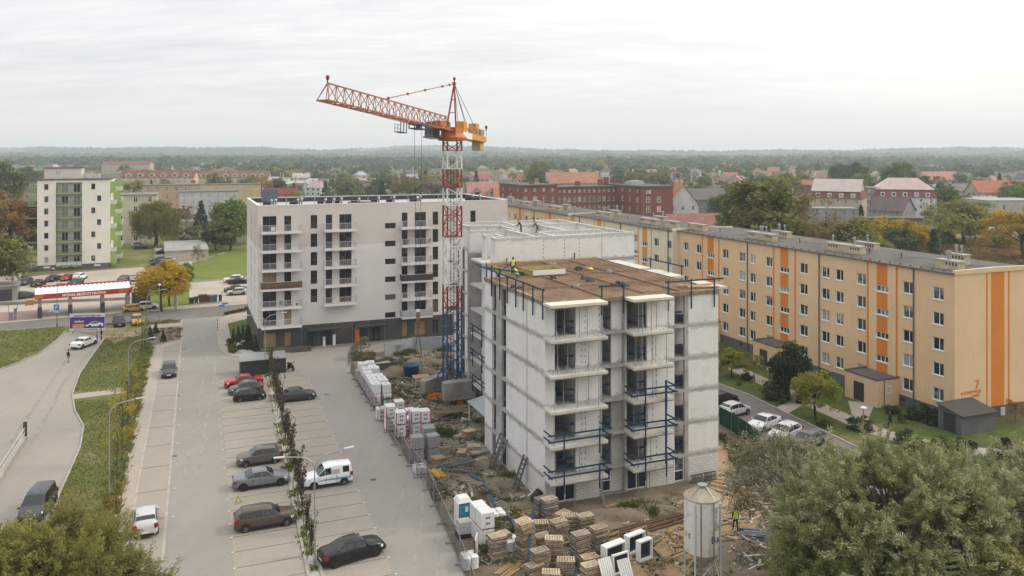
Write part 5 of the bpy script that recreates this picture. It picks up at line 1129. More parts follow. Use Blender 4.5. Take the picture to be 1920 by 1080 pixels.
tr_px('tallb',349,538,491,'small green bush tree behind the golden tree at the car wash','green',1.1)
tr_px('thina',371,497,458,'slim young tree at the edge of the meadow by the white block','olive',.8)
for i,a in enumerate((('roundb',432,470,373,'green',1.0,'tall green tree just left of the white apartment block'),('rounda',405,470,420,'dark',1.25,'low dark bushy tree on the meadow left of the white block'),('roundc',440,458,392,'olive',1.1,'olive tree touching the corner of the white block'),('conea',377,430,377,'conifer',1.2,'dark spruce in front of the pale four storey block'),('thinb',350,430,380,'rust',1.0,'reddish tree in front of the pale four storey block'),('roundd',333,420,390,'dark',1.2,'dark tree between willow and pale block'),('autumna',415,420,385,'yellow',1.0,'yellowing tree behind the meadow'))): tr_px(a[0],a[1],a[2],a[3],a[6],a[4],a[5])
for a in (('autumnb',18,505,362,'rust',1.05,'large rust brown tree at the left edge behind the garages'),('thina',38,470,378,'brown',1.1,'brown tree between the left edge and the tower block'),('rounda',-14,560,440,'olive',1.1,'dark green tree at the left edge above the garage roof'),('roundb',3,520,455,'green',1.0,'green tree beside the left edge below the rust brown tree'),('roundc',48,480,440,'dark',1.0,'dark bush tree at the foot of the tower block'),
          ('rounda',-25,400,290,'dark',1.2,'tall dark tree far off at the left edge'),('roundc',22,372,330,'green',1.2,'green tree left of the tower roof'),('roundb',52,352,312,'dark',1.2,'dark tree behind the tower roof')): tr_px(a[0],a[1],a[2],a[3],a[6],a[4],a[5])
for a in (('talla',1427,505,332,'olive',1.3,'tall green tree behind the yellow block, left of two big ones'),('thinb',1492,500,342,'brown',1.15,'tall brownish tree behind the yellow block, right of two big ones'),('roundb',1350,425,366,'dark',1.05,'dark round tree beyond the red brick building'),('roundc',1393,470,378,'green',1.1,'green tree between dark round tree and tall tree'),
          ('rounda',1475,380,322,'olive',1.1,'olive tree behind the two big trees'),('thina',1420,395,350,'brown',1.2,'bare brown tree right of the brick building'),('roundd',1310,385,345,'green',1.3,'green tree just above the brick gable'),
          ('autumna',1475,500,418,'olive',1.2,'olive shrubby tree behind the yellow block roof'),('autumnb',1540,490,425,'brown',1.1,'brownish shrubby tree behind the yellow roof'),('roundb',1600,500,408,'olive',1.2,'broad olive tree in the garden behind the yellow block'),('autumna',1590,475,418,'yellow',1.1,'yellowing bush tree in the garden'),('autumnb',1660,475,405,'yellow',1.1,'yellow tree left of two at the back of the garden'),('autumna',1706,480,410,'gold',1.1,'yellow tree right of two at the back of the garden'),('roundc',1690,490,428,'dark',1.2,'dark bush below the yellow garden trees'),
          ('coneb',1750,493,430,'conifer',1.15,'dark fir standing in the dry meadow'),('thina',1760,470,375,'olive',1.1,'loose olive tree before the garages'),('roundd',1805,462,375,'olive',1.25,'broad olive tree left of the garages'),('thinb',1830,455,370,'green',1.2,'loose green tree beside the garages'),('autumnb',1916,490,388,'gold',1.25,'bright yellow tree at the right edge'),('roundb',1770,455,425,'dark',1.6,'low dark thicket left of the garages'),('rounda',1880,468,440,'green',1.5,'green thicket in the meadow at right'),
          ('roundc',1683,372,302,'green',1.0,'tall green tree behind the mansard house'),('rounda',1603,362,303,'dark',.9,'dark pine like tree behind the town houses'),('roundb',1572,358,308,'dark',.9,'dark tree left of the pine like tree'),('roundd',1618,370,325,'olive',1.2,'olive tree behind the gabled house'),('coneb',1614,422,385,'conifer',1.3,'small fir before the gabled house'),
          ('roundd',1010,350,302,'olive',1.1,'olive tree behind the orange roofed house'),('rounda',1003,372,325,'dark',1.1,'dark tree right of the orange roofed house'),('roundb',1002,398,348,'dark',1.3,'dark thicket at the left corner of the brick building'),('roundc',1025,402,355,'olive',1.1,'olive tree before the left wing of the brick building'),('roundc',1195,355,322,'olive',1.4,'olive tree behind the roof of the brick building'),
          ('roundb',548,385,360,'lime',1.9,'bright green tree top just above the white block roof'),('roundc',650,378,338,'green',1.1,'green tree behind the white block roof'),('conea',717,378,340,'conifer',1.3,'dark spruce behind the white block roof'),('coneb',610,372,340,'conifer',1.3,'dark spruce left behind the white block roof'),('rounda',770,372,335,'olive',1.3,'olive tree behind the roof left of the mast')): tr_px(a[0],a[1],a[2],a[3],a[6],a[4],a[5])
for i,(k,u,v,vt,c) in enumerate((('roundb',1455,500,430,'lime'),('autumna',1505,495,436,'lime'),('rounda',1525,480,420,'green'),('autumnb',1565,492,440,'yellow'),('roundc',1625,488,432,'lime'),('autumna',1640,500,440,'olive'),('roundd',1400,492,425,'green'),('autumnb',1730,470,425,'lime'),('roundb',1545,470,415,'olive'))):
    tr_px(k,u,v,vt,'%s garden tree in the green belt behind the yellow block, %s' % ({'lime': 'bright green','green': 'green','yellow': 'yellow','olive': 'olive'}[c],('first lime one','middle','first green one','middle','near the shed','near the shed','leftmost','before the fir','rear')[i]),c,1.15)
# right lawn
tr_px('tallb',1482,747,604,'dense dark conifer at the second porch of the yellow block','conifer',1.0).location.z = -2.1
tr_px('autumna',1529,787,690,'small yellow green tree on the lawn before the yellow block','lime',.95)
tr_px('thinb',1415,715,660,'loose olive tree beside the walkway left of the conifer','olive',1.0)
tr_px('roundb',1372,708,655,'yellow green tree at the right wall of the building site','lime',1.1)
tr_px('thina',1345,690,640,'green tree partly behind the building site','olive',1.1)
tr_px('thinb',1905,792,745,'reddish shrub tree at the right edge by the gable','rust',1.2)
SH = [(1400,712,694,'conifer','dark round shrub beside the walkway'),(1449,748,712,'dark','dark shrub under the park lamp left of the bench'),(1385,722,713,'green','small green shrub near the corner of the site'),(1612,805,768,'dark','dark shrub beside the orange lamp post'),(1545,800,780,'dark','low shrub below the yellow green tree'),(1672,775,752,'dark','dark hedge shrub before the first porch'),(1716,785,755,'conifer','dark spreading shrub at the foot of the yellow wall'),
      (1757,795,758,'conifer','spreading juniper at the corner of the yellow block'),(1700,830,795,'dark','dark shrub on the lawn before the gable corner'),(1770,845,808,'green','green shrub below the gable shed'),(1720,850,805,'green','green shrub partly hidden by the willow'),(1865,862,838,'conifer','low conifer shrub at the right edge path'),(1800,845,812,'dark','dark shrub below the lean-to')]
for i,(u,v,vt,c,l) in enumerate(SH):
    e = tr_px('far' + 'abcd'[i % 4],u,v,vt,l,c,1.35,'shrub','shrub','shrubs on the lawn of the yellow block'); e.location.z = -.25*hgt(u,v,vt)
# ---- large trees in front
def big_tree(name,label,p,h,spread,n,leaf,col,m,seed,tips=70,bark='bark',asp=.22,clr=.95,zl=.28,droop=.4,sc=1.0):
    rs = np.random.RandomState(seed); e = thing(name,label,'tree',(p[0],p[1],0)); Pt = []
    for i in range(tips):
        d = unit(rs.randn(1,3))[0]; d[2] = abs(d[2])*1.0-.28; r = (.45+.55*rs.rand()**.6); Pt.append((d[0]*r*spread,d[1]*r*spread,h*(.50+.46*r*d[2])))
    Pt = np.array(Pt); K = len(Pt); subs = []
    for k in range(K):                                # twigs leaving each branch end, arching out
        for j in range(7):
            dv = unit(rs.randn(1,3)+np.array([[0,0,.55]])+unit(Pt[k:k+1]-np.array([[0,0,h*.5]]))*.9)[0]; subs.append((Pt[k],dv,.8+1.3*rs.rand(),rs.rand()))
    S0 = np.array([s[0] for s in subs]); SD = np.array([s[1] for s in subs]); SL = np.array([s[2] for s in subs])*clr*1.15; ST = np.array([s[3] for s in subs])
    pk = rs.randint(0,len(subs),n); f = rs.rand(n)**.8; C = S0[pk]+SD[pk]*(SL[pk]*f)[:,None]; C[:,2] -= .22*droop*(f**2)*SL[pk]*1.4; C += rs.randn(n,3)*.10*sc
    ax = unit(SD[pk]*.8+rs.randn(n,3)*.55-np.array([0,0,droop*.35])); nrm = unit(np.cross(ax,rs.randn(n,3))); si = unit(np.cross(nrm,ax)); l = (leaf*(.6+.8*rs.rand(n)))[:,None]
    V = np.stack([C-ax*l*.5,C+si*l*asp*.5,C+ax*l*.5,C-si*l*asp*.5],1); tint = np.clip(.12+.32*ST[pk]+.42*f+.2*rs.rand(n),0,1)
    o = mobj('crown',quads_mesh('crown',V,tint,M[m]),e,color=col); mobj('trunk',trunk_mesh('trunk',h*.55,h*(.012 if name == 'slim_tree' else .020),[tuple(q) for q in Pt],M[bark],seed),e)
    mb = MB()
    for k in range(0,len(subs),2): mb.tube(S0[k],S0[k]+SD[k]*SL[k]*.9,.018,.006,3,caps=False)
    mb.build('twigs',M[bark],e)['kind'] = 'stuff'; return e
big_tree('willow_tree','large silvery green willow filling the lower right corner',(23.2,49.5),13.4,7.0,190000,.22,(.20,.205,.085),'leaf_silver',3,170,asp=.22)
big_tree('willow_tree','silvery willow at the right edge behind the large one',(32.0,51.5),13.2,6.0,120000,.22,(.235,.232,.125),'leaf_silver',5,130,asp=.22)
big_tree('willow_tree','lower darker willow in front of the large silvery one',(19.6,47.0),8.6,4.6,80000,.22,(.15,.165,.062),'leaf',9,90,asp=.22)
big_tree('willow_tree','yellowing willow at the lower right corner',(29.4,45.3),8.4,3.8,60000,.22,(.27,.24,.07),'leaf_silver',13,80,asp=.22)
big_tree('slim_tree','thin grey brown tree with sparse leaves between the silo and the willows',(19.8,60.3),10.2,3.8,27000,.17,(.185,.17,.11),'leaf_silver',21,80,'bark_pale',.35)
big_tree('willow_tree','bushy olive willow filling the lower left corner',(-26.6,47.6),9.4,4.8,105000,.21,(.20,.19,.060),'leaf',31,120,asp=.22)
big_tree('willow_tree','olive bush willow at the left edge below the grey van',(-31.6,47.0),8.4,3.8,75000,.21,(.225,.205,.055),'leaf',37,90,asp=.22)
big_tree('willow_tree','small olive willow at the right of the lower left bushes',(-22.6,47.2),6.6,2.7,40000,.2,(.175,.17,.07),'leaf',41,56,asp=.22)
# ---- row of slim purple trees along the parking lot
def purple_mesh(seed):
    rs = np.random.RandomState(seed); C = []; AX = []; TI = []; mb = MB()
    for b in range(11):
        ang = rs.rand()*6.28; z0 = .5+rs.rand()*1.2; L = 1.4+rs.rand()*1.5; d = np.array([math.cos(ang)*.16,math.sin(ang)*.16,1.0]); d /= np.linalg.norm(d)
        p0 = np.array([0,0,z0]); mb.tube(p0,p0+d*L,.022,.008,4); k = 24; f = rs.rand(k); C.append(p0+d*(L*f)[:,None]+rs.randn(k,3)*.085); AX.append(unit(np.tile(d,(k,1))+rs.randn(k,3)*.6)); TI.append(rs.rand(k))
    C = np.concatenate(C); AX = np.concatenate(AX); n = len(C); si = unit(np.cross(AX,rs.randn(n,3))); l = .15*(.6+.8*rs.rand(n,1))
    V = np.stack([C-AX*l*.6,C+si*l*.38,C+AX*l*.6,C-si*l*.38],1); mb.tube((0,0,-.1),(0,0,2.6),.045,.015,6)
    return quads_mesh('crown',V,np.concatenate(TI),M['leaf']),mb.mesh('trunk',M['bark'])
pm = [purple_mesh(s_) for s_ in (1,2,3)]
stk = MB()
for q in ((-.35,0),(.35,0)): stk.tube((q[0],q[1],0),(q[0],q[1],1.5),.035,n=5)
stk.bar((-.35,0,1.4),(.35,0,1.4),.05); stkm = stk.mesh('support_stake',M['timber'])
ca = G(506,699); cbp = G(592,1075); nP = 15
for i in range(nP):
    f = (i+.3)/nP; p = ca.lerp(cbp,f); s = R.uniform(.95,1.22) if i < nP-1 else .8
    e = thing('purple_tree','slim purple leaved tree, %s from the bin shelter in the row through the parking lot' % ('first','second','third','fourth','fifth','sixth','seventh','eighth','ninth','tenth','eleventh','twelfth','thirteenth','fourteenth','fifteenth')[i],'tree',(p.x,p.y,.04),R.random()*6,'purple trees in the parking lot')
    e.scale = (s*1.05,s*1.05,s); j = R.uniform(.8,1.2); mobj('crown',pm[i % 3][0],e,color=(.085*j,.062*j,.062*j)); mobj('trunk',pm[i % 3][1],e); mobj('support_stake',stkm,e)
# low plants under them: tufts, one object
def tufts(name,pts,m,col,hmin=.25,hmax=.6,n=26,asp=.16,kind='stuff',spread=.2):
    rs = np.random.RandomState(len(pts)); V = []; t = []
    for (x,y) in pts:
        h = hmin+(hmax-hmin)*rs.rand(); a = rs.rand(n)*6.28; l = .4+.9*rs.rand(n); D = unit(np.stack([np.cos(a)*l,np.sin(a)*l,np.ones(n)],1)); B = np.array([x,y,0])+np.stack([rs.randn(n)*spread,rs.randn(n)*spread,np.zeros(n)],1)
        si = unit(np.cross(D,rs.randn(n,3)))*h*asp; hh = (h*(.5+.6*rs.rand(n)))[:,None]; V.append(np.stack([B-si*.5,B+D*hh*.5+si,B+D*hh,B+D*hh*.5-si],1)); t.append(np.full(n,rs.rand())*.6+rs.rand(n)*.4)
    o = mobj(name,quads_mesh(name,np.concatenate(V),np.concatenate(t),m),color=col); o['kind'] = kind; return o
pts = []
for i in range(85): f = R.random(); p = ca.lerp(cbp,f); pts.append((p.x+R.uniform(-.55,.5),p.y))
tufts('ground_cover',pts,M['leaf'],(.14,.15,.035),.25,.55)
def inpoly(P,n,rnd=R):
    xs = [p.x for p in P]; ys = [p.y for p in P]; out = []
    while len(out) < n:
        x,y = rnd.uniform(min(xs),max(xs)),rnd.uniform(min(ys),max(ys)); c = False; j = len(P)-1
        for i in range(len(P)):
            if (P[i].y > y) != (P[j].y > y) and x < (P[j].x-P[i].x)*(y-P[i].y)/(P[j].y-P[i].y)+P[i].x: c = not c
            j = i
        if c: out.append((x,y))
    return out
ST1 = [G(*p) for p in [(272,640),(283,650),(224,925),(190,1080),(150,1080),(205,930),(222,860),(235,800),(250,740),(262,690)]]
tufts('ground_cover',inpoly(ST1,520),M['leaf'],(.17,.185,.075),.3,.75,24,.14)
tufts('ground_cover',inpoly(ST1,60),M['leaf_autumn'],(.26,.18,.05),.5,1.0,26,.08)
ST2 = [G(*p) for p in [(276,618),(339,613),(338,635),(286,649)]]; tufts('ground_cover',inpoly(ST2,60),M['leaf'],(.19,.155,.095),.2,.5,22,.12)
ST3 = [G(*p) for p in [(276,604),(333,600),(338,605),(276,610)]]; tufts('ground_cover',inpoly(ST3,50),M['leaf'],(.15,.145,.065),.2,.5,22,.12)
for i,(u,v,vt) in enumerate(((292,625,605),(306,640,620),(281,637,612))): tr_px('conea',u,v,vt,('young fir, rear one in the mulch bed','young fir nearest the lane in the mulch bed','young fir left in the mulch bed')[i],'conifer',1.2,group='young firs in the mulch bed')
for i,(u,v,vt) in enumerate(((266,660,585),(272,655,600),(246,760,680),(238,800,690),(228,870,720),(220,905,790))):
    tr_px('wisp',u,v,vt,'thin autumn sapling, %s along the strip between lawn and parking lot' % ('first','second','third','fourth','fifth','sixth')[i],('olive','brown','yellow','olive','yellow','lime')[i],.6,group='saplings along the planting strip')
# site weeds, lawn blades
SI = [G(*p) for p in [(700,672),(830,660),(905,690),(905,850),(1020,980),(1150,1000),(1100,1080),(900,1060),(800,880),(740,800)]]
tufts('weeds',inpoly(SI,300),M['leaf'],(.085,.10,.032),.2,.7,34,.06)
tufts('weeds',[(G(u+R.uniform(-16,16),v+R.uniform(-5,5)).x,G(u,v+R.uniform(-5,5)).y) for u,v in ((905,830),(835,815),(960,900),(920,1030),(810,720),(760,690),(735,680),(1180,955),(1210,960),(830,655),(760,662)) for i in range(28)],M['leaf'],(.08,.11,.03),.3,.9,34,.06)
tufts('weeds',[(q.x,q.y) for q in (G(R.uniform(190,285),R.uniform(612,650)) for i in range(130))],M['leaf'],(.15,.155,.055),.12,.3,26,.12,spread=.45)
SJ = [G(*p) for p in [(1350,815),(1420,860),(1430,900),(1380,880)]]; tufts('weeds',inpoly(SJ,120),M['leaf'],(.07,.095,.025),.2,.6,24,.1)
SK = [G(*p) for p in [(1180,940),(1300,920),(1330,1080),(1420,1000),(1500,1040),(1480,1080),(1200,1080)]]; tufts('weeds',inpoly(SK,220),M['leaf'],(.11,.11,.04),.12,.4,34,.06)
SW = [G(*p) for p in [(1580,462),(1700,452),(1920,446),(1920,515),(1700,495)]]; tufts('dry_grass',inpoly(SW,1500),M['leaf_autumn'],(.19,.13,.07),.6,1.7,14,.22,spread=.7)
def lawn_blades(px,n,col,h=.13,seed=5):
    rs = np.random.RandomState(seed); P = np.array(inpoly([G(*p) for p in px],n)); a_,b_ = G(136,740),G(137,749); P = P[(P[:,1] > a_.y+1.2) | (P[:,1] < b_.y-.3)]; n = len(P); C = np.stack([P[:,0],P[:,1],np.full(n,.02)],1); D = unit(rs.randn(n,3)*.5+np.array([0,0,1.0])); l = h*(.5+rs.rand(n,1)); si = unit(np.cross(D,rs.randn(n,3)))*.05
    o = mobj('grass',quads_mesh('grass',np.stack([C-si,C+si,C+D*l+si*.3,C+D*l-si*.3],1),rs.rand(n),M['leaf']),color=col); o['kind'] = 'stuff'
lawn_blades(KC+[(150,1080),(205,930),(222,860),(235,800),(250,740),(262,690),(272,640),(240,632)],20000,(.15,.16,.055),.1)
lawn_blades([(0,622),(120,613),(122,623),(75,663),(0,693),(-60,700),(-60,630)],8000,(.15,.155,.055),.16,6)
# thujas and shrubs round the white block
def P7(x,y): return at(400+x/4,540+y/4)
TJ = [(850,407,272),(977,390,262),(1103,372,280)]+[(150,398,305),(188,398,290),(222,395,280),(255,395,275),(290,440,345),(318,480,350),(268,395,285)]
for i,(x,y,t_) in enumerate(TJ):
    p = P7(x,y); v = 540+y/4; e = tree(T['conea'],p,(y-t_)/4*p[1]/FPX,('slim thuja at the white block entrance, %s from left' % ('first','second','third')[i]) if i < 3 else 'slim dark thuja, %s in the hedge at the white block corner' % ('first','second','third','fourth','sixth','seventh','fifth')[i-3],'thujas at the white block',(.042,.066,.026),.8,'thuja','thuja')
gp = [G(*p) for p in [(435,641),(472,638),(478,662),(455,664),(440,655)]]; mb = MB(); mb.prism([(p.x,p.y) for p in gp],.10,.15); q = mb.build('gravel_bed',M['g_gravel']); q['kind'] = 'structure'; tri(q.data)
gp = [G(*p) for p in [(594,640),(690,630),(694,637),(600,649)]]; mb = MB(); mb.prism([(p.x,p.y) for p in gp],.10,.15); q = mb.build('gravel_bed',M['g_gravel']); q['kind'] = 'structure'; tri(q.data)
gp = [G(*p) for p in [(427,608),(470,597),(476,632),(434,640)]]; mb = MB(); mb.prism([(p.x,p.y) for p in gp],.10,.14); q = mb.build('corner_lawn',M['g_lush']); q['kind'] = 'structure'; tri(q.data)
o = tufts('low_shrubs',inpoly([G(*p) for p in [(596,640),(688,631),(692,636),(602,647)]],26)+inpoly([G(*p) for p in [(437,643),(470,640),(475,660),(446,660)]],26),M['leaf'],(.06,.05,.03),.3,.55,40,.3); o.location.z = .14
o = tufts('low_shrubs',[(G(u,v).x,G(u,v).y) for u,v in [(431+i*.8,640+i*3.2) for i in range(8)]+[(425+i*5.5,590-i*1.3) for i in range(8)]],M['leaf'],(.09,.09,.03),.4,.8,60,.3); o.location.z = .12
tr_px('thinb',677,672,628,'young staked tree at the corner of the building site','olive',1.0)
tufts('weeds',[(G(u,v).x,G(u,v).y) for u,v in [(662+R.random()*38,664+R.random()*12) for i in range(70)]],M['leaf'],(.16,.145,.085),.3,.7,26,.12)

# trodden-in rubbish all over the site: shards, splinters and scraps too many to count
rs = random.Random(77); sh_ = MB()
for P_,n in ((SI,1500),([G(*p) for p in [(1160,955),(1330,925),(1430,960),(1480,1060),(1330,1100),(1060,1100)]],330),([G(*p) for p in [(1348,835),(1420,890),(1430,960),(1350,1000)]],80),([G(*p) for p in [(690,690),(830,665),(860,760),(740,770)]],700)):
    for (x,y) in inpoly(P_,n,rs):
        L,w = (rs.uniform(.1,.4),rs.uniform(.06,.25)) if rs.random() < .75 else (rs.uniform(.5,1.6),rs.uniform(.04,.12)); sh_.obox((x,y,.02),(L,w,rs.uniform(.02,.12)),rs.random()*3.14,rs.choice((0,0,0,1,1,1,2,3,3,4)),rs.uniform(-.15,.15))
o = sh_.build('rubble',[M['concrete_dark'],M['bark_pale'],M['concrete_pale'],M['black'],M['timber']]); o['kind'] = 'stuff'
# ------------------------------------------------------------------ vehicles
CARS = {  # stations: x (-1 rear .. 1 front), belt z, top z, top half width share
 'sedan': (4.65,1.80,1.46,[(-1,.62,.72,.86),(-.96,.86,.95,.88),(-.86,.95,1.02,.90),(-.60,.96,1.05,.88),(-.30,.95,1.40,.70),(-.02,.94,1.46,.72),(.16,.92,1.43,.70),(.44,.90,.97,.86),(.78,.80,.88,.86),(.94,.68,.78,.82),(1,.5,.6,.74)],3,7),
 'hatch': (4.05,1.75,1.50,[(-1,.66,.86,.84),(-.97,.92,1.0,.86),(-.90,.96,1.18,.78),(-.80,.97,1.22,.74),(-.60,.96,1.44,.72),(-.10,.94,1.50,.73),(.16,.92,1.44,.71),(.48,.90,.98,.86),(.80,.80,.88,.86),(.95,.66,.76,.82),(1,.5,.6,.74)],3,7),
 'suv': (4.40,1.84,1.64,[(-1,.72,.92,.86),(-.97,.98,1.06,.88),(-.90,1.04,1.26,.80),(-.82,1.05,1.34,.76),(-.64,1.04,1.58,.74),(-.10,1.02,1.64,.75),(.14,1.0,1.58,.73),(.44,.98,1.06,.86),(.80,.90,.98,.87),(.95,.74,.86,.84),(1,.55,.68,.76)],3,7),
 'estate': (4.65,1.82,1.58,[(-1,.66,.86,.86),(-.98,.92,1.0,.88),(-.93,.98,1.18,.80),(-.88,.99,1.26,.77),(-.74,.98,1.52,.74),(-.10,.96,1.58,.75),(.16,.94,1.50,.72),(.48,.92,1.0,.86),(.80,.84,.92,.86),(.95,.68,.80,.82),(1,.5,.62,.74)],3,7),
 'mpv': (4.90,1.90,1.86,[(-1,.70,.96,.88),(-.985,.98,1.06,.89),(-.96,1.06,1.4,.82),(-.93,1.07,1.5,.80),(-.86,1.07,1.80,.78),(-.10,1.05,1.86,.79),(.24,1.02,1.78,.76),(.60,1.0,1.12,.87),(.84,.92,1.0,.87),(.95,.74,.86,.84),(1,.52,.66,.76)],3,7),
 'van': (4.25,1.83,1.83,[(-1,.70,1.0,.90),(-.99,1.0,1.08,.90),(-.97,1.06,1.4,.86),(-.96,1.07,1.5,.85),(-.92,1.07,1.78,.82),(-.10,1.05,1.83,.82),(.16,1.03,1.74,.78),(.48,1.0,1.12,.87),(.82,.92,1.0,.87),(.95,.74,.88,.84),(1,.52,.66,.76)],3,7)}
_cm = {}
def wheel_mesh():
    mb = MB(); mb.lathe([(.20,-.095),(.29,-.10),(.325,-.07),(.325,.07),(.29,.10),(.20,.095)],(0,0,0),18,0,'Y',cap=False); t = mb.mesh('tyre',M['rubber'])
    out = []
    for m in ('rim','rim_black'):
        r = MB(); r.lathe([(.20,-.085),(.215,-.098),(.19,-.075)],(0,0,0),18,0,'Y',cap=False); r.lathe([(.205,.05),(.205,-.04)],(0,0,0),18,1,'Y')
        for i in range(5):
            a = i*1.2566; c,s = math.cos(a),math.sin(a); r.bar((c*.03,-.075,s*.03),(c*.20,-.082,s*.20),.05,.02)
        r.lathe([(.05,-.06),(.05,-.09),(.03,-.095)],(0,0,0),10,0,'Y'); out.append(r.mesh('rim',[M[m],M['black']]))
    return t,out
TY,RI = wheel_mesh()
def car_meshes(kind):
    if kind in _cm: return _cm[kind]
    L,Wd,Hh,ST,ig0,ig1 = CARS[kind]; hw = Wd/2; zb = .24; rings = []
    for (x,b,t,tw) in ST:
        k = 1-.20*max(0,abs(x)-.80)/.20*(1 if abs(x) > .8 else 0); k = 1-.22*(max(0,abs(x)-.72)/.28)**2; w = hw*k; e = max(.0,t-b); top = tw*w if e > .2 else w*.90
        rings.append([(0,zb),(w*.80,zb),(w*.97,zb+.12),(w,zb+.30),(w*.985,b-.10),(w*.955,b),(top,t-.055 if e > .2 else b+.6*e),(top*.86,t-.004),(0,t+.012)])
    xs = [s[0]*L/2 for s in ST]; nR = len(rings[0]); mb = MB()
    def pt(i,j,sg=1): return Vector((xs[i],rings[i][j][0]*sg,rings[i][j][1]))
    for i in range(len(ST)-1):
        for j in range(nR-1):
            mb.quad(pt(i,j),pt(i+1,j),pt(i+1,j+1),pt(i,j+1)); mb.quad(pt(i,j+1,-1),pt(i+1,j+1,-1),pt(i+1,j,-1),pt(i,j,-1))
    for i in (0,len(ST)-1):
        q = [pt(i,j) for j in range(nR)]+[pt(i,j,-1) for j in range(nR-2,0,-1)]; mb.poly(q if i else q[::-1])
    me = mb.mesh('body',M['paint']); bm = bmesh.new(); bm.from_mesh(me); bmesh.ops.remove_doubles(bm,verts=bm.verts,dist=1e-4); bmesh.ops.recalc_face_normals(bm,faces=bm.faces); bm.to_mesh(me); bm.free()
    me.polygons.foreach_set('use_smooth',[True]*len(me.polygons)); me.set_sharp_from_angle(angle=rad(28))
    def lift(q,n,k=.014): return [p+n*k for p in q]
    gl = {}
    def panel(nm,quads,k=.014):
        g = MB()
        for q in quads:
            n = (q[1]-q[0]).cross(q[3]-q[0]); n = n.normalized() if n.length > 1e-9 else Vector((0,0,1)); c = sum(q,Vector())/4
            if n.dot(Vector((c.x*.15,c.y,c.z-.8))) < 0: n = -n
            g.quad(*lift(q,n,k))
        gl[nm] = g.mesh(nm,M['car_glass'])
    def lerp2(q,s,t): return q[0].lerp(q[1],s).lerp(q[3].lerp(q[2],s),t)
    def inset(q,a,b,c,d): return [lerp2(q,a,c),lerp2(q,b,c),lerp2(q,b,d),lerp2(q,a,d)]
    rear = list(range(ig0,ig1))                      # greenhouse spans stations ig0..ig1
    i0,i1 = ig0,ig1
    def cross(i,jn,a,b):
        P = [pt(i,6,1).lerp(pt(i+1,6,1),s) for s in (a,b)],[pt(i,7,1).lerp(pt(i+1,7,1),s) for s in (a,b)],[pt(i,7,-1).lerp(pt(i+1,7,-1),s) for s in (a,b)],[pt(i,6,-1).lerp(pt(i+1,6,-1),s) for s in (a,b)]
        k = .12; e0 = [P[0][t].lerp(P[1][t],k+.1) for t in (0,1)]; e3 = [P[3][t].lerp(P[2][t],k+.1) for t in (0,1)]; c = [e0,P[1],P[2],e3]
        return [[c[m][0],c[m][1],c[m+1][1],c[m+1][0]] for m in range(3)]
    panel('windscreen',cross(i1-1,6,.08,.92)); panel('rear_window',cross(i0,6,.08,.92) if kind == 'sedan' else cross(i0,6,.0,.85))
    sides = []
    for sg in (1,-1):
        Q = lambda i: [pt(i,5,sg),pt(i+1,5,sg),pt(i+1,6,sg),pt(i,6,sg)]
        def tri_(i,fwd):                                # corner window next to the sloping pillar
            q = Q(i); return inset(q,.10,.985,.1,.9) if fwd else inset(q,.03,.98,.1,.9)
        if kind == 'van': segs = [(i1-1,.02,.80,.1,.9),(i1-2,.05,.97,.1,.88),(i1-3,.86,.98,.1,.1)]
        else: segs = [(i1-1,.02,.72,.1,.92),(i1-2,.06,.98,.1,.90),(i1-3,.03,.965,.1,.90),(i0,.30,.97,.12,.88)]
        for (i,a,b,c,d) in segs:
            if c == d: continue
            q = Q(i); sides.append(inset(q,a,b,c,d))
        if kind == 'van': q = Q(i1-3); sides.append(inset(q,.10,.42,.12,.86)); 
    gm = []
    for q in sides:
        g = MB(); n = Vector((0,1 if q[0].y > 0 else -1,.25)).normalized(); g.quad(*lift(q,n,.012)); gm.append(g.mesh('side_window',M['car_glass']))
    wx_ = (L*.5-.82,-L*.5+.80); ar = MB()
    for x in wx_:
        for sg in (1,-1):
            y = sg*(hw+.004); n_ = 12; c = Vector((x,y,.33)); pts = [c+Vector((.385*math.cos(math.pi*t/n_),0,.385*math.sin(math.pi*t/n_))) for t in range(n_+1)]; lo = [c+Vector((-.385,0,-.10)),c+Vector((.385,0,-.10))]
            ar.poly(pts+lo)
    arch = ar.mesh('wheel_arch',M['black'])
    sk = MB(); sk.box(-L*.36,-hw*.985-.012,.20,L*.36,-hw*.9,.33); sk.box(-L*.36,hw*.9,.20,L*.36,hw*.985+.012,.33); xf,xr = L/2,-L/2
    sk.box(xf-.09,-hw*.62,.24,xf+.012,hw*.62,.44); sk.box(xr-.012,-hw*.66,.24,xr+.09,hw*.66,.42); sk.box(xf-.12,-hw*.42,.50,xf+.006,hw*.42,.60)
    for x in (.06*L,-.16*L):
        for sg in (1,-1): sk.box(x-.012,sg*hw-.0 if sg > 0 else -hw-.006,.42,x+.012,sg*hw+.006 if sg > 0 else -hw,ST[5][1]-.04)
    trim = sk.mesh('trim',M['black'])
    hl = []
    for sg in (1,-1):
        h = MB(); b = ST[8][1]; h.hexa([Vector(p) for p in ((xf-.36,sg*hw*.70,b-.20),(xf-.02,sg*hw*.46,b-.24),(xf-.34,sg*hw*.98,b-.20),(xf-.50,sg*hw*1.0,b-.18),(xf-.36,sg*hw*.66,b-.03),(xf-.06,sg*hw*.46,b-.10),(xf-.34,sg*hw*.95,b-.05),(xf-.52,sg*hw*.96,b-.03))]); hl.append(h.mesh('headlight',M['lamp_clear']))
    tl = []
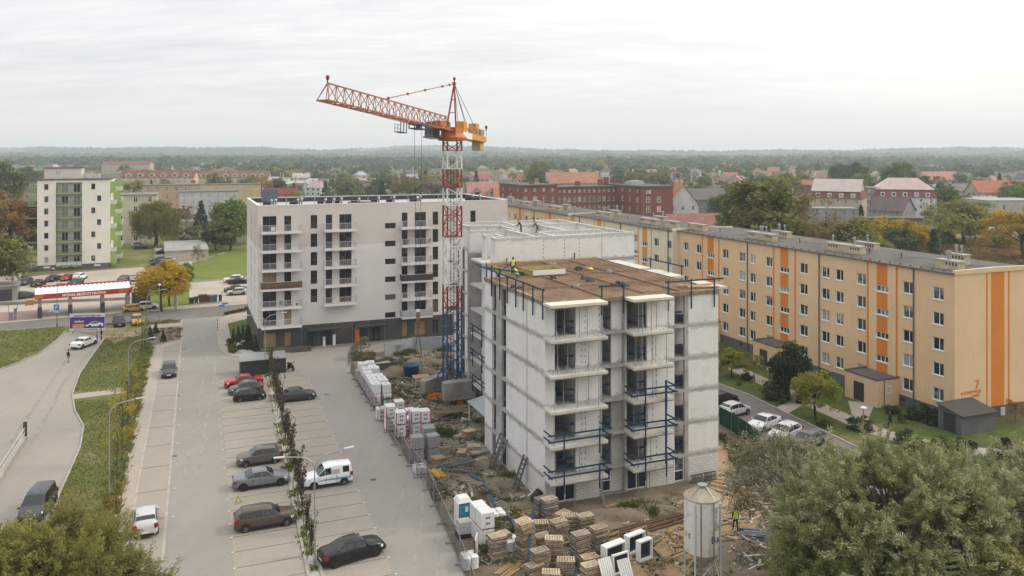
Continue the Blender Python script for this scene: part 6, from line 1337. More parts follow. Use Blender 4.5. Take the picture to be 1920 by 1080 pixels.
    for sg in (1,-1):
        h = MB(); b = ST[2][1]; hh = .17 if kind in ('sedan','hatch') else .32; h.box(xr-.006,sg*hw*.66 if sg > 0 else -hw*.86,b-.26,xr+.30,sg*hw*.86 if sg > 0 else -hw*.66,b-.26+hh); h.box(xr+.04,sg*hw*.80 if sg > 0 else -hw*.955,b-.25,xr+.26,sg*hw*.955 if sg > 0 else -hw*.80,b-.27+hh); tl.append(h.mesh('tail_light',M['lamp_red']))
    pl = []
    for x in (xf+.014,xr-.022): h = MB(); h.box(x,-.26,.46,x+.010,.26,.57); pl.append(h.mesh('number_plate',M['plate']))
    mi = []
    for sg in (1,-1):
        h = MB(); x = ST[7][0]*L/2-.14; y = sg*hw*.98; h.box(x-.08,min(y,y+sg*.19),.95,x+.05,max(y,y+sg*.19),1.09); mi.append(h.mesh('mirror',M['paint']))
    hd = MB()
    for x in (-.11*L,.0*L+.02):
        for sg in (1,-1): hd.box(x-.3,sg*hw*.99 if sg > 0 else -hw*.99-.02,ST[5][1]-.17,x-.12,sg*hw*.99+.02 if sg > 0 else -hw*.99,ST[5][1]-.14)
    _cm[kind] = dict(body=me,glass=[gl['windscreen'],gl['rear_window']]+gm,arch=arch,trim=trim,hl=hl,tl=tl,pl=pl,mi=mi,handle=hd.mesh('door_handle',M['black']),L=L,hw=hw,wx=wx_,rails=None); return _cm[kind]
def car(kind,p,heading,color,label,name='parked_car',group='cars',cat='car',rim=0,detail=True,z=.04,sc=1.0):
    c = car_meshes(kind); e = thing(name,label,cat,(p[0],p[1],z),heading,group); e.scale = (sc,)*3
    b = mobj('body',c['body'],e,color=color); mobj('wheel_arch',c['arch'],e); mobj('trim',c['trim'],e)
    for g in c['glass']: mobj(g.name.split('.')[0],g,e)
    for g in c['hl']: mobj('headlight',g,e)
    for g in c['tl']: mobj('tail_light',g,e)
    for g in c['pl']: mobj('number_plate',g,e)
    for g in c['mi']: mobj('mirror',g,e,color=color)
    if detail: mobj('door_handle',c['handle'],e)
    for x in c['wx']:
        for sg in (1,-1): w = mobj('tyre' if False else 'wheel',TY,e,(x,-sg*(c['hw']-.085),.325),0.0 if sg > 0 else math.pi); mobj('rim',RI[rim],w)
    return e
def cpx(kind,u,v,az,color,label,**k):
    "az: direction of the bonnet in degrees on the ground, 0 = to the right along the bays (D2), 90 = away along the lanes (D1)"
    p = G(u,v); return car(kind,(p.x,p.y),TH+rad(az),color,label,**k)
BLK = (.012,.012,.014); DGR = (.045,.048,.052); GRY = (.13,.135,.14); SIL = (.42,.43,.44); WHT = (.72,.73,.74); RED = (.36,.018,.020); BRN = (.085,.062,.05)
PG = 'cars in the parking lot'
cpx('estate',317,703,-90,DGR,'dark grey estate car driving towards us on the left lane',name='moving_car',group=None)
cpx('sedan',457,724,180,RED,'red car parked in front of the bin shelter',group=PG)
cpx('hatch',461,737,180,(.10,.085,.08),'brown grey hatchback between the red car and the small black one',group=PG)
cpx('hatch',468,750,0,BLK,'small black hatchback right in front of the red car',group=PG,sc=.93)
cpx('sedan',555,750,0,(.05,.058,.055),'dark green grey saloon right of the purple trees, near the red car',group=PG)
cpx('suv',487,868,180,(.115,.105,.10),'grey brown crossover, rear one of the three cars left of the tree row',group=PG,sc=.95)
cpx('sedan',490,910,0,(.17,.18,.20),'silver blue saloon with black wheels between the crossover and the brown van',group=PG,rim=1,sc=1.04)
cpx('estate',498,985,0,BRN,'brown metallic people carrier, nearest of the three left of the trees',group=PG,sc=1.02)
va = cpx('van',614,908,180,(.76,.78,.80),'white panel van with blue stripes along its side',name='parked_van',group=PG,cat='van')
for sg in (1,-1):
    for (x0,x1,z0,z1,c) in ((-1.9,.9,.66,.72,(.05,.14,.30)),(-1.9,.5,.75,.80,(.16,.36,.52))):
        mb = MB(); y = sg*.916; mb.box(x0,min(y,y+sg*.012),z0,x1,max(y,y+sg*.012),z1); mb.build('side_stripe',M['any_gloss'],va,color=c)
    mb = MB(); y = sg*.86; mb.hexa([(-.95,y+sg*.03,1.15),(-.2,y+sg*.03,1.15),(-.2,y+sg*.05,1.15),(-.95,y+sg*.05,1.15),(-.95,sg*.785,1.5),(-.2,sg*.785,1.5),(-.2,sg*.80,1.5),(-.95,sg*.80,1.5)]); mb.build('side_lettering_panel',M['any_gloss'],va,color=(.35,.33,.34))
cpx('sedan',660,1046,12,BLK,'shiny black coupe at the bottom of the parking lot',group=PG,rim=1,sc=1.03)
cpx('sedan',157,650,62,WHT,'white saloon on the yard below the billboard',group=None)
cpx('mpv',71,962,-98,(.055,.06,.068),'dark grey people carrier on the left yard',group=None,cat='van',name='parked_van')
cpx('suv',273,990,92,(.48,.49,.50),'silver crossover seen from behind at the lower left of the lot',group=None)
RG = 'cars along the upper road and lots'
cpx('mpv',223,610,-84,BLK,'black people carrier right of the billboard',group=RG,cat='van',name='parked_van',sc=.96)
cpx('suv',257,608,-84,(.55,.30,.06),'yellow car right of the billboard',group=RG)
for a in (('estate',47,534,-105,DGR,'dark car nearest the garage gable in the upper lot'),('sedan',72,536,-105,BLK,'black saloon second from the garage in the upper lot'),('sedan',100,527,-112,BLK,'black saloon left of the red car in the upper lot'),('hatch',126,526,-112,RED,'red hatchback in the upper lot before the tower'),('suv',150,524,70,WHT,'white car right of the red one in the upper lot'),('sedan',142,534,-112,DGR,'dark car in front of the white one in the upper lot'),('sedan',43,560,-150,DGR,'dark car beside the garage at the left edge'),
          ('hatch',111,545,180,RED,'red car half hidden behind the car wash roof'),('sedan',233,527,75,GRY,'grey car left of two at the right end of the upper lot'),('estate',255,526,75,SIL,'silver car beside the yellow tree'),('sedan',233,537,75,GRY,'grey car behind the right end of the car wash'),
          ('hatch',251,585,5,(.50,.27,.04),'yellow car behind the car wash wall'),('hatch',276,580,0,(.6,.6,.6),'white car half hidden by the yellow tree'),
          ('suv',438,529,180,WHT,'white car, rear left one at the white block'),('sedan',447,532,0,BLK,'black saloon before the white car at the white block'),('sedan',441,547,180,DGR,'dark car behind the silver hatchback at the white block'),('hatch',444,553,180,SIL,'silver hatchback nearest the road beside the white block'),
          ('hatch',259,463,20,SIL,'silver car under the willow, rear one'),('sedan',266,467,10,BLK,'black car under the willow, front one'),('estate',307,476,180,BLK,'black estate car in the small lot by the willow'),('sedan',299,491,170,(.10,.12,.11),'green grey car in the small lot'),('hatch',314,492,170,SIL,'silver car half hidden behind the golden tree top'),('sedan',300,497,170,DGR,'dark car nearest us in the small lot by the willow'),
          ('hatch',43,478,80,SIL,'silver car in the shade left of the tower'),('sedan',22,492,80,DGR,'dark car at the left edge beside the tower')): cpx(*a[:5],a[5],group=RG,detail=False)
SG = 'cars along the road behind the building site'
cpx('hatch',1377,778,12,(.45,.46,.47),'silver hatchback beside the green fence, second in the row',group=SG)
cpx('suv',1354,760,12,BLK,'black car at the corner of the building site',group=SG)
cpx('sedan',1433,803,200,(.62,.63,.64),'white saloon half hidden behind the thin tree',group=SG)
cpx('suv',1472,824,200,(.55,.56,.57),'pale car behind the top of the thin tree',group=SG)
cpx('estate',1513,838,200,(.10,.11,.12),'dark estate car, last in the row behind the trees',group=SG)
# motorbike
p = G(545,694); mk = thing('motorbike','red motorbike parked right of the dark bin shelter','motorbike',(p.x,p.y,.04),TH+rad(-70))
for x in (-.65,.68):
    mb = MB(); mb.lathe([(.24,-.06),(.32,-.05),(.33,0),(.32,.05),(.24,.06)],(x,0,.33),16,axis='Y',cap=False); o = mb.build('wheel',M['rubber'],mk); mb = MB(); mb.lathe([(.24,-.02),(.24,.02)],(x,0,.33),14,axis='Y'); mb.build('rim',M['rim'],o)
mb = MB(); mb.bar((-.65,0,.33),(-.1,0,.45),.12,.1); mb.bar((.68,.09,.33),(.38,.09,.98),.05); mb.bar((.68,-.09,.33),(.38,-.09,.98),.05); mb.obox((0,0,.3),(.5,.3,.36)); mb.build('frame',M['dark'],mk)
mb = MB(); mb.hexa([(-.1,-.14,.66),(.38,-.12,.7),(.38,.12,.7),(-.1,.14,.66),(-.05,-.12,.92),(.32,-.1,.95),(.32,.1,.95),(-.05,.12,.92)]); mb.obox((.5,0,.75),(.22,.3,.32)); mb.obox((.7,0,.66),(.4,.12,.05)); mb.build('fuel_tank',M['any_gloss'],mk,color=(.32,.02,.02))
mb = MB(); mb.hexa([(-.85,-.13,.72),(-.1,-.15,.70),(-.1,.15,.70),(-.85,.13,.72),(-.9,-.1,.86),(-.1,-.12,.80),(-.1,.12,.80),(-.9,.1,.86)]); mb.build('saddle',M['black'],mk)
mb = MB(); mb.bar((.38,-.36,1.06),(.38,.36,1.06),.04); mb.obox((.38,.38,1.0),(.12,.05,.16)); mb.obox((.38,-.38,1.0),(.12,.05,.16)); mb.build('handlebar',M['dark'],mk)
mb = MB(); mb.lathe([(.02,0),(.09,.03),(.1,.1)],(.62,0,.92),10,axis='X'); mb.build('headlight',M['lamp_clear'],mk)
# ------------------------------------------------------------------ people
def person(label,p,z,face,pose,cols,sc=1.0,hold=None):
    """face: heading the chest points to (rad); pose: dict of joint offsets; cols: shoes, trousers, jacket, vest (or None)"""
    e = thing('person',label,'person',(p[0],p[1],z),face); e.scale = (sc,)*3
    st = pose.get('stride',.12); bend = pose.get('bend',0.0); ar = pose.get('arms',((.02,.0),(.02,.0)))
    hipz = .92-pose.get('drop',0); sh = Vector((math.sin(bend)*.48,0,hipz+.02+math.cos(bend)*.48)); hd = sh+Vector((math.sin(bend*1.1)*.12,0,math.cos(bend*1.1)*.12))
    V = [Vector((0,0,hipz)),Vector((sh.x*.5,0,hipz+.02+(sh.z-hipz)*.5)),sh,hd,hd+Vector((.03+.06*math.sin(bend),0,.09)),hd+Vector((.025+.08*math.sin(bend),0,.19))]
    Rr = [(.145,.12),(.15,.115),(.12,.09),(.055,.055),(.092,.082),(.085,.075)]; E = [(0,1),(1,2),(2,3),(3,4),(4,5)]; R_ = lambda q,r: (V.append(Vector(q)),Rr.append(r),len(V)-1)[-1]
    for sg,ph in ((1,st),(-1,-st)):
        k = R_((.0,sg*.10,hipz-.06),(.10,.10)); E.append((0,k)); kn = R_((ph*.6+.05*(ph > 0)+pose.get('drop',0)*.6,sg*.10,hipz*.52),(.068,.07)); E.append((k,kn)); an = R_((ph-.02,sg*.10,.09),(.045,.045)); E.append((kn,an)); to = R_((ph+.15,sg*.115,.04),(.04,.032)); E.append((an,to))
    for i,sg in ((0,1),(1,-1)):
        fw,up_ = ar[i]; s = R_((sh.x,sg*.19,sh.z-.03),(.062,.06)); E.append((2,s)); el = R_((sh.x+fw*.4-.02,sg*.245,sh.z-.30+up_*.3),(.048,.048)); E.append((s,el)); wr = R_((sh.x+fw+.04,sg*.235,sh.z-.54+up_),(.035,.035)); E.append((el,wr)); ha = R_((sh.x+fw*1.1+.06,sg*.225,sh.z-.66+up_*1.15),(.032,.024)); E.append((wr,ha))
    me = bpy.data.meshes.new('body'); me.from_pydata([tuple(v) for v in V],E,[]); o = mobj('body',me,e)
    md = o.modifiers.new('skin','SKIN'); sv = me.skin_vertices[0].data
    for i,r in enumerate(Rr): sv[i].radius = r
    sv[0].use_root = True; ss = o.modifiers.new('sub','SUBSURF'); ss.levels = 1; ss.render_levels = 1
    dg = bpy.context.evaluated_depsgraph_get(); dg.update(); m2 = bpy.data.meshes.new_from_object(o.evaluated_get(dg)); o.modifiers.clear(); o.data = m2; bpy.data.meshes.remove(me)
    m2.materials.clear()
    for nm in ('cloth','cloth','cloth','skin'): m2.materials.append(None)
    ms = [flat_cloth(c) for c in cols[:3]]+[M['skin']]
    if cols[3]: ms.append(M['hivis'])
    m2.materials.clear(); [m2.materials.append(x) for x in ms]
    wrists = [v for v in (V[-1],V[-5])]
    for pl in m2.polygons:
        c = pl.center; i = 2
        if c.z < .10: i = 0
        elif c.z < hipz+.03 and abs(c.y) < .21 and c.x < .35: i = 1
        if min((c-w).length for w in wrists) < .10: i = 3
        elif c.z > hd.z-.01 and (c-hd).length < .35 and abs(c.y) < .12: i = 3
        elif cols[3] and i == 2 and abs(c.y) < .17 and c.z > hipz+.02: i = 4
        pl.material_index = i; pl.use_smooth = True
    top = V[5]; mb = MB(); mb.lathe([(.098,-.05),(.108,.0),(.095,.06),(.05,.10),(.005,.115)],(0,0,0),12); h = mb.build('helmet' if pose.get('helmet') else 'hair',M['any'] if pose.get('helmet') else M['hair'],e,True,loc=top+Vector((-.018,0,-.0)),color=pose.get('helmet') or (1,1,1)); h.rotation_euler = (0,bend*.6-.25,0)
    f = MB(); hc = V[4]
    f.obox(hc+Vector((.098,0,.02)),(.035,.024,.05)); f.build('nose',M['skin'],e)
    f = MB(); f.obox(hc+Vector((.084,.032,.06)),(.012,.022,.012)); f.obox(hc+Vector((.084,-.032,.06)),(.012,.022,.012)); f.obox(hc+Vector((.086,0,-.025)),(.012,.045,.010)); f.build('eyes_and_mouth',M['hair'],e)
    for sg in (1,-1): f = MB(); f.obox(hc+Vector((.0,sg*.092,.02)),(.05,.02,.06)); f.build('ear',M['skin'],e)
    if cols[3]:
        f = MB()
        for zz in (.16,.30): f.lathe([(.165,zz-.022),(.165,zz+.022)],(sh.x*.45,0,hipz),14,cap=False)
        q = f.build('reflective_band',M['white'],e)
    return e
_fc = {}
def flat_cloth(c):
    if c not in _fc: _fc[c] = mat('clothing',c,.95,.1,var=.2,scale=6)
    return _fc[c]
JN = (.05,.08,.16); BK = (.015,.015,.017); SH_ = (.03,.028,.026); TN = (.28,.21,.13)
def gp2(u,v,z=0): p = G(u,v,z); return (p.x,p.y)
person('person in a dark jacket and tan trousers walking on the left yard',gp2(128,680),.01,rad(80),{'stride': .16,'arms': ((.1,.05),(-.05,0))},(SH_,TN,(.03,.025,.025),None))
person('person in grey blue clothes standing beside the white saloon',gp2(182,644),.03,rad(200),{'stride': .05},(SH_,(.10,.12,.14),(.13,.16,.19),None))
person('person in black standing right of the billboard',gp2(190,638),.03,rad(220),{'stride': .08},(SH_,BK,BK,None))
person('worker in a yellow vest and jeans standing on the deck',gp2(962,518,ZD),ZD+.06,rad(95),{'stride': .04,'arms': ((.08,.1),(.08,.1))},(SH_,JN,BK,1),1.03)
person('worker in a yellow vest crouching at the left rear corner of the deck',FC.w(3.0,YL-1.2)[:2],ZD-.55,rad(150),{'stride': .08,'bend': .5,'arms': ((.3,.2),(.3,.2))},(SH_,JN,BK,1))
person('worker in dark clothes at the left end of the white top wall',FC.w(5.2,24.4)[:2],ZD+.02,rad(200),{'stride': .1,'arms': ((.2,.3),(.2,.3))},(SH_,(.08,.07,.05),(.04,.06,.04),None))
person('worker in dark clothes bending at the rear top walls',FC.w(13.4,37.6)[:2],Z3-.9,rad(190),{'stride': .12,'bend': .55,'arms': ((.3,.1),(.3,.1))},(SH_,BK,(.05,.03,.03),None))
person('worker in brown clothes stooping right of the other one at the rear walls',FC.w(16.0,38.2)[:2],Z3-1.1,rad(160),{'stride': .1,'bend': .7,'arms': ((.3,.1),(.3,.1))},(SH_,(.10,.08,.06),(.12,.10,.08),None))
person('worker in the left doorway of the top walls',FC.w(6.4,27.6)[:2],ZD+.02,rad(230),{'stride': .1},(SH_,(.10,.08,.06),(.16,.13,.10),None))
pw = person('worker in a yellow vest carrying a bucket past the silo',gp2(1379,997),.05,rad(100),{'stride': .17,'arms': ((.05,.0),(-.08,.02))},(SH_,BK,BK,1),1.05)
mb = MB(); mb.lathe([(.13,0),(.17,.3)],(0,0,0),12); o = mb.build('bucket',M['any'],None,loc=(pw.location.x-.30,pw.location.y+.02,.50),color=(.45,.30,.30)); props(o,'pinkish bucket in the hand of the worker by the silo','bucket')
mb = MB(); mb.path([(-.16,0,.3),(-.1,0,.42),(0,0,.46),(.1,0,.42),(.16,0,.3)],.012,5); mb.build('handle',M['grey_metal'],o)
person('person in dark clothes walking on the path at the yellow block gable',gp2(1669,803),.04,rad(120),{'stride': .15},(SH_,BK,(.03,.04,.06),None))
# ------------------------------------------------------------------ site stores: packs, pallets, silo, fences
ORD = ('first','second','third','fourth','fifth','sixth','seventh','eighth','ninth','tenth','eleventh','twelfth','thirteenth','fourteenth','fifteenth','sixteenth','seventeenth','eighteenth','nineteenth','twentieth')
def bevel_box(w,d,h,b,name,m,jit=0.0,seed=0):
    mb = MB(); rs = random.Random(seed); P = []
    for z in (0,b,h-b,h):
        k = b if z in (0,h) else 0
        for x,y in ((-w/2+k,-d/2),(w/2-k,-d/2),(w/2,-d/2+k),(w/2,d/2-k),(w/2-k,d/2),(-w/2+k,d/2),(-w/2,d/2-k),(-w/2,-d/2+k)):
            P.append((x*(1-(k*.6/w))+rs.uniform(-jit,jit),y*(1-(k*.6/d))+rs.uniform(-jit,jit),z))
    mb.v = P
    for l in range(3):
        for i in range(8): j = (i+1) % 8; mb.f.append((l*8+i,l*8+j,l*8+8+j,l*8+8+i)); mb.m.append(0)
    mb.f.append(tuple(range(7,-1,-1))); mb.m.append(0); mb.f.append(tuple(24+i for i in range(8))); mb.m.append(0); return mb.mesh(name,m)
packm = [bevel_box(1.02,1.18,1.18,.05,'wrapped_pack',M['wrap'],.012,i) for i in range(3)]
def strapm(w,d,h,ys,nm='strap',m=None):
    mb = MB()
    for y in ys: mb.box(-w/2-.012,y-.05,.01,-w/2-.004,y+.05,h); mb.box(w/2+.004,y-.05,.01,w/2+.012,y+.05,h); mb.box(-w/2-.012,y-.05,h+.002,w/2+.012,y+.05,h+.01)
    return mb
red = MB(); e = .055
for x in (-.51,.51):
    red.box(x-.04,-.605,.04,x+.04,-.594,1.14)
red.box(-.53,-.56,.04,-.515,-.50,1.14); red.box(-.53,.50,.04,-.515,.56,1.14); redm = red.mesh('red_edge',M['strap'])
dot = MB()
for z in (.30,.72): dot.box(-.16,-.603,z,-.02,-.597,z+.16); dot.box(.03,-.603,z,.16,-.597,z+.16)
dotm = dot.mesh('print',M['plinth'])
bask = MB()
for x in (-.4,0,.4): bask.box(x-.07,-.59,0,x+.07,.59,.14)
baskm = bask.mesh('pallet_base',M['timber'])
def pack(p,z,rz,label,edge=True,h=1.0,name='wrapped_block_pack',prints=True):
    e = thing(name,label,'pack',(p.x,p.y,z),rz,'white wrapped block packs'); e.scale = (1,1,h)
    mobj('wrapping',R.choice(packm),e,(0,0,.14))
    mobj('pallet_base',baskm,e)
    if edge: mobj('red_edge',redm,e,(0,0,.14))
    if prints: mobj('print',dotm,e,(0,0,.14))['kind'] = 'stuff'
    return e
Q = lambda x,y: G(640+x/5.333,660+y/5.333)
PK = [(340,535,1,'white pack with red edge left of the lettered pack'),(452,525,1,'white pack with large green black letters on its front'),(400,676,1,'white red edged pack, leftmost of the front group'),(487,780,2,'white red edged pack, second column of the front group'),(577,600,1,'white red edged pack at the back of the front group'),(590,845,2,'white red edged pack, nearest column of the front group'),
      (690,690,1,'white red edged pack behind the wide nearest pair'),(738,830,2,'white red edged pack, left column of the right pair'),(832,830,2,'white red edged pack, right column of the right pair'),(640,780,1,'white red edged pack between the two columns in front'),(520,690,1,'white red edged pack in the middle of the front group')]
for x,y,n,l in PK:
    p = Q(x,y)
    for k in range(n): 
        e = pack(p+Vector((R.uniform(-.03,.03),R.uniform(-.03,.03),0)),.02+k*1.33,TH+R.uniform(-.05,.05),l+((', upper one',', lower one')[k == 0] if n > 1 else ''),True)
        if 'letters' in l: text('lettering','H+H',.52,M['any'],e,(0,-.61,.62),(rad(90),0,0),bold=.03).color = (.02,.09,.06,1)
# long covered pile of white packs, two wide, stepping down to the far end
a0p = G(712,758); dd = (G(678,706)-a0p); dd.z = 0; nL = 9; stp = dd/nL; side = Vector((stp.y,-stp.x,0)).normalized()
for i in range(nL):
    for j in range(2):
        p = a0p+stp*i-side*(-.1)+side*(j*1.1-.5)
        for k in range(2 if (i,j) not in ((nL-1,0),(nL-1,1),(4,1),(6,0)) else 1):
            e = pack(p+Vector((R.uniform(-.06,.06),R.uniform(-.06,.06),0)),.02+k*1.27,math.atan2(-stp.x,stp.y)+R.uniform(-.09,.09),'plain white wrapped pack, %s row from the near end of the long pile, %s, %s' % (ORD[i],('left','right')[j],('lower','upper')[k]),False,.96*(R.uniform(.84,1.06) if k else 1),prints=False)
            if k: mb = MB(); mb.box(-.2,-.16,1.323,.2,.16,1.328); o = mb.build('print',M['any'],e); o.color = (.36,.40,.38,1)
# grey concrete block packs
gb = bevel_box(1.15,1.15,1.05,.01,'grey_block_stack',M['grey_block'])
for x,y,n,l in ((755,1075,2,'left front'),(912,1060,2,'right front'),(872,975,2,'rear')):
    p = Q(x,y)
    for k in range(n): e = props(mobj('grey_block_stack',gb,None,(p.x,p.y,.03+k*1.19),TH+R.uniform(-.1,.1)),'stack of grey concrete blocks, %s column, %s layer' % (l,('lower','upper')[k]),'block stack','grey block stacks by the fence'); mobj('pallet_base',baskm,e,(0,0,-.005)).scale = (1,.97,.0) if k == 0 else (1,.97,1); 
for o in bpy.data.objects:
    if o.name.startswith('grey_block_stack') and o.location.z > 1: [setattr(c,'location',(0,0,-.14)) for c in o.children]
# pallets
def pallet_mesh(seed):
    rs = random.Random(seed); mb = MB()
    for i in range(7): x = -.55+i*1.1/6; mb.box(x-.06+rs.uniform(-.01,.01),-.4,.122,x+.06,.4,.144+rs.uniform(-.004,.004))
    for y in (-.35,0,.35): mb.box(-.6,y-.05,.10,.6,y+.05,.1215)
    for x in (-.53,0,.53):
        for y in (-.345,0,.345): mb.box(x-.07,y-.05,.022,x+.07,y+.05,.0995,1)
    for y in (-.35,0,.35): mb.box(-.6,y-.05,0,.6,y+.05,.0215)
    return mb.mesh('pallet',[M['wood'],M['wood_gap_shade']])
M['wood_gap_shade'] = mat('pallet_block_gap_shade',(.42,.40,.38),.95,var=.4,scale=3,objcol=True)  # block colour darkened to paint in the shade of the gaps between boards
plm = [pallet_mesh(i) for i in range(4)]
Z7 = lambda x,y: G(740+x/3.84,800+y/3.84)
NP_ = [0]
def pal_stack(x,y,n,rz,where,grey=.5,lean=0.0,z0=.03,sc=1.0):
    p = Z7(x,y)
    for k in range(n):
        g = min(1,max(0,grey+R.uniform(-.25,.25))); c = tuple(a*(1-g)+b*g for a,b in zip((.46,.355,.235),(.29,.26,.225))); j = R.uniform(.75,1.2)*(1.2 if k == n-1 else 1)
        nm = 'only' if n == 1 else ('top' if k == n-1 else ('bottom' if k == 0 else ORD[n-1-k] + ' from top'))
        o = mobj('wooden_pallet',R.choice(plm),None,(p.x+R.uniform(-.07,.07)+lean*k,p.y+R.uniform(-.07,.07),z0+k*.1475),rz+R.uniform(-.11,.11)+(math.pi if R.random() < .5 else 0),tuple(q*j for q in c))
        props(o,'wooden pallet, %s %s' % (nm,where),'pallet','wooden pallets on the building site'); NP_[0] += 1
    return p
PS = [(1110,660,11,TH+.12,'of the dark stack nearest the building',.8),(1060,640,10,TH+.12,'of the dark stack left against the building',.85),(940,930,17,TH+.3,'of the tall stack left of the blue post',.35),(1045,1050,11,TH+.1,'of the stack behind the blue post',.5),(1150,990,13,TH-.35,'of the leaning stack in the centre',.45),(1185,860,13,TH+.2,'of the centre stack behind the leaning one',.6),(1335,985,15,TH+.15,'of the tall stack right of centre',.6),
      (1255,760,9,TH-.3,'of the rear stack before the dark one',.55),(1375,770,10,TH+.1,'of the rear right stack',.5),(1475,880,11,TH+.05,'of the right stack beside the white window packs',.5),(740,960,12,TH+.05,'of the left stack beside the wrapped packs',.55),(1065,860,6,TH+.05,'of the low stack behind the leaning one',.45),(1405,1040,7,TH+.05,'of the front right stack',.35),(1410,1115,8,TH+.05,'of the nearest right stack',.3),
      (1130,1120,5,TH-.5,'of the low stack at the bottom centre',.4),(1050,780,7,TH-.2,'of the yellowish stack in the middle',.1),(1205,715,7,TH+.4,'of the pale stack right of the dark one',.2),(1000,1080,6,TH+.2,'of the bottom stack left of centre',.5),(775,880,8,TH+.3,'of the low stack behind the left one',.6),(1230,1060,7,TH-.3,'of the bottom stack below the leaning one',.5),(925,780,8,TH+.45,'of the rear left stack',.3),
      (535,108,8,TH+.3,'of the pale stack by the building corner',.05),(480,205,3,TH+1.2,'of the leaning pile by the building corner',.1),(565,180,4,TH-.2,'of the low pile by the building corner',.15),(470,90,3,TH+.5,'of the small pile behind the pale stack',.25),(622,245,1,TH+.4,'lying alone in front of the building',.7)]
for a in PS: pal_stack(*a)
lp = FC.w(14.6,-.55)
o = mobj('wooden_pallet',plm[0],None,(lp.x,lp.y,.35),(rad(72),0,TH),(.10,.09,.08)); props(o,'dark pallet leaning on the wall behind the silo, left one','pallet','wooden pallets on the building site'); lp = FC.w(16.0,-.5)
o = mobj('wooden_pallet',plm[1],None,(lp.x,lp.y,.35),(rad(74),0,TH),(.09,.085,.08)); props(o,'dark pallet leaning on the wall behind the silo, right one','pallet','wooden pallets on the building site')
# bags and packs by the fence
def bagpile(x,y,n,label,z0=0.05):
    p = Z7(x,y); rs = random.Random(int(x)); k = 0
    for lv in range(n):
        for (a,b) in ((-.28,-.3),(.28,-.3),(-.28,.3),(.28,.3)):
            mb = MB(); s = .27; P = []
            for z,q in ((0,.8),(.06,1.05),(.12,.85)):
                for i in range(8): t_ = i*math.pi/4; P.append((q*s*max(-1,min(1,1.3*math.cos(t_)))+rs.uniform(-.02,.02),q*.30*max(-1,min(1,1.3*math.sin(t_)))+rs.uniform(-.02,.02),z))
            mb.v = P
            for l in range(2):
                for i in range(8): j = (i+1) % 8; mb.f.append((l*8+i,l*8+j,l*8+8+j,l*8+8+i)); mb.m.append(0)
            mb.f.append(tuple(16+i for i in range(8))); mb.m.append(0); mb.f.append(tuple(range(7,-1,-1))); mb.m.append(0)
            w = Matrix.Rotation(TH,3,'Z') @ Vector((a,b,0)); o = mb.build('cement_bag',M['wrap'],None,True,(p.x+w.x,p.y+w.y,z0+lv*.125),TH+rs.uniform(-.1,.1)); k += 1
            props(o,'%s, %s layer, %s %s' % (label,('bottom','second','third','fourth','fifth','sixth','seventh','eighth','ninth')[lv],('front','back')[b > 0],('left','right')[a > 0]),'bag','white bags on the building site')
bagpile(535,1010,7,'white bag in the pile by the tilted panel'); bagpile(838,880,6,'white bag in the pile right of the left pallets'); bagpile(180,330,5,'white bag in the frame by the fence'); bagpile(735,790,2,'white bag on top of the left pallets',1.75)
for x,y,n,l in ((605,800,2,'left rear'),(650,850,2,'right front')):
    p = Z7(x,y)
    for k in range(n): pack(p,.02+k*1.3,TH+.05+R.uniform(-.05,.05),'torn white wrapped pack beside the toilet, %s column, %s' % (l,('lower','upper')[k]),False,1.0)
p = Z7(500,790)
for k in range(2):
    e = props(mobj('block_bundle',bevel_box(1.0,.8,.45,.04,'block_bundle',M['any'],.03,k),None,(p.x,p.y,.35+k*.47),TH),'dusty white block bundle before the toilet, %s' % ('lower','upper')[k],'block bundle'); e.color = (.45,.44,.42,1)
mb = MB(); mb.box(-.6,-.45,.0,.6,.45,.30); props(mb.build('plinth_crate',M['black'],None,loc=(p.x,p.y,.03),rotz=TH),'black crate under the dusty block bundles','crate')
# portable toilet
p = Z7(488,745); t = thing('portable_toilet','white and blue portable toilet by the mesh fence','portable toilet',(p.x,p.y+.6,.03),TH)
mb = MB(); 
for x in (-.55,.49): mb.box(x,-.55,.1,x+.06,.55,2.05)
mb.box(-.489,.49,.1,.489,.55,2.05); mb.build('side_wall',M['white'],t); mb = MB(); mb.box(-.42,-.55,.12,.42,-.50,1.95); o = mb.build('door',M['any'],t,color=(.05,.20,.30)); mb = MB(); mb.box(.30,-.575,1.0,.36,-.552,1.15); mb.build('handle',M['dark'],o); mb = MB(); mb.box(.02,-.556,1.35,.24,-.5505,1.75); mb.build('notice',M['white'],o)
mb = MB(); mb.hexa([(-.6,-.6,2.05),(.6,-.6,2.05),(.6,.6,2.05),(-.6,.6,2.05),(-.42,-.45,2.38),(.42,-.45,2.38),(.42,.45,2.38),(-.42,.45,2.38)]); mb.build('roof',M['wrap'],t); mb = MB(); mb.box(-.6,-.6,0,.6,.6,.1); mb.build('skid',M['dark'],t)
for x in (-.47,.47): mb = MB(); mb.box(x-.05,-.56,.1,x+.05,-.501,2.05); mb.build('corner_post',M['any'],t,color=(.05,.20,.30))
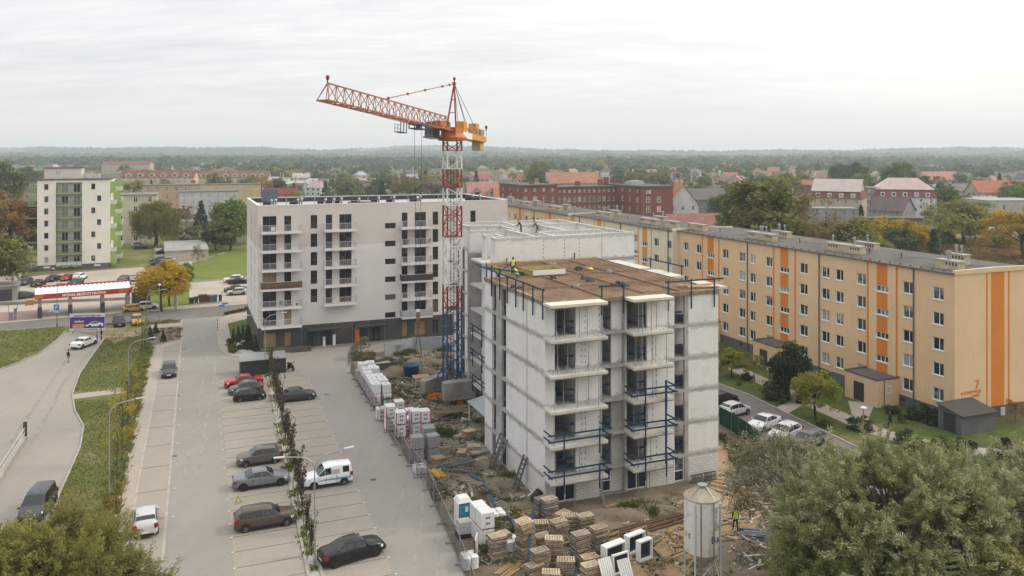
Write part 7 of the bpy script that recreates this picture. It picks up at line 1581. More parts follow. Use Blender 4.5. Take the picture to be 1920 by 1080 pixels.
# silo
M['silo_roof'] = mat('cement_dusted_roof',(.34,.30,.24),.95,var=.45,scale=1.5,streak=.1)
p = G(1317,1092); s = thing('cement_silo','weathered white cement silo on steel legs at the bottom right','silo',(p.x,p.y,.02),TH-.2)
m,t_,b_ = base('stained_silo_paint',.6,.3); v_ = coords(t_,'Object',(2.2,2.2,.22)); w_ = coords(t_,'Object')
c_ = mixc(t_,mth(t_,'MULTIPLY',ramp(t_,noise(t_,v_,1.2,7,.7),.48,.72),.65),(.62,.61,.58),(.36,.31,.25)); c_ = mixc(t_,mth(t_,'MULTIPLY',ramp(t_,noise(t_,v_,3.0,5,.7),.60,.72),.8),c_,(.22,.11,.06))
c_ = mixc(t_,mth(t_,'MULTIPLY',ramp(t_,noise(t_,w_,2.6,6,.7),.56,.66),.7),c_,(.20,.19,.18)); t_.links.new(c_,b_.inputs['Base Color']); M['silo'] = m
mb = MB(); mb.lathe([(.14,1.0),(1.22,2.25),(1.225,2.3)],(0,0,0),24,cap=False); mb.build('hopper',M['concrete'],s,True)
mb = MB(); mb.lathe([(1.225,2.3),(1.235,2.34),(1.235,5.86),(1.225,5.9)],(0,0,0),28,cap=False); mb.build('shell',M['silo'],s,True)
mb = MB(); mb.lathe([(1.27,5.88),(1.27,5.95),(.30,6.56),(.28,6.62)],(0,0,0),28); mb.build('roof',M['silo_roof'],s)
mb = MB(); mb.lathe([(.34,6.58),(.34,6.72)],(0,0,0),14); 
for i in range(4): a = i*1.57+.4; mb.bar((1.2*math.cos(a),1.2*math.sin(a),5.98),(.3*math.cos(a),.3*math.sin(a),6.64),.05)
mb.build('filler_cap',M['grey_metal'],s)
for z in (2.9,4.2): mb = MB(); mb.lathe([(1.238,z-.02),(1.25,z),(1.238,z+.02)],(0,0,0),28,cap=False); mb.build('ring_seam',M['silo'],s)
for i in range(4):
    a = i*math.pi/2+math.pi/4; c,q = math.cos(a),math.sin(a); mb = MB(); mb.bar((1.30*c,1.30*q,0),(1.28*c,1.28*q,5.7),.09); mb.build('leg',M['rail'],s); mb = MB(); b = a+math.pi/2; mb.bar((1.3*c,1.3*q,.3),(1.29*math.cos(b),1.29*math.sin(b),2.2),.06); mb.build('brace',M['rail'],s)
for a in (-2.05,-1.35): mb = MB(); mb.tube((1.29*math.cos(a),1.29*math.sin(a),.2),(1.29*math.cos(a),1.29*math.sin(a),5.95),.035,n=6); mb.build('fill_pipe',M['rust'],s)
def curved_text(par,body,size,ang0,r,zc0,m,vert=False):
    x = 0
    for i,ch in enumerate(body):
        a = ang0+(0 if vert else i*size*.62/r); z = zc0-(i*size*.8 if vert else 0); text('letter',ch,size,m,par,(r*math.cos(a),r*math.sin(a),z),(rad(90),0,a+math.pi/2),bold=.01)
M['silo_blue'] = mat('faded_blue_lettering',(.10,.17,.30),.7,var=.3,scale=3)
M['silo_grey'] = mat('faded_grey_lettering',(.27,.28,.29),.7,var=.3,scale=3)
curved_text(s,'Ba',.66,-1.36,1.245,3.2,M['silo_blue']); curved_text(s,'it',.60,-3.05,1.245,3.35,M['silo_blue']); curved_text(s,'SILO',.5,-1.12,1.245,5.2,M['silo_grey'],True)
# mesh fence panels
ff_ = [G(*q) for q in ((657,700),(700,770),(740,835),(800,920),(862,1060),(905,1180))]; seg_ = []; 
pts = []
for a,b in zip(ff_[:-1],ff_[1:]):
    n = max(1,round((b-a).length/3.4)); pts += [a.lerp(b,i/n) for i in range(n)]
pts.append(ff_[-1])
def fence_mesh(L):
    f = MB()
    for x in (.03,L-.03): f.tube((x,0,.0),(x,0,2.0),.025,n=5)
    for z in (.12,1.98): f.tube((.03,0,z),(L-.03,0,z),.02,n=5)
    w = MB(); x = .14
    while x < L: w.bar((x,0,.12),(x,0,1.98),.007); x += .11
    for z in (.4,.7,1.0,1.3,1.6): w.bar((.03,0,z),(L-.03,0,z),.007)
    return f.mesh('frame',M['grey_metal']),w.mesh('wire_mesh',M['dark'])
fo = MB(); fo.box(-.36,-.11,0,.36,.11,.13); fom = fo.mesh('foot',M['concrete_dark'])
for i,(a,b) in enumerate(zip(pts[:-1],pts[1:])):
    L = (b-a).length; fm_,wm_ = fence_mesh(L); an = math.atan2(b.y-a.y,b.x-a.x)
    t = thing('fence_panel','wire mesh site fence panel, %s from the far end beside the parking lot' % ORD[i],'fence panel',(a.x,a.y,.04),an,'mesh fence panels along the parking lot'); mobj('frame',fm_,t,(0,0,.05)); mobj('wire_mesh',wm_,t,(0,0,.05))['kind'] = 'stuff'; mobj('foot',fom,t,(0,0,0),1.57)
fo2 = [G(*q) for q in ((652,690),(661,672),(686,655))]
for i,(a,b) in enumerate(zip(fo2[:-1],fo2[1:])):
    fm_,wm_ = fence_mesh((b-a).length); t = thing('fence_panel',('wire mesh panel turning the far corner of the site fence','wire mesh panel behind the skip at the far corner')[i],'fence panel',(a.x,a.y,.04),math.atan2(b.y-a.y,b.x-a.x),'mesh fence panels along the parking lot'); mobj('frame',fm_,t); mobj('wire_mesh',wm_,t)['kind'] = 'stuff'
# pale hoarding at the rear and green screen fence at the right
def hoard(px,h,m,name,label,cat):
    P = [G(*q) for q in px]; t = thing(name,label,cat,P[0]); k = 0
    for a,b in zip(P[:-1],P[1:]):
        n = max(1,round((b-a).length/2.0))
        for i in range(n):
            u,v = a.lerp(b,i/n)-P[0],a.lerp(b,(i+1)/n)-P[0]; d = (v-u).normalized(); nrm = Vector((-d.y,d.x,0))*.025; u2,v2 = u+d*.02,v-d*.02; Z = Vector((0,0,h))
            mb = MB(); mb.hexa([u2-nrm,v2-nrm,v2+nrm,u2+nrm,u2-nrm+Z,v2-nrm+Z,v2+nrm+Z,u2+nrm+Z]); mb.build('panel',m,t); mb = MB(); mb.bar(u,u+Vector((0,0,h+.15)),.07); mb.build('post',M['grey_metal'],t)
M['hoard'] = mat('pale_blue_grey_hoarding',(.33,.36,.38),.6,var=.2); M['greennet'] = mat('dark_green_screen',(.018,.075,.045),.8,var=.3,scale=1.2)
hoard([(721,669),(775,656),(832,655)],1.9,M['hoard'],'hoarding','pale grey hoarding between the crane and the white block','hoarding')
hoard([(1349,795),(1372,808),(1400,826),(1428,850)],1.9,M['greennet'],'screen_fence','dark green screen fence right of the building site','fence')
# skip, blue barrel, frames, planks, panels, pipes
def skipm(label,u,v,rz,L=3.6,c=(.09,.10,.09),fill=(.30,.22,.16)):
    p = G(u,v); t = thing('skip',label,'skip',(p.x,p.y,.03),rz); mb = MB(); w = .9
    q = [(-L/2+.8,-w*.85,0),(L/2-.8,-w*.85,0),(L/2-.8,w*.85,0),(-L/2+.8,w*.85,0),(-L/2,-w,1.25),(L/2,-w,1.25),(L/2,w,1.25),(-L/2,w,1.25)]; Vq = [Vector(x) for x in q]; In = [v_*1 for v_ in Vq]
    for i,j,k_,l in ((0,1,5,4),(1,2,6,5),(2,3,7,6),(3,0,4,7),(0,3,2,1)): mb.quad(Vq[i],Vq[j],Vq[k_],Vq[l])
    for i in range(4): mb.bar(Vq[4+i],Vq[4+(i+1) % 4],.1)
    mb.build('body',M['any'],t,color=c); mb = MB(); z = .95; f = .93; mb.hexa([(-L/2*f+.15,-w*.95,z-.2),(L/2*f-.15,-w*.95,z-.2),(L/2*f-.15,w*.95,z-.2),(-L/2*f+.15,w*.95,z-.2),(-L/4,-w*.5,z+.35),(L/3.5,-w*.6,z+.25),(L/4,w*.5,z+.3),(-L/4,w*.55,z+.2)]); mb.build('rubble_fill',M['any'],t,color=fill)
skipm('dark skip full of rubble at the far corner of the site',714,697,TH+.1,4.6,(.10,.12,.10),(.34,.28,.24)); skipm('pale open bin box in front of the hoarding',735,662,TH,2.6,(.34,.36,.37),(.05,.05,.05))
p = G(771,706); mb = MB(); mb.lathe([(.85,0),(1.1,1.5),(1.14,1.52),(1.05,1.5),(.8,.2)],(0,0,0),16); props(mb.build('blue_tub',M['crane_blue'],None,True,(p.x,p.y,.03)),'large blue tub behind the white pack pile','tub')
p = G(741,694); mb = MB(); NPs = random.Random(4)
for i in range(26):
    a,r = NPs.random()*6.28,NPs.random()**.5*2.6; mb.obox((r*math.cos(a),r*math.sin(a)*.8,max(0,.9-r*.35)*NPs.random()),(.3+NPs.random()*.7,.2+NPs.random()*.5,.1+NPs.random()*.3),NPs.random()*3)
o = mb.build('rubble',M['concrete_dark'],None,loc=(p.x,p.y,.03)); o['kind'] = 'stuff'
def mound(u,v,rx,ry,h,m,name,seed,kind='structure'):
    p = G(u,v); rs = random.Random(seed); mb = MB(); n = 22; k = 6; V = []
    for a in range(k+1):
        f = a/k
        for i in range(n):
            t = 2*math.pi*i/n; w = 1+.2*math.sin(3*t+seed)+.12*math.sin(5*t+seed*2); V.append((rx*f*w*math.cos(t),ry*f*w*math.sin(t),h*(1-f**1.6)*(1+rs.uniform(-.12,.12))-(.06 if a == k else 0)))
    mb.v = V
    for a in range(k):
        for i in range(n): j = (i+1) % n; mb.f.append((a*n+i,(a+1)*n+i,(a+1)*n+j,a*n+j)); mb.m.append(0)
    o = mb.build(name,m,None,True,(p.x,p.y,.0)); o['kind'] = kind; return o
for q in ((745,700,3.4,2.6,1.0,1),(790,700,3,2.4,.7,2),(800,680,3.5,2,.6,3),(720,705,2.4,1.8,.7,4),(950,905,2.2,1.8,.45,5),(1170,965,3.2,1.4,.5,6),(1210,955,2.4,1.2,.45,7),(1390,900,2.0,1.4,.4,8),(1500,1010,3,2.2,.9,9),(905,870,1.6,1.2,.4,10),(850,745,2.5,1.5,.4,11),(980,950,1.5,1.0,.4,12)): mound(*q[:5],M['g_site'],'soil_mound',q[5])
def planks(label,u,v,rz,n,L=3.0,c=(1,.95,.85),z=.03,name='plank',w=.2,th=.05,sp=.24,cat='plank',grp='planks lying on the site',m=None):
    p = G(u,v); rs = random.Random(int(u*7+v))
    for i in range(n):
        d = Matrix.Rotation(rz,3,'Z') @ Vector((rs.uniform(-.2,.2),(i-(n-1)/2)*sp,0)); mb = MB(); mb.box(-L/2,-w/2,0,L/2,w/2,th); j = rs.uniform(.75,1.15)
        o = mb.build(name,m or M['timber'],None,loc=(p.x+d.x,p.y+d.y,z+.012*rs.random()+(i % 2)*th*.2),rotz=rz+rs.uniform(-.06,.06),color=tuple(k*j for k in c)); props(o,label if n == 1 else '%s, %s of %s' % (label,ORD[i],('','','two','three','four','five','six','seven','eight','nine','ten')[n]),cat,grp)
r90 = TH+math.pi/2; DK = (.35,.30,.27)
planks('long dark beam beside the blue hose',905,945,r90-.15,5,8.0,DK); planks('long dark beam right of the pallet stacks',1205,992,TH+.12,5,8.5,DK,sp=.34,th=.14); planks('yellow beam in the bundle on the trestle by the fence',821,905,r90+.1,6,1.8,(1.5,1.15,.35),.75,'beam',.1,.14,.15)
planks('yellow beam on the ground left of the dark pallet stack',984,960,TH+.15,3,2.2,(1.3,1.1,.4)); planks('pale board beside the grass at the front of the building',1290,940,TH+.5,4,2.6,(1.1,1.0,.9)); planks('board on the sandy ground right of the building',1385,925,r90+.5,3,5.5,(.8,.65,.5),sp=.9); planks('loose board near the worker by the silo',1395,958,r90+.6,1,2.6,(1.3,1.15,.9))
planks('loose board in the soil before the left wall',895,912,TH+.3,1,2.4); planks('splintered board at the bottom left of the pallets',960,1066,TH+.6,5,2.6,(1.1,.95,.75)); planks('old beam on the soil in front of the silo',1362,1010,TH-.1,2,2.6,(.5,.42,.36),sp=.7); planks('pale board on the ground below the silo',1285,1045,TH+.2,2,2.0,(1.2,1.1,1.0),sp=.8)
planks('weathered board leaning over the crane base area',800,745,r90+.25,3,5.0,(.8,.75,.68),.35,sp=.6); planks('grey walkway board before the crane base',845,780,TH-.1,4,3.4,(.55,.52,.48),.45); planks('board on the slab at the front of the building',1165,945,TH+.08,2,3.0,(.9,.8,.65))
planks('blue grey steel beam in the pile by the thin tree',1433,1003,TH-.55,7,3.4,(.13,.17,.22),.04,'steel_beam',.13,.13,.20,'steel beam','steel beams by the thin tree',M['any'])
planks('thin blue beam lying on the sand right of the building',1378,908,TH-.05,1,1.8,(.07,.10,.16),.04,'steel_beam',.12,.12,.2,'steel beam','steel beams by the thin tree',M['any'])
mb = MB(); pts_ = [G(*q)+Vector((0,0,.12)) for q in ((880,893),(905,905),(918,925),(925,948),(940,963),(958,975),(968,1000),(972,1020))]; mb.path(pts_,.09,7); props(mb.build('blue_hose',M['crane_blue'],None,True),'blue hose winding over the soil beside the building','hose')
mb = MB(); pts_ = [G(*q)+Vector((0,0,.15)) for q in ((1062,1050),(1072,1062),(1080,1085),(1085,1110))]; mb.path(pts_,.07,7); props(mb.build('blue_hose',M['crane_blue'],None,True),'blue hose end at the bottom among the pallets','hose')
mb = MB(); mb.bar(G(985,1090)+Vector((0,0,.1)),G(1000,1020)+Vector((0,0,2.6)),.16); props(mb.build('blue_post',M['blue_steel']),'dark blue post leaning between the pallet stacks','post')
# grey formwork ladders leaning on the left wall
def lean(label,y,w,h,c=(.13,.13,.125),off=1.0):
    t = thing('formwork_panel',label,'formwork panel',FC.w(-off,y),TH+rad(-90),'formwork panels leaning on the left wall'); an = math.atan2(off-.12,h); 
    def pt_(x,s): return (x,math.sin(an)*s,math.cos(an)*s)
    L = math.hypot(off-.12,h); mb = MB()
    for x in (-w/2,w/2): mb.bar(pt_(x,0),pt_(x,L),.12,.14)
    mb.build('side_rail',M['any'],t,color=c); k = .25
    while k < L: mb = MB(); mb.bar(pt_(-w/2+.06,k),pt_(w/2-.06,k),.10,.10); mb.build('rung',M['any'],t,color=c); k += .42
lean('grey formwork panel leaning on the wall, left of three',9.6,.8,3.0,(.14,.13,.12),1.3); lean('grey formwork panel leaning on the wall, middle of three',8.7,.7,2.9,(.17,.165,.155),1.1); lean('dark formwork panel leaning on the wall near the front corner',3.9,.75,2.9,(.10,.10,.10),1.2)
for i,(x,y,rz) in enumerate(((440,270,.9),(510,330,-.3),(490,290,.6))):
    p = Z7(x,y); t = thing('formwork_panel','dark grey formwork panel lying by the fence, %s' % ('rear left','front right','middle')[i],'formwork panel',(p.x,p.y,.05+i*.16),rz,'formwork panels lying by the fence'); mb = MB()
    for yy in (-.35,.35): mb.bar((-1.2,yy,.08),(1.2,yy,.08),.12,.15)
    mb.build('side_rail',M['any'],t,color=(.13,.13,.125)); mb = MB(); k = -1.1
    while k < 1.2: mb.bar((k,-.34,.08),(k,.34,.08),.09,.09); k += .3
    mb.build('rungs',M['any'],t,color=(.15,.15,.145))
def rackm(label,u,v,rz,w=1.2,d=.9,h=1.1,m='grey_metal',top=None,name='steel_frame'):
    p = G(u,v); t = thing(name,label,'steel frame',(p.x,p.y,.03),rz,'steel frames and tables on the site'); mb = MB()
    for x in (-w/2,w/2):
        for y in (-d/2,d/2): mb.bar((x,y,0),(x,y,h),.05)
    for z in (.12,h):
        for y in (-d/2,d/2): mb.bar((-w/2,y,z),(w/2,y,z),.05)
        for x in (-w/2,w/2): mb.bar((x,-d/2,z),(x,d/2,z),.05)
    mb.build('frame',M[m],t)
    if top: mb = MB(); mb.box(-w/2-.1,-d/2-.1,h+.03,w/2+.1,d/2+.1,h+.14); mb.build('top',M['timber'],t,color=top)
rackm('white steel frame with a wooden top near the crane base',790,727,TH,1.9,1.5,1.3,'rail',(1.2,1.0,.75)); rackm('grey work table in front of the crane base',838,788,TH,2.4,.9,.8,'grey_metal',(.45,.43,.40)); rackm('steel frame with blue post behind the grey blocks',837,857,TH,1.0,.9,1.6); rackm('steel frame holding bags by the fence',788,893,TH,.95,.8,1.2); rackm('steel frame with planks beside the bags',822,880,TH+.2,.9,.8,1.0,'grey_metal',(.9,.75,.6)); rackm('trestle under the yellow beams',822,912,TH+.1,.9,1.2,.7); rackm('small dark table by the fence below the trestle',822,936,TH+.3,1.0,.7,.8,'dark',(.2,.2,.2)); rackm('white window crate frame by the thin tree',1428,978,TH+.3,1.3,1.0,.9,'rail'); rackm('pale frame rack behind the hoarding plants',802,682,TH,1.6,1.0,1.2,'rail')
# packs of new windows
def winpack(label,u,v,rz,lean_=.0,w=1.5,h=1.5,dp=.5):
    p = G(u,v); t = thing('window_unit',label,'window unit',(p.x,p.y,.18),(0,0,rz),'new white windows at the bottom of the site'); t.rotation_euler = (-lean_,0,rz); mb = MB()
    for a in ((-w/2,-dp/2,0,w/2,dp/2,.1),(-w/2,-dp/2,h-.1,w/2,dp/2,h),(-w/2,-dp/2,.1,-w/2+.1,dp/2,h-.1),(w/2-.1,-dp/2,.1,w/2,dp/2,h-.1)): mb.box(*a)
    mb.build('window_frame',M['white'],t); mb = MB(); mb.box(-w/2+.1,-.02,.1,w/2-.1,.02,h-.1); mb.build('pane',M['film'],t)
    mb = MB(); mb.box(-w/2-.05,-dp/2-.1,-.15,w/2+.05,dp/2+.1,-.005); mb.build('pallet_base',M['timber'],t)
winpack('white window unit in the right front of the new windows',1208,1052,TH+.2,0,1.25,1.4,.45); winpack('white window unit behind, at the right of the new windows',1190,1038,TH+.25,0,1.7,1.35,.5); winpack('wide white window unit at the left of the new windows',1150,1062,TH+.25,0,1.9,1.5,.6); winpack('white window unit standing before the wide one',1165,1078,TH+.15,.12,1.4,1.3,.2)
for i,(u,v) in enumerate(((1144,1100),(1180,1102))):
    p = G(u,v); t = thing('shutter_crate','white slatted panel leaning at the bottom edge, %s' % ('left one','right one')[i],'slatted panel',(p.x,p.y,.05),(0,0,0),'slatted panels at the bottom edge'); t.rotation_euler = (rad(-28),0,TH+.1); k = -.45
    while k < .5: mb = MB(); mb.box(k,-.03,0,k+.13,.03,1.75); mb.build('slat',M['white'],t); k += .17
    mb = MB(); mb.box(-.47,.031,.3,.56,.09,.42); mb.box(-.47,.031,1.3,.56,.09,1.42); mb.build('crossbar',M['timber'],t)
for i,(u,v) in enumerate(((1145,1027),(1198,1015))):
    p = G(u,v); t = thing('trestle','pale wooden trestle behind the new windows, %s' % ('left','right')[i],'trestle',(p.x,p.y,.03),TH+.2,'trestles behind the new windows'); mb = MB()
    for z in (.55,.95): mb.bar((-.8,0,z),(.8,0,z),.05,.14)
    mb.build('rail',M['timber'],t,color=(1.25,1.15,1.0)); 
    for x in (-.7,.7): mb = MB(); mb.bar((x,-.3,0),(x,0,1.0),.07); mb.bar((x,.3,0),(x,0,1.0),.07); mb.build('leg',M['timber'],t,color=(1.1,1,.9))
p = G(893,1050); t = thing('tilted_panel','weathered white panel standing on edge beside the bags','panel',(p.x,p.y,.03),TH+1.1); mb = MB(); mb.box(-.8,-.04,0,.8,.04,1.7); mb.build('board',M['concrete_pale'],t); mb = MB(); mb.bar((-.8,0,0),(-.8,0,1.75),.1); mb.bar((.8,0,0),(.8,0,1.75),.1); mb.build('edge',M['dark'],t)
mb = MB(); mb.lathe([(.5,0),(.62,.4),(.45,.9),(.15,1.25),(.02,1.3)],(0,0,0),10); props(mb.build('covered_heap',M['black'],None,True,(FC.w(-.4,.6).x,FC.w(-.4,.6).y,.03)),'dark tarpaulin bundle at the front corner of the building','bundle')
OZ = ((750,830,690,740,'behind the white pack pile'),(880,1000,880,990,'before the left wall of the site building'),(1180,1330,945,1060,'between the pallets and the silo'),(1350,1420,880,1020,'on the sandy track'),(1380,1470,1000,1060,'near the thin tree'),(820,900,780,850,'below the crane base'))
for i in range(120):                                    # scattered offcuts
    o_ = OZ[i % 6]; p = G(R.uniform(*o_[:2]),R.uniform(*o_[2:4])); mb = MB(); L = R.uniform(.3,1.5); mb.box(-L/2,-.09,0,L/2,.09,R.uniform(.04,.16)); c,cn = R.choice((((.09,.08,.07),'blackish'),((.42,.36,.27),'tan'),((.52,.50,.47),'pale'),((.20,.16,.12),'brown'),((.27,.27,.27),'grey')))
    q = mb.build('offcut',M['any'],None,loc=(p.x,p.y,.03),rotz=R.random()*3.1,color=c); props(q,'small %s offcut on the soil %s' % (cn,o_[4]),'offcut','offcuts scattered over the site')
for i,(u,v) in enumerate(((897,842),(888,836),(880,846),(895,852),(905,848),(890,828),(902,834))):
    p = G(u,v); mb = MB(); mb.obox((0,0,0),(R.uniform(.9,1.5),R.uniform(.7,1.1),.2),R.random()); props(mb.build('concrete_slab',M['concrete_dark'],None,loc=(p.x,p.y,.03+.1*(i % 2))),'broken concrete slab in the heap at the left wall','slab','broken slabs at the left wall')
mb = MB(); mb.hexa([FC.w(1.0,17.6,2.1),FC.w(3.5,17.6,2.6),FC.w(3.5,23.2,2.6),FC.w(1.0,23.2,2.1),FC.w(1.0,17.6,2.18),FC.w(3.5,17.6,2.68),FC.w(3.5,23.2,2.68),FC.w(1.0,23.2,2.18)]); t = thing('entrance_shelter','grey blue sheet shelter over the side entrance of the building site','shelter'); mb.build('roof',M['hoard'],t); mb = MB(); mb.bar(FC.w(1.2,17.8),FC.w(1.2,17.8,2.1),.16); mb.bar(FC.w(1.2,23),FC.w(1.2,23,2.1),.16); mb.build('leg',M['rail'],t)
# ------------------------------------------------------------------ bin shelter, lamps, signs, billboard, car wash
q = G(451,707); F = Frame(q.x,q.y); L = 5.8; t = thing('bin_shelter','dark slatted bin shelter with grey standing seam roof','bin shelter',(q.x,q.y,.04),TH)
for nm,a in (('wall',(0,0,L,.08)),('wall',(0,.081,.08,2.6)),('wall',(L-.08,.081,L,2.6)),('wall',(.081,2.52,L-.081,2.6))): mb = MB(); mb.box(a[0],a[1],0,a[2],a[3],1.95); mb.build(nm,M['anthracite'],t)
for i in range(8): mb = MB(); mb.box(.02,-.03,.1+i*.235,L-.02,-.002,.28+i*.235); mb.build('slat',M['anthracite'],t)
mb = MB(); mb.hexa([(-.15,-.2,1.96),(L+.15,-.2,1.96),(L+.15,2.75,2.28),(-.15,2.75,2.28),(-.15,-.2,2.04),(L+.15,-.2,2.04),(L+.15,2.75,2.36),(-.15,2.75,2.36)]); o = mb.build('roof',M['grey_metal'],t)
for i in range(14): x = -.1+i*(L+.2)/13; mb = MB(); mb.bar((x,-.19,2.06),(x,2.74,2.38),.035,.06); mb.build('seam',M['grey_metal'],o)
def lamp(p,h,arms,label,m='grey_metal',rz=0.0,L=2.2,name='street_lamp',grp='street lamps'):
    t = thing(name,label,'street lamp',(p.x,p.y,.02),rz,grp); mb = MB(); mb.tube((0,0,0),(0,0,h*.5),.065,.055,8); mb.tube((0,0,h*.5),(0,0,h-.9),.055,.042,8); mb.build('pole',M[m],t); mb = MB(); mb.tube((0,0,0),(0,0,.7),.12,n=8); mb.build('base_sleeve',M[m],t)
    for a in arms:
        c,s_ = math.cos(a),math.sin(a); pts = [(0,0,h-.95),(c*.08*L,s_*.08*L,h-.5),(c*.3*L,s_*.3*L,h-.12),(c*.6*L,s_*.6*L,h),(c*L,s_*L,h+.12)]; mb = MB(); mb.path(pts,.042,7); mb.build('arm',M[m],t)
        mb = MB(); e_ = Vector(pts[-1]); d = Vector((c,s_,.05)); mb.bar(e_-d*.1,e_+d*.62,.2,.08); q = mb.build('lamp_head',M['rail'],t)
lamp(G(590,1064),8.0,(TH+.05-TH,math.pi),'tall double armed street lamp at the near end of the tree row',rz=TH)
lamp(G(497,702),7.9,(0,math.pi),'double armed street lamp at the far end of the tree row',rz=TH)
lamp(G(241,772),8.0,(0,),'single armed street lamp in the planting strip, middle one',rz=TH+.1); lamp(G(205,932),8.0,(0,),'single armed street lamp nearest us in the planting strip',rz=TH+.1); lamp(G(276,645),8.0,(.3,),'single armed street lamp at the far end of the planting strip',rz=TH)
t = thing('street_lamp','thin straight lamp post in front of the golden tree','street lamp',G(299,600),0,'street lamps'); mb = MB(); mb.tube((0,0,0),(0,0,6.0),.07,.05,7); mb.build('pole',M['grey_metal'],t); mb = MB(); mb.lathe([(.1,6.0),(.28,6.15),(.22,6.35),(.05,6.4)],(0,0,0),10); mb.build('lamp_head',M['white'],t)
t = thing('street_lamp','low park lamp at the entrance of the white block','street lamp',G(738,632),0,'street lamps'); t.location.z = .12; mb = MB(); mb.tube((0,0,0),(0,0,3.6),.06,n=7); mb.build('pole',M['rail'],t); mb = MB(); mb.obox((0,0,3.6),(.5,.3,.1)); mb.build('lamp_head',M['white'],t)
p = G(107,614); lamp(p,9.6,(2.4,),'tall dark lamp post carrying a blue parking sign','plinth',L=1.5)
sg = thing('parking_sign','blue parking sign on the tall dark lamp post','sign',(p.x,p.y-.16,0),0); mb = MB(); mb.box(-.45,-.03,3.0,.45,0,3.9); mb.build('panel',M['any'],sg,color=(.03,.15,.45)); mb = MB(); mb.box(-.4,-.03,2.45,.4,0,2.9); mb.build('sub_panel',M['any'],sg,color=(.35,.45,.55)); text('lettering','P',.8,M['white'],sg,(0,-.04,3.17),(rad(90),0,0),bold=.02)
for (u,v,vt,l,c1,c2) in ((1443,744,692,'teal park lamp on the lawn beside the walkway',(.08,.22,.20),None),(1619,836,764,'park lamp with orange and teal post on the lawn',(.40,.12,.05),(.06,.20,.19)),(1737,868,826,'park lamp with pale globe behind the willow',(.25,.25,.24),None)):
    p = G(u,v); h = (v-vt)*p.y/FPX; t = thing('park_lamp',l,'street lamp',p,0,'park lamps on the lawn'); mb = MB(); mb.tube((0,0,.3*h if c2 else 0),(0,0,h-.25),.055,n=8); mb.build('pole',M['any'],t,color=c1)
    if c2: mb = MB(); mb.tube((0,0,0),(0,0,.3*h),.075,n=8); mb.build('pole_base',M['any'],t,color=c2)
    mb = MB(); mb.lathe([(.08,h-.25),(.30,h-.08),(.34,h),(.12,h+.1)],(0,0,0),12); mb.build('lamp_globe',M['white'],t,True)
t = thing('traffic_sign','two blue direction signs on a post at the lane mouth','sign',G(418,594),TH); mb = MB(); mb.tube((0,0,0),(0,0,2.6),.035,n=6); mb.build('post',M['grey_metal'],t)
for z,x in ((2.35,.35),(2.0,-.2)): mb = MB(); mb.box(x-.5,-.05,z-.16,x+.5,-.03,z+.16); mb.build('arrow_panel',M['any'],t,color=(.03,.2,.55))
t = thing('barrier_post','black and yellow striped post at the lane mouth','post',G(408,621),0); z = 0
for i in range(8): mb = MB(); mb.lathe([(.07,i*.26),(.07,i*.26+.258)],(0,0,0),8); mb.build('band',M['any'],t,color=((.02,.02,.02),(.6,.45,.03))[i % 2])
q = G(330,580); t = thing('advertising_column','grey poster clad trunk base at the pavement under the golden tree','post',q,0); mb = MB(); mb.tube((0,0,0),(0,0,3.0),.32,.28,10); mb.build('post',M['hoard'],t)
# billboard
pL,pR = G(131,625),G(196,623.5); w = (pR-pL).length; rz = math.atan2(pR.y-pL.y,pR.x-pL.x); bb = thing('billboard','purple and white billboard with a white car at the yard entrance','billboard',(pL.x,pL.y,0),rz); zb,zt = .35,3.15; s_ = w/5.6
for x in (.4,w-.4): mb = MB(); mb.bar((x,.12,0),(x,.12,zt-.1),.12); mb.bar((x,1.3,0),(x,.16,2.2),.08); mb.build('post',M['dark'],bb)
mb = MB(); mb.box(-.06,0,zb-.06,w+.06,.06,zt+.06); mb.build('frame',M['rail'],bb)
mb = MB(); mb.box(0,-.012,zb+.42,w,-.002,zt-.55); mb.build('poster',M['any'],bb,color=(.085,.035,.20)); mb = MB(); mb.box(0,-.012,zt-.548,w,-.002,zt); mb.build('poster',M['any'],bb,color=(.62,.60,.66)); mb = MB(); mb.box(0,-.012,zb,w,-.002,zb+.418); mb.build('poster',M['any'],bb,color=(.60,.60,.62))
mb = MB(); mb.box(.08*w,-.024,zb+.5,.42*w,-.014,zb+1.15); mb.build('poster_panel',M['any'],bb,color=(.55,.24,.06))
text('lettering','USŁUGI POGRZEBOWE',.43*s_,M['any'],bb,(w/2,-.02,zt-.47),(rad(90),0,0),sx=.98,bold=.008).color = (.10,.05,.22,1)
text('lettering','caelum',.55*s_,M['white'],bb,(.27*w,-.02,zb+1.42),(rad(90),0,0),bold=.01); text('lettering','GŁUCHÓW, PLAC RATUSZOWY 12',.27*s_,M['any'],bb,(w/2,-.02,zb+.1),(rad(90),0,0),bold=.006).color = (.10,.05,.22,1)
for z in (.98,.76,.56): mb = MB(); mb.box(.11*w,-.028,zb+z,.39*w,-.0245,zb+z+.07); mb.build('print_line',M['any'],bb,color=(.62,.42,.25))
mb = MB(); cx,cz = .45*w,zb+.62; pr = [(0,.12),(.05,.32),(.5,.48),(1.05,.86),(1.7,.92),(2.25,.72),(2.7,.62),(2.85,.4),(2.8,.12)]; k = w*.52/2.85; mb.poly([(cx+x*k,-.026,cz+z*k) for x,z in pr]); mb.build('printed_car',M['white'],bb); mb = MB(); mb.poly([(cx+x*k,-.030,cz+z*k) for x,z in ((.75,.52),(1.12,.80),(1.65,.85),(2.1,.70),(2.15,.58))]); mb.lathe([(.24*k,0),(.24*k,.003)],(cx+.65*k,-.034,cz+.14*k),14,axis='Y'); mb.lathe([(.24*k,0),(.24*k,.003)],(cx+2.3*k,-.034,cz+.14*k),14,axis='Y'); mb.build('printed_car_windows',M['dark'],bb)
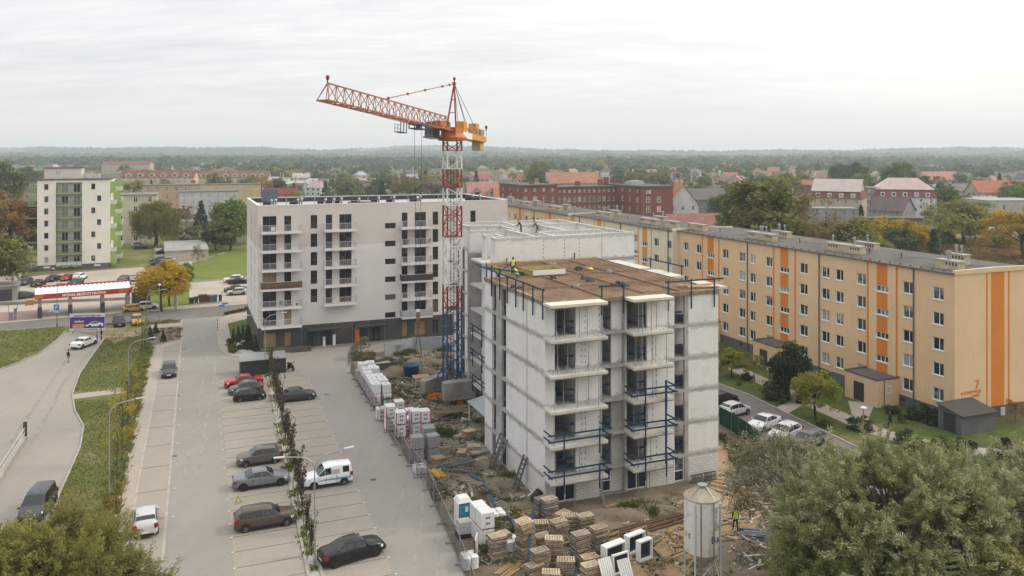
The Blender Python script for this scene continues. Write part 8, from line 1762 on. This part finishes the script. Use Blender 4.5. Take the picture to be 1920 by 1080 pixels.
# car wash
A = G(65,562,3.4); B = G(247,548,3.4); w = (B-A).xy.length; rz = math.atan2(B.y-A.y,B.x-A.x); cwash = thing('car_wash','self service car wash with red lettered fascia and white corrugated roof','car wash',(A.x,A.y,0),rz); CW = cwash
zf0,zf1 = 3.35,4.25; dep = 6.2
mb = MB(); mb.box(0,0,zf0,w,.12,zf1); mb.build('fascia',M['any'],CW,color=(.42,.035,.03)); mb = MB(); mb.box(.0,-.012,zf0+.12,.085*w,-.002,zf1-.1); mb.box(.86*w,-.012,zf0+.14,.97*w,-.002,zf1-.1); mb.build('fascia_panel',M['any'],CW,color=(.50,.16,.06))
text('lettering','MYJNIA BEZDOTYKOWA',.62,M['white'],CW,(.50*w,-.01,zf0+.22),(rad(90),0,0),sx=w*.49/7.6,bold=.02)
mb = MB(); n = 44
for i in range(n):
    x0,x1 = .02+(w-.04)*i/n,.02+(w-.04)*(i+1)/n; d = .11 if i % 2 else 0; mb.quad((x0,.13,zf1-.22+d),(x1,.13,zf1-.22+d),(x1,dep,zf1+.3+d),(x0,dep,zf1+.3+d)); 
    if i: mb.quad((x0,.13,zf1-.22),(x0,dep,zf1+.3),(x0,dep,zf1+.41),(x0,.13,zf1-.11))
mb.build('roof',M['white'],CW); mb = MB(); mb.box(0,dep+.002,zf1-.1,w,dep+.14,zf1+.62); mb.build('rear_fascia',M['any'],CW,color=(.25,.03,.03)); mb = MB(); mb.box(-.02,.13,zf0,.018,dep,zf1-.1); mb.box(w-.018,.13,zf0,w+.02,dep,zf1-.1); mb.build('side_fascia',M['any'],CW,color=(.38,.035,.03))
for i,f in enumerate((.05,.355,.69,.965)):
    x = f*w; mb = MB(); mb.box(x-.28,.5,0,x+.28,1.1,zf0+.2); mb.build('pillar',M['concrete'],CW); mb = MB(); mb.box(x-.12,1.11,.05,x+.12,dep-.3,2.3); mb.build('partition_panel',M['hoard'],CW)
    if i < 3: mb = MB(); mb.box(x-.35,-.25,.0,x+.35,.45,1.9); o = mb.build('wash_terminal',M['dark'],CW); mb = MB(); mb.box(x-.3,-.27,1.95,x+.3,-.2,2.2); mb.build('bay_sign',M['any'],CW,color=(.5,.1,.08))
mb = MB(); mb.box(-1.5,-.1,2.5,-.1,.05,3.4); mb.build('hanging_sign',M['any'],CW,color=(.35,.17,.06))
p = G(24,600); t = thing('vacuum_station','vacuum cleaner station left of the car wash','vacuum station',(p.x,p.y,.02),rz); mb = MB(); mb.box(-.6,-.3,0,.0,.3,1.3); mb.box(.15,-.25,.0,.6,.35,2.0); mb.build('cabinet',M['any'],t,color=(.20,.19,.20)); mb = MB(); mb.path([(-.6,0,1.2),(-.7,0,2.6),(0,0,3.0),(.7,0,2.7),(.6,0,1.5)],.04,6); mb.build('hose_arch',M['dark'],t)
# garages at the left edge, bins, benches, railing
def hut(label,px,w,d,h,rz,c,rc,name='garage',door=True):
    p = G(*px); t = thing(name,label,'garage',(p.x,p.y,0),rz); mb = MB(); mb.box(0,0,-.05,w,d,h); o = mb.build('wall',M['wall_obj'],t,color=c); mb = MB(); mb.box(-.2,-.3,h+.002,w+.2,d+.2,h+.2); mb.build('roof',M['roof_obj'],t,color=rc)
    if door: mb = MB(); mb.box(.3,-.03,0,w*.8,.0-.002,h*.8); mb.build('garage_door',M['anthracite'],t)
hut('grey garage with a dark door at the left edge',(-20,567),4.8,6,2.9,TH+.1,(.25,.25,.24),(.30,.30,.30)); hut('garage row with white gable end behind the grey garage',(-30,540),6.6,9,3.0,TH+.1,(.55,.52,.48),(.20,.19,.18),door=False)
hut('dark grey service container beside the car wash',(248,573),3.2,2.6,2.5,TH+.1,(.12,.13,.14),(.35,.37,.38),'container',False)
for i,(u,v,w,h,c,l) in enumerate(((359,571,1.0,1.1,(.05,.05,.055),'dark grey wheeled bin, leftmost at the kerb'),(368,570,.8,1.2,(.06,.09,.05),'green wheeled bin second from the left at the kerb'),(380,569,1.6,1.5,(.09,.045,.035),'large brown container at the kerb'),(391,568,1.0,1.3,(.12,.05,.03),'smaller brown container right of the large one'),(397,568,.8,1.3,(.12,.13,.14),'grey bin between brown and teal ones'),(403,567.5,.9,1.3,(.05,.10,.12),'teal bin at the kerb'),(413,566.5,.6,1.2,(.03,.03,.035),'small black bin, rightmost at the kerb'))):
    p = G(u,v); t = thing('waste_bin',l,'waste bin',(p.x,p.y,.1),TH,'waste bins along the upper pavement'); mb = MB(); mb.hexa([(-w*.42,-.35,.12),(w*.42,-.35,.12),(w*.42,.35,.12),(-w*.42,.35,.12),(-w/2,-.42,h),(w/2,-.42,h),(w/2,.42,h),(-w/2,.42,h)]); mb.build('body',M['any'],t,color=c); mb = MB(); mb.hexa([(-w/2-.03,-.46,h+.002),(w/2+.03,-.46,h+.002),(w/2+.03,.46,h+.002),(-w/2-.03,.46,h+.002),(-w/2,-.3,h+.14),(w/2,-.3,h+.14),(w/2,.44,h+.16),(-w/2,.44,h+.16)]); mb.build('lid',M['any'],t,color=sc_(c,.7))
    mb = MB(); [mb.lathe([(.1,-.04),(.1,.04)],(x,.3,.1),10,axis='X') for x in (-w*.35,w*.35)]; mb.build('wheel',M['rubber'],t)
def bench(u,v,rz,label,c):
    p = G(u,v); t = thing('bench',label,'bench',(p.x,p.y,.04),rz)
    for i in range(3): mb = MB(); mb.box(-.9,-.25+i*.17,.44,.9,-.12+i*.17,.48); mb.build('seat_slat',M['any'],t,color=c)
    for i in range(2): mb = MB(); mb.box(-.9,.27,.62+i*.18,.9,.31,.75+i*.18); mb.build('back_slat',M['any'],t,color=c)
    for x in (-.7,.7): mb = MB(); mb.bar((x,-.2,0),(x,-.2,.44),.06); mb.bar((x,.25,0),(x,.32,.95),.06); mb.build('leg',M['dark'],t)
bench(1478,718,TH+rad(-75),'dark red bench on the walkway before the yellow block',(.20,.05,.04)); bench(698,633,TH+1.0,'brown red bench at the entrance of the white block',(.22,.06,.035))
p = G(730,630); mb = MB(); mb.lathe([(.25,0),(.32,.5),(.28,.75),(.05,.8)],(0,0,.12),10); props(mb.build('orange_planter',M['any'],None,True,(p.x,p.y,0),0,(.38,.12,.04)),'orange planter beside the entrance of the white block','planter')
a,b = G(47,824),G(-40,960); L = (b-a).length; rl = thing('ramp_railing','pale railing on a kerb wall at the left edge of the yard','railing',a,math.atan2(b.y-a.y,b.x-a.x)); mb = MB(); mb.box(0,-.15,0,L,.15,.35); mb.build('kerb_wall',M['kerb'],rl); mb = MB(); mb.box(-.1,-.17,0,.06,.17,1.8); mb.build('end_post',M['dark'],rl)
for z in (.7,1.25): mb = MB(); mb.tube((0.1,0,z),(L,0,z),.035,n=6); mb.build('rail',M['rail'],rl)
for i in range(8): mb = MB(); mb.tube((.5+i*L/8,0,.351),(.5+i*L/8,0,1.25),.03,n=6); mb.build('post',M['rail'],rl)
p = G(447,945); t = thing('warning_triangle','small yellow warning triangle on the empty parking bay','warning triangle',(p.x,p.y,.06),TH+.4); mb = MB()
for s0,s1 in (((-.3,0,0),(.3,0,0)),((.3,0,0),(0,.1,.6)),((0,.1,.6),(-.3,0,0))): mb.bar(s0,s1,.06)
mb.build('frame',M['any'],t,color=(.35,.30,.03)); mb = MB(); mb.bar((0,.4,0),(0,.1,.6),.05); mb.build('leg',M['dark'],t)
# ------------------------------------------------------------------ town: houses, far trees, woods
def house(label,u,v,w,d,hw,hr,rz=0.0,c=(.5,.47,.42),rc=(.26,.11,.07),roof='gable',storeys=2,cols=4,group=None,cat='house',name='house',wm=None,rm=None,gable_cols=2,chim=1,win=True,single=False,frame=True,hip=.3,mans=None,gab=0):
    p = G(u,v); t = thing(name,label,cat,p,rz,group); mb = MB(); X,Y = w/2,d/2
    sh = hw/storeys; wh = min(1.6,sh*.52); ww = min(1.15,w/cols*.42); holes = [[],[],[]]
    def grid(L,n): return [(L*(i+.5)/n-ww/2,L*(i+.5)/n+ww/2,k*sh+sh*.34,k*sh+sh*.34+wh) for i in range(n) for k in range(storeys)]
    F = [Face(-X,-Y,0),Face(-X,Y,-90),Face(X,-Y,90)]; Ls = [w,d,d]; ns = [cols,gable_cols,gable_cols]
    for i in range(3):
        hs = grid(Ls[i],ns[i]) if win and ns[i] else []; wall(mb,F[i],0,Ls[i],-.3,hw,hs,.14); holes[i] = hs
    wall(mb,Face(X,Y,180),0,w,-.3,hw,[])
    if mans:
        k = MB(); i_ = 1.1; mh = mans[0]; k.hexa([(-X-.3,-Y-.3,hw),(X+.3,-Y-.3,hw),(X+.3,Y+.3,hw),(-X-.3,Y+.3,hw),(-X+i_,-Y+i_,hw+mh),(X-i_,-Y+i_,hw+mh),(X-i_,Y-i_,hw+mh),(-X+i_,Y-i_,hw+mh)]); o = k.build('mansard',M['roof_obj'],t,color=mans[1])
        for j in range(mans[2]): x = w*((j+.5)/mans[2]-.5)*.9; k = MB(); k.box(x-.9,-Y-.15,hw+.5,x+.9,-Y+2,hw+2.3); q = k.build('dormer',M['frame_white'],t); k = MB(); k.box(x-.6,-Y-.17,hw+.8,x+.6,-Y-.14,hw+2.0); k.build('dormer_window',M['glass'],t)
        hw += mh; X -= i_-.2; Y -= i_-.2
    zr = hw+hr; e = .45
    if roof == 'gable':
        for s in (-1,1): q = [(s*X,-Y,hw),(s*X,Y,hw),(s*X,0,zr)]; mb.poly(q if s > 0 else q[::-1])
    mb.build('wall',wm or M['wall_obj'],t,color=c)
    if win:
        wb_ = MB(); 
        for i in range(3):
            for (a,b,z0,z1) in holes[i]:
                P = F[i].P; wb_.quad(P(a,z0,.10),P(b,z0,.10),P(b,z1,.10),P(a,z1,.10),0)
                if frame:
                    m_ = (a+b)/2
                    for (x0,x1,y0,y1) in ((m_-.05,m_+.05,z0,z1),(a,b,z0+wh*.62,z0+wh*.62+.08),(a,a+.08,z0,z1),(b-.08,b,z0,z1)): wb_.quad(P(x0,y0,.085),P(x1,y0,.085),P(x1,y1,.085),P(x0,y1,.085),1)
        if not single: 
            o = wb_.build('window',[M['glass'],M['frame_white']],t); o['kind'] = 'stuff'
        else:
            for i in range(3):
                for (a,b,z0,z1) in holes[i]: window(t,F[i],a,b,z0,z1,.08,M['frame_white'],M['glass'],(.5,),(.62,),.1)
    r = MB(); T_ = .16
    if roof == 'gable':
        for s in (-1,1): r.hexa([(-X-e,s*(Y+e),hw-e*hr/Y),(X+e,s*(Y+e),hw-e*hr/Y),(X+e,0,zr),(-X-e,0,zr),(-X-e,s*(Y+e),hw-e*hr/Y+T_),(X+e,s*(Y+e),hw-e*hr/Y+T_),(X+e,0,zr+T_),(-X-e,0,zr+T_)])
    elif roof == 'hip':
        h = X*hip; b = [(-X-e,-Y-e,hw),(X+e,-Y-e,hw),(X+e,Y+e,hw),(-X-e,Y+e,hw)]; r0,r1 = (-X+h*1.6,0,zr),(X-h*1.6,0,zr); r.poly([b[0],b[1],r1,r0]); r.poly([b[2],b[3],r0,r1]); r.poly([b[3],b[0],r0]); r.poly([b[1],b[2],r1]); r.poly(b[::-1])
    else:
        r.box(-X-.15,-Y-.15,hw+.002,X+.15,Y+.15,hw+.35)
    o = r.build('roof',rm or M['roof_obj'],t,color=rc)
    for j in range(gab):                              # gabled dormers along the front
        x = w*((j+.5)/gab-.5)*.94; k = MB(); gw = min(2.4,w/gab*.30); y0,y1,zt = -Y-.06,-Y*.1,hw+hr*.42; k.prism([(x-gw,y0),(x+gw,y0),(x+gw,y1),(x-gw,y1)],hw-.3,zt); k.poly([(x-gw,y0,zt),(x+gw,y0,zt),(x,y0,zt+gw*.75)]); q = k.build('dormer',M['wall_obj'],t,color=c)
        k = MB(); k.quad((x-gw-.2,y0-.2,zt-.1),(x,y0-.2,zt+gw*.85),(x,y1+1,zt+gw*.85),(x-gw-.2,y1+1,zt-.1)); k.quad((x,y0-.2,zt+gw*.85),(x+gw+.2,y0-.2,zt-.1),(x+gw+.2,y1+1,zt-.1),(x,y1+1,zt+gw*.85)); k.build('dormer_roof',M['roof_obj'],t,color=rc)
        k = MB(); k.box(x-gw*.45,y0-.03,zt-1.5,x+gw*.45,y0-.01,zt-.2); k.build('dormer_window',M['glass'],t)
    for i in range(chim):
        x = -X*.5+i*X*.8; k = MB(); zb = hw+(hr*.45 if roof != 'flat' else .3); k.box(x-.35,.15,zb,x+.35,.85,zr+(.9 if roof != 'flat' else 1.3)); k.build('chimney',M['wall_obj'],t,color=(.26,.13,.10) if roof != 'flat' else (.4,.36,.3))
    return t
TER = (.25,.135,.095); DKR = (.12,.105,.10); RBR = (.17,.09,.072); PNK = (.32,.225,.20)
# red brick building: back wing, left wing, and right wing with its gable end
BB = thing('brick_building','large dark red brick building with white windows beyond the yellow blocks','building',G(1202,421),TH)
q = G(1202,421); FB_ = Frame(q.x,q.y); bz = 15.2; wR = FB_.x(1262,0); yI = FB_.y(1155,0); xL = FB_.x(1035,yI); dz = 16
def brickwing(x0,y0,x1,y1,z,faces,name='wing'):
    mb = MB(); Fs = {'f': (Face(x0,y0,0),x1-x0),'l': (Face(x0,y1,-90),y1-y0),'r': (Face(x1,y0,90),y1-y0),'b': (Face(x1,y1,180),x1-x0)}; allw = []
    for k,(F,L) in Fs.items():
        hs = []
        if k in faces:
            n = faces[k]
            for rw,(z0,z1) in enumerate(((.9,3.1),(4.9,7.2),(8.9,11.2),(13.0,14.3))):
                for i in range(n): c = L*(i+.5)/n; ww = .75 if rw < 3 else .55; hs.append((c-ww,c+ww,z0*z/bz,z1*z/bz))
        wall(mb,F,0,L,-.3,z,hs,.25); allw += [(F,h) for h in hs]
    o = mb.build('wall',M['brick'],BB)
    for F,h in allw: window(BB,F,*h,.16,M['frame_white'],M['glass'],(.5,),(.6,),.14)
    mb = MB(); mb.box(x0-.35,y0-.35,z+.002,x1+.35,y1+.35,z+.55); mb.build('roof',M['roof_grey'],BB)
brickwing(0,0,wR,yI+dz,bz,{'l': max(6,int(yI/4.4)),'f': 0}); brickwing(xL,yI,-.02,yI+dz,bz-.6,{'f': 13}); brickwing(xL-16,yI-5,xL-.02,yI+dz+4,bz+.6,{'f': 4,'l': 3})
for f in (.22,.55): 
    for z0,z1 in ((4.9,7.2),(8.9,11.2),(.9,3.1)): x = wR*f; window(BB,Face(0,0,0),x-.9,x+.9,z0,z1,-.06,M['frame_white'],M['glass'],(.5,),(.6,),.16)
for f in (.19,.27,): x = wR*f; window(BB,Face(0,0,0),x-.5,x+.5,12.6,13.9,-.06,M['frame_white'],M['glass'],(.5,),(),.14)
for x,y,h in ((xL-8,yI+3,2.2),(xL+14,yI+4,2.0),(xL+30,yI+8,3.4),(xL+36,yI+5,1.8),(-4,yI+7,2.6),(4,yI+8,2.0),(6,20,1.6)): mb = MB(); mb.box(x-.9,y-.7,bz-.2,x+.9,y+.7,bz+h); mb.build('chimney',M['brick'],BB)
mb = MB(); mb.box(3,yI-8,bz+.5,9,yI-3,bz+2.2); mb.build('roof_lantern',M['roof_pale'],BB)
# named neighbours, left to right
house('pale olive topped block behind the tower block',256,452,13,14,15.5,0,TH,(.50,.46,.38),(.20,.20,.16),'flat',5,3,None,'apartment block','apartment_block',chim=2)
house('pale grey four storey block behind the spruce',392,412,24,12,12.5,0,TH,(.47,.47,.48),(.16,.15,.15),'flat',4,7,None,'apartment block','apartment_block',chim=4)
house('orange brown four storey block with a red end',322,402,25,12,14.0,0,TH,(.42,.31,.21),(.16,.14,.13),'flat',4,6,None,'apartment block','apartment_block',chim=1)
house('long sand coloured block right of the orange brown one',412,388,42,11,12.2,0,TH,(.50,.38,.22),(.15,.14,.13),'flat',4,11,None,'apartment block','apartment_block',chim=3)
house('cream terrace with gabled dormers beyond the tower block',300,356,56,12,10.5,5.0,TH*.2,(.56,.46,.34),(.17,.07,.055),'gable',4,12,None,'house','terrace_house',chim=4,gab=6)
house('pale yellow terrace with red roofs right of the gabled terrace',435,352,62,12,9.0,5,TH*.25,(.55,.46,.31),(.19,.085,.065),'gable',3,14,None,'house','terrace_house',chim=5,gab=8)
house('far block with red brown roof behind the gabled terrace',240,326,66,14,13.5,3.5,0,(.46,.38,.29),(.20,.075,.055),'gable',4,14,None,'apartment block','apartment_block',chim=4)
house('low house with dark red roof and curved gable behind the white block',525,385,19,11,5.0,4.5,TH,(.42,.34,.28),(.17,.035,.035),'gable',1,5,None,chim=2)
house('cream house left of the dark red roofed one',468,380,16,10,6.0,1,TH,(.48,.40,.26),(.25,.22,.20),'flat',2,4,None,chim=1)
house('house with steep pink red roof and dormers beyond the white block',905,390,17,13,5.6,8.2,TH*.5,(.36,.31,.27),(.36,.20,.17),'gable',2,5,None,chim=1,gab=2)
house('orange roofed house right of the pink roofed one',957,394,17.5,11,6.0,5.4,TH*.5,(.30,.28,.25),(.36,.155,.085),'gable',2,5,None,chim=2)
house('wide house with bright orange roof behind the brick building',1072,367,36,16,9,7,TH*.3,(.35,.28,.24),(.33,.165,.11),'gable',3,6,None,chim=3)
house('white house with bright orange roof beside the brick gable',1273,413,9.5,14,7.2,8.5,TH+1.35,(.55,.54,.53),(.42,.14,.06),'gable',2,3,None,chim=0,gable_cols=3)
house('grey old house with slate roof right of the white one',1312,407,22,12,8.5,4.5,TH*.5,(.22,.21,.20),(.13,.125,.12),'gable',3,6,None,chim=3)
house('low house with red roof between brick gable and dark tree',1300,438,22,11,3.2,4.0,TH*.7,(.4,.35,.3),(.23,.10,.085),'gable',1,5,None,chim=0)
house('tall cream house with shining mansard roof behind the gardens',1572,408,22,15,9.0,5.0,-.55,(.44,.38,.32),(.40,.34,.32),'gable',3,5,None,rm=M['roof_shiny'],chim=2,single=True,mans=(3.4,(.17,.075,.06),4))
house('grey brown flat roofed house right of the tall cream one',1622,404,15,12,13.0,0,-.1,(.26,.235,.205),(.20,.19,.18),'flat',4,3,None,chim=1)
house('white town house with red mansard and pink shining roof',1692,405,26,16,9.0,5.2,-.3,(.58,.57,.58),(.40,.30,.275),'hip',3,6,None,rm=M['roof_shiny'],chim=3,single=True,mans=(3.6,(.20,.085,.075),5))
house('brown roofed house with skylights before the white town house',1672,415,15,11,5.0,5.2,-.9,(.28,.27,.26),(.13,.10,.095),'gable',2,3,None,chim=0)
house('low grey building with flat roof below the tall cream house',1560,420,18,10,6.5,0,-.1,(.28,.27,.26),(.25,.25,.25),'flat',2,5,None,chim=0)
house('long dark brick wall building behind the yellow trees',1665,428,24,6,4.0,0,-.05,(.14,.10,.08),(.12,.11,.10),'flat',1,4,None,chim=0,win=False)
house('pale low warehouse at the right behind the garages',1880,420,24,18,10.0,0,.1,(.40,.38,.35),(.32,.31,.30),'flat',2,2,None,'warehouse','warehouse',chim=0)
house('low garage row with dark doors in the meadow at right',1862,447,16,7,3.2,0,.05,(.46,.42,.36),(.42,.40,.37),'flat',1,1,None,'garage','garage',chim=0,win=False)
house('orange roofed long house at the right edge',1890,380,44,14,6.5,6.5,.05,(.38,.33,.28),(.36,.125,.075),'gable',2,8,None,chim=3)
house('grey roofed long house left of the right edge',1800,374,30,13,5.5,4.5,-.1,(.38,.35,.31),(.17,.155,.14),'gable',2,7,None,chim=2)
house('pink roofed house behind the white town house at right',1765,352,34,14,7,6.5,.1,(.5,.45,.4),(.40,.20,.16),'gable',2,6,None,chim=2)
house('red brick house far behind the big brown tree',1535,370,26,14,8.5,3,.0,(.22,.09,.065),(.26,.10,.075),'gable',3,7,None,chim=3)
house('rose tiled gable roof house behind the two tall trees',1380,368,12,16,7.5,6.5,1.2,(.45,.40,.35),(.42,.20,.16),'gable',2,3,None,chim=1)
house('long low shed with pale roof in the gardens',1640,470,12,5,2.6,0,.1,(.35,.30,.26),(.45,.44,.42),'flat',1,2,None,'shed','shed',chim=0,win=False)
house('flat garage row with pale grey roofs right of the willow',348,480,11,26,2.8,0,TH+.02,(.42,.38,.34),(.30,.29,.28),'flat',1,3,None,'garage','garage',chim=0,win=False)
# slim tower chimney by the orange roof
p = G(1006,398); mb = MB(); mb.tube((0,0,0),(0,0,17),1.1,.9,8); props(mb.build('factory_chimney',M['wall_obj'],None,loc=p,color=(.33,.22,.15)),'short brown factory chimney left of the brick building','chimney')
# ordinary houses of the town, each one a thing with walls, roof and chimney
def zone(name,n,u0,u1,v0,v1,flat,where,wall_cs,roof_cs,sz=(9,16),seed=1):
    rs = random.Random(seed); items = []; tries = 0
    while len(items) < n and tries < n*60:
        tries += 1; f = rs.random(); u = rs.uniform(u0,u1); v = v0+(v1-v0)*f**1.0; p = G(u,v)
        if any((p-q).length < 15 for q in items): continue
        if any((p-q).length < 22 for q in NAMED): continue
        items.append(p); w = rs.uniform(*sz); fl_ = rs.random() < flat; c = rs.choice(wall_cs); rc = rs.choice(roof_cs); h = rs.choice((3.2,5.6,5.8,6.2)) if not fl_ else rs.uniform(3.2,6.5)
        rn = {TER: 'terracotta',DKR: 'dark grey',RBR: 'red brown',PNK: 'pink red',GRF: 'pale grey',ORG: 'orange'}[rc]; wn = WN[c]
        house('%s house with %s %s roof %s' % (wn,'flat' if fl_ else 'pitched',rn,where),u,v,w,rs.uniform(8,11),h,rs.uniform(3.4,5.0),rs.choice((0,.3,-.3,1.4,1.7,.8))+rs.uniform(-.1,.1),tuple(q*rs.uniform(.85,1.1) for q in c),tuple(q*rs.uniform(.8,1.2) for q in rc),'flat' if fl_ else rs.choice(('gable','gable','hip')),1 if h < 4 else 2,3,'houses of the town '+where,chim=rs.choice((0,1,1,2)),frame=False)
GRF = (.36,.355,.35); ORG = (.30,.155,.105); CRM = (.52,.46,.37); WHI = (.60,.59,.57); GRY_ = (.36,.35,.33); BEI = (.42,.36,.28); YEL = (.52,.43,.26)
WN = {CRM: 'cream',WHI: 'white',GRY_: 'grey',BEI: 'beige',YEL: 'yellow'}
NAMED = [o.location.copy() for o in bpy.data.objects if o.get('category') in ('house','apartment block','building','warehouse','garage')]
zone('a',34,480,840,331,368,.55,'in the gardens beyond the white block',(CRM,WHI,GRY_,BEI),(GRF,DKR,RBR,GRF),seed=3)
zone('b',22,300,480,316,333,.1,'far off left of the crane',(WHI,WHI,CRM),(RBR,DKR,TER),seed=4)
zone('c',20,870,1120,322,350,.15,'right of the crane mast',(WHI,CRM,GRY_),(TER,DKR,ORG,PNK),seed=5)
zone('d',46,1130,1500,313,350,.08,'right of the brick building',(WHI,WHI,CRM,BEI),(TER,ORG,PNK,RBR,DKR),seed=6)
zone('e',42,1500,1960,318,358,.1,'far off at the right',(WHI,CRM,GRY_,BEI),(TER,ORG,DKR,PNK),seed=7)
zone('f',9,1280,1560,355,402,.3,'behind the tall trees',(GRY_,BEI,CRM),(DKR,DKR,RBR),seed=8)
zone('g',14,-60,200,318,372,.3,'at the far left behind the tower',(WHI,CRM,GRY_),(GRF,DKR,TER),seed=9)
zone('h',10,1740,1960,362,404,.3,'at the right behind the meadow',(GRY_,BEI,CRM),(DKR,TER,GRF),seed=10)
# trees between the houses
def tzone(n,u0,u1,v0,v1,where,cs,hs=(8,15),seed=1,keys=('fara','farb','farc','fard')):
    rs = random.Random(seed); done = 0; tries = 0
    while done < n and tries < n*40:
        tries += 1; u = rs.uniform(u0,u1); v = v0+(v1-v0)*rs.random()**1.15; p = G(u,v)
        if any((p-q).length < 8 for q in HOUSES): continue
        done += 1; c = rs.choice(cs); kk = 'conea' if c == 'conifer' else rs.choice(keys); j = rs.uniform(.75,1.2)
        tree(T[kk],(p.x,p.y),rs.uniform(*hs),'%s tree %s' % ({'conifer': 'dark conifer','green': 'green leafy','dark': 'dark green','olive': 'olive green','yellow': 'yellowing','rust': 'rust coloured','brown': 'brownish'}[c],where),'trees '+where,tuple(q*j for q in CG[c]),rs.uniform(.85,1.25))
HOUSES = [o.location.copy() for o in bpy.data.objects if o.get('category') in ('house','apartment block','building','warehouse','garage')]
CS = ('green','green','dark','olive','olive','yellow','brown','conifer')
tzone(62,450,850,322,372,'in the gardens beyond the white block',CS,seed=21); tzone(34,230,480,318,372,'between the left apartment blocks',CS,seed=22); tzone(28,865,1130,316,350,'right of the crane mast',CS,(9,18),seed=23)
tzone(52,1120,1520,312,372,'among the streets right of the brick building',CS,seed=24); tzone(52,1500,1960,312,400,'among the streets at the right',CS,seed=25); tzone(18,-80,220,312,380,'behind the tower block at the left',CS,(9,17),seed=26)
# far woods, hedges and tree belts as one mass each
def woods(name,specs,seed,m='leaf',cards=34):
    rs = np.random.RandomState(seed); V = []; Tt = []
    for (n,u0,u1,v0,v1,h0,h1,clump) in specs:
        u = u0+(u1-u0)*rs.rand(n); v = v0+(v1-v0)*rs.rand(n); 
        if clump: g = np.sin(u/37+v*.7)+np.sin(u/83-v*.35+2); k = g > clump-1; u,v = u[k],v[k]
        Y = FPX*H/(v-HZ); X = (u-UC)*Y/FPX; n = len(u); h = h0+(h1-h0)*rs.rand(n); tn = rs.rand(n)
        d = unit(rs.randn(n,cards,3)); d[...,2] = np.abs(d[...,2])*1.0-.25; r = .75+.3*rs.rand(n,cards,1); C = d*r*np.stack([h*.42,h*.42,h*.48],1)[:,None,:]; C[...,2] += (h*.5)[:,None]; C[...,0] += X[:,None]; C[...,1] += Y[:,None]
        C = C.reshape(-1,3); s = np.repeat(h*.30,cards); q = unit(d.reshape(-1,3)+rs.randn(len(C),3)*.5); a = unit(np.cross(q,rs.randn(len(C),3))); b = np.cross(q,a); s = s[:,None]*(.7+.6*rs.rand(len(C),1))*.5
        V.append(np.stack([C-a*s,C+b*s*.85,C+a*s,C-b*s*.85],1)); Tt.append(np.clip(np.repeat(tn,cards)*.6+.4*rs.rand(len(C)),0,1))
    return quads_mesh(name,np.concatenate(V),np.concatenate(Tt),M[m])
o = mobj('far_woods',woods('far_woods',[(2600,-300,2200,295,309,13,24,0),(1500,-100,900,300,316,13,23,.6),(800,860,1300,302,318,12,20,.6),(1300,1300,2200,297,314,11,20,.6),(420,180,840,314,328,10,17,.8),(500,1100,1960,312,330,9,15,.8)],51),color=(.075,.10,.042)); o['kind'] = 'stuff'
o = mobj('far_woods',woods('far_woods',[(260,-300,2200,299,318,16,27,.7),(160,860,1960,310,332,13,20,.8)],55),color=(.10,.125,.05)); o['kind'] = 'stuff'
o = mobj('far_woods',woods('far_woods',[(420,-300,2200,300,322,8,15,.9),(240,860,1960,308,330,8,14,1.0)],52),color=(.125,.12,.045)); o['kind'] = 'stuff'
o = mobj('hedges',woods('hedges',[(620,450,860,325,375,2.5,7,.7),(900,1150,1960,320,400,2.5,8,.8),(160,250,480,335,420,2,4.5,1),(120,1560,1800,440,470,2,4,.6),(90,900,1020,350,400,2,5,.7),(60,330,440,430,470,2,4.5,.6),(50,-60,40,470,520,2,4,0)],53),color=(.095,.105,.04)); o['kind'] = 'stuff'
# hedge growth on the near lawns
o = mobj('hedges',woods('hedges',[(9,1690,1790,778,798,.9,1.5,0),(7,1800,1900,838,848,.8,1.2,0)],54,cards=160),color=(.035,.055,.022)); o['kind'] = 'stuff'
# ------------------------------------------------------------------ one label, one thing
bpy.context.view_layer.update()
from collections import defaultdict
by = defaultdict(list)
for o in COL.objects:
    if o.parent is None and o.get('label'): by[o['label']].append(o)
NUM = ORD+('twenty first','twenty second','twenty third','twenty fourth','twenty fifth')
for l,os_ in by.items():
    if 1 < len(os_) <= 25 and len(l.split()) <= 12:
        os_.sort(key=lambda o: (o.location.x/o.location.y))
        for i,o in enumerate(os_): o['label'] = l+', '+('leftmost of them' if i == 0 else 'rightmost of them' if i == len(os_)-1 else NUM[i]+' from left')
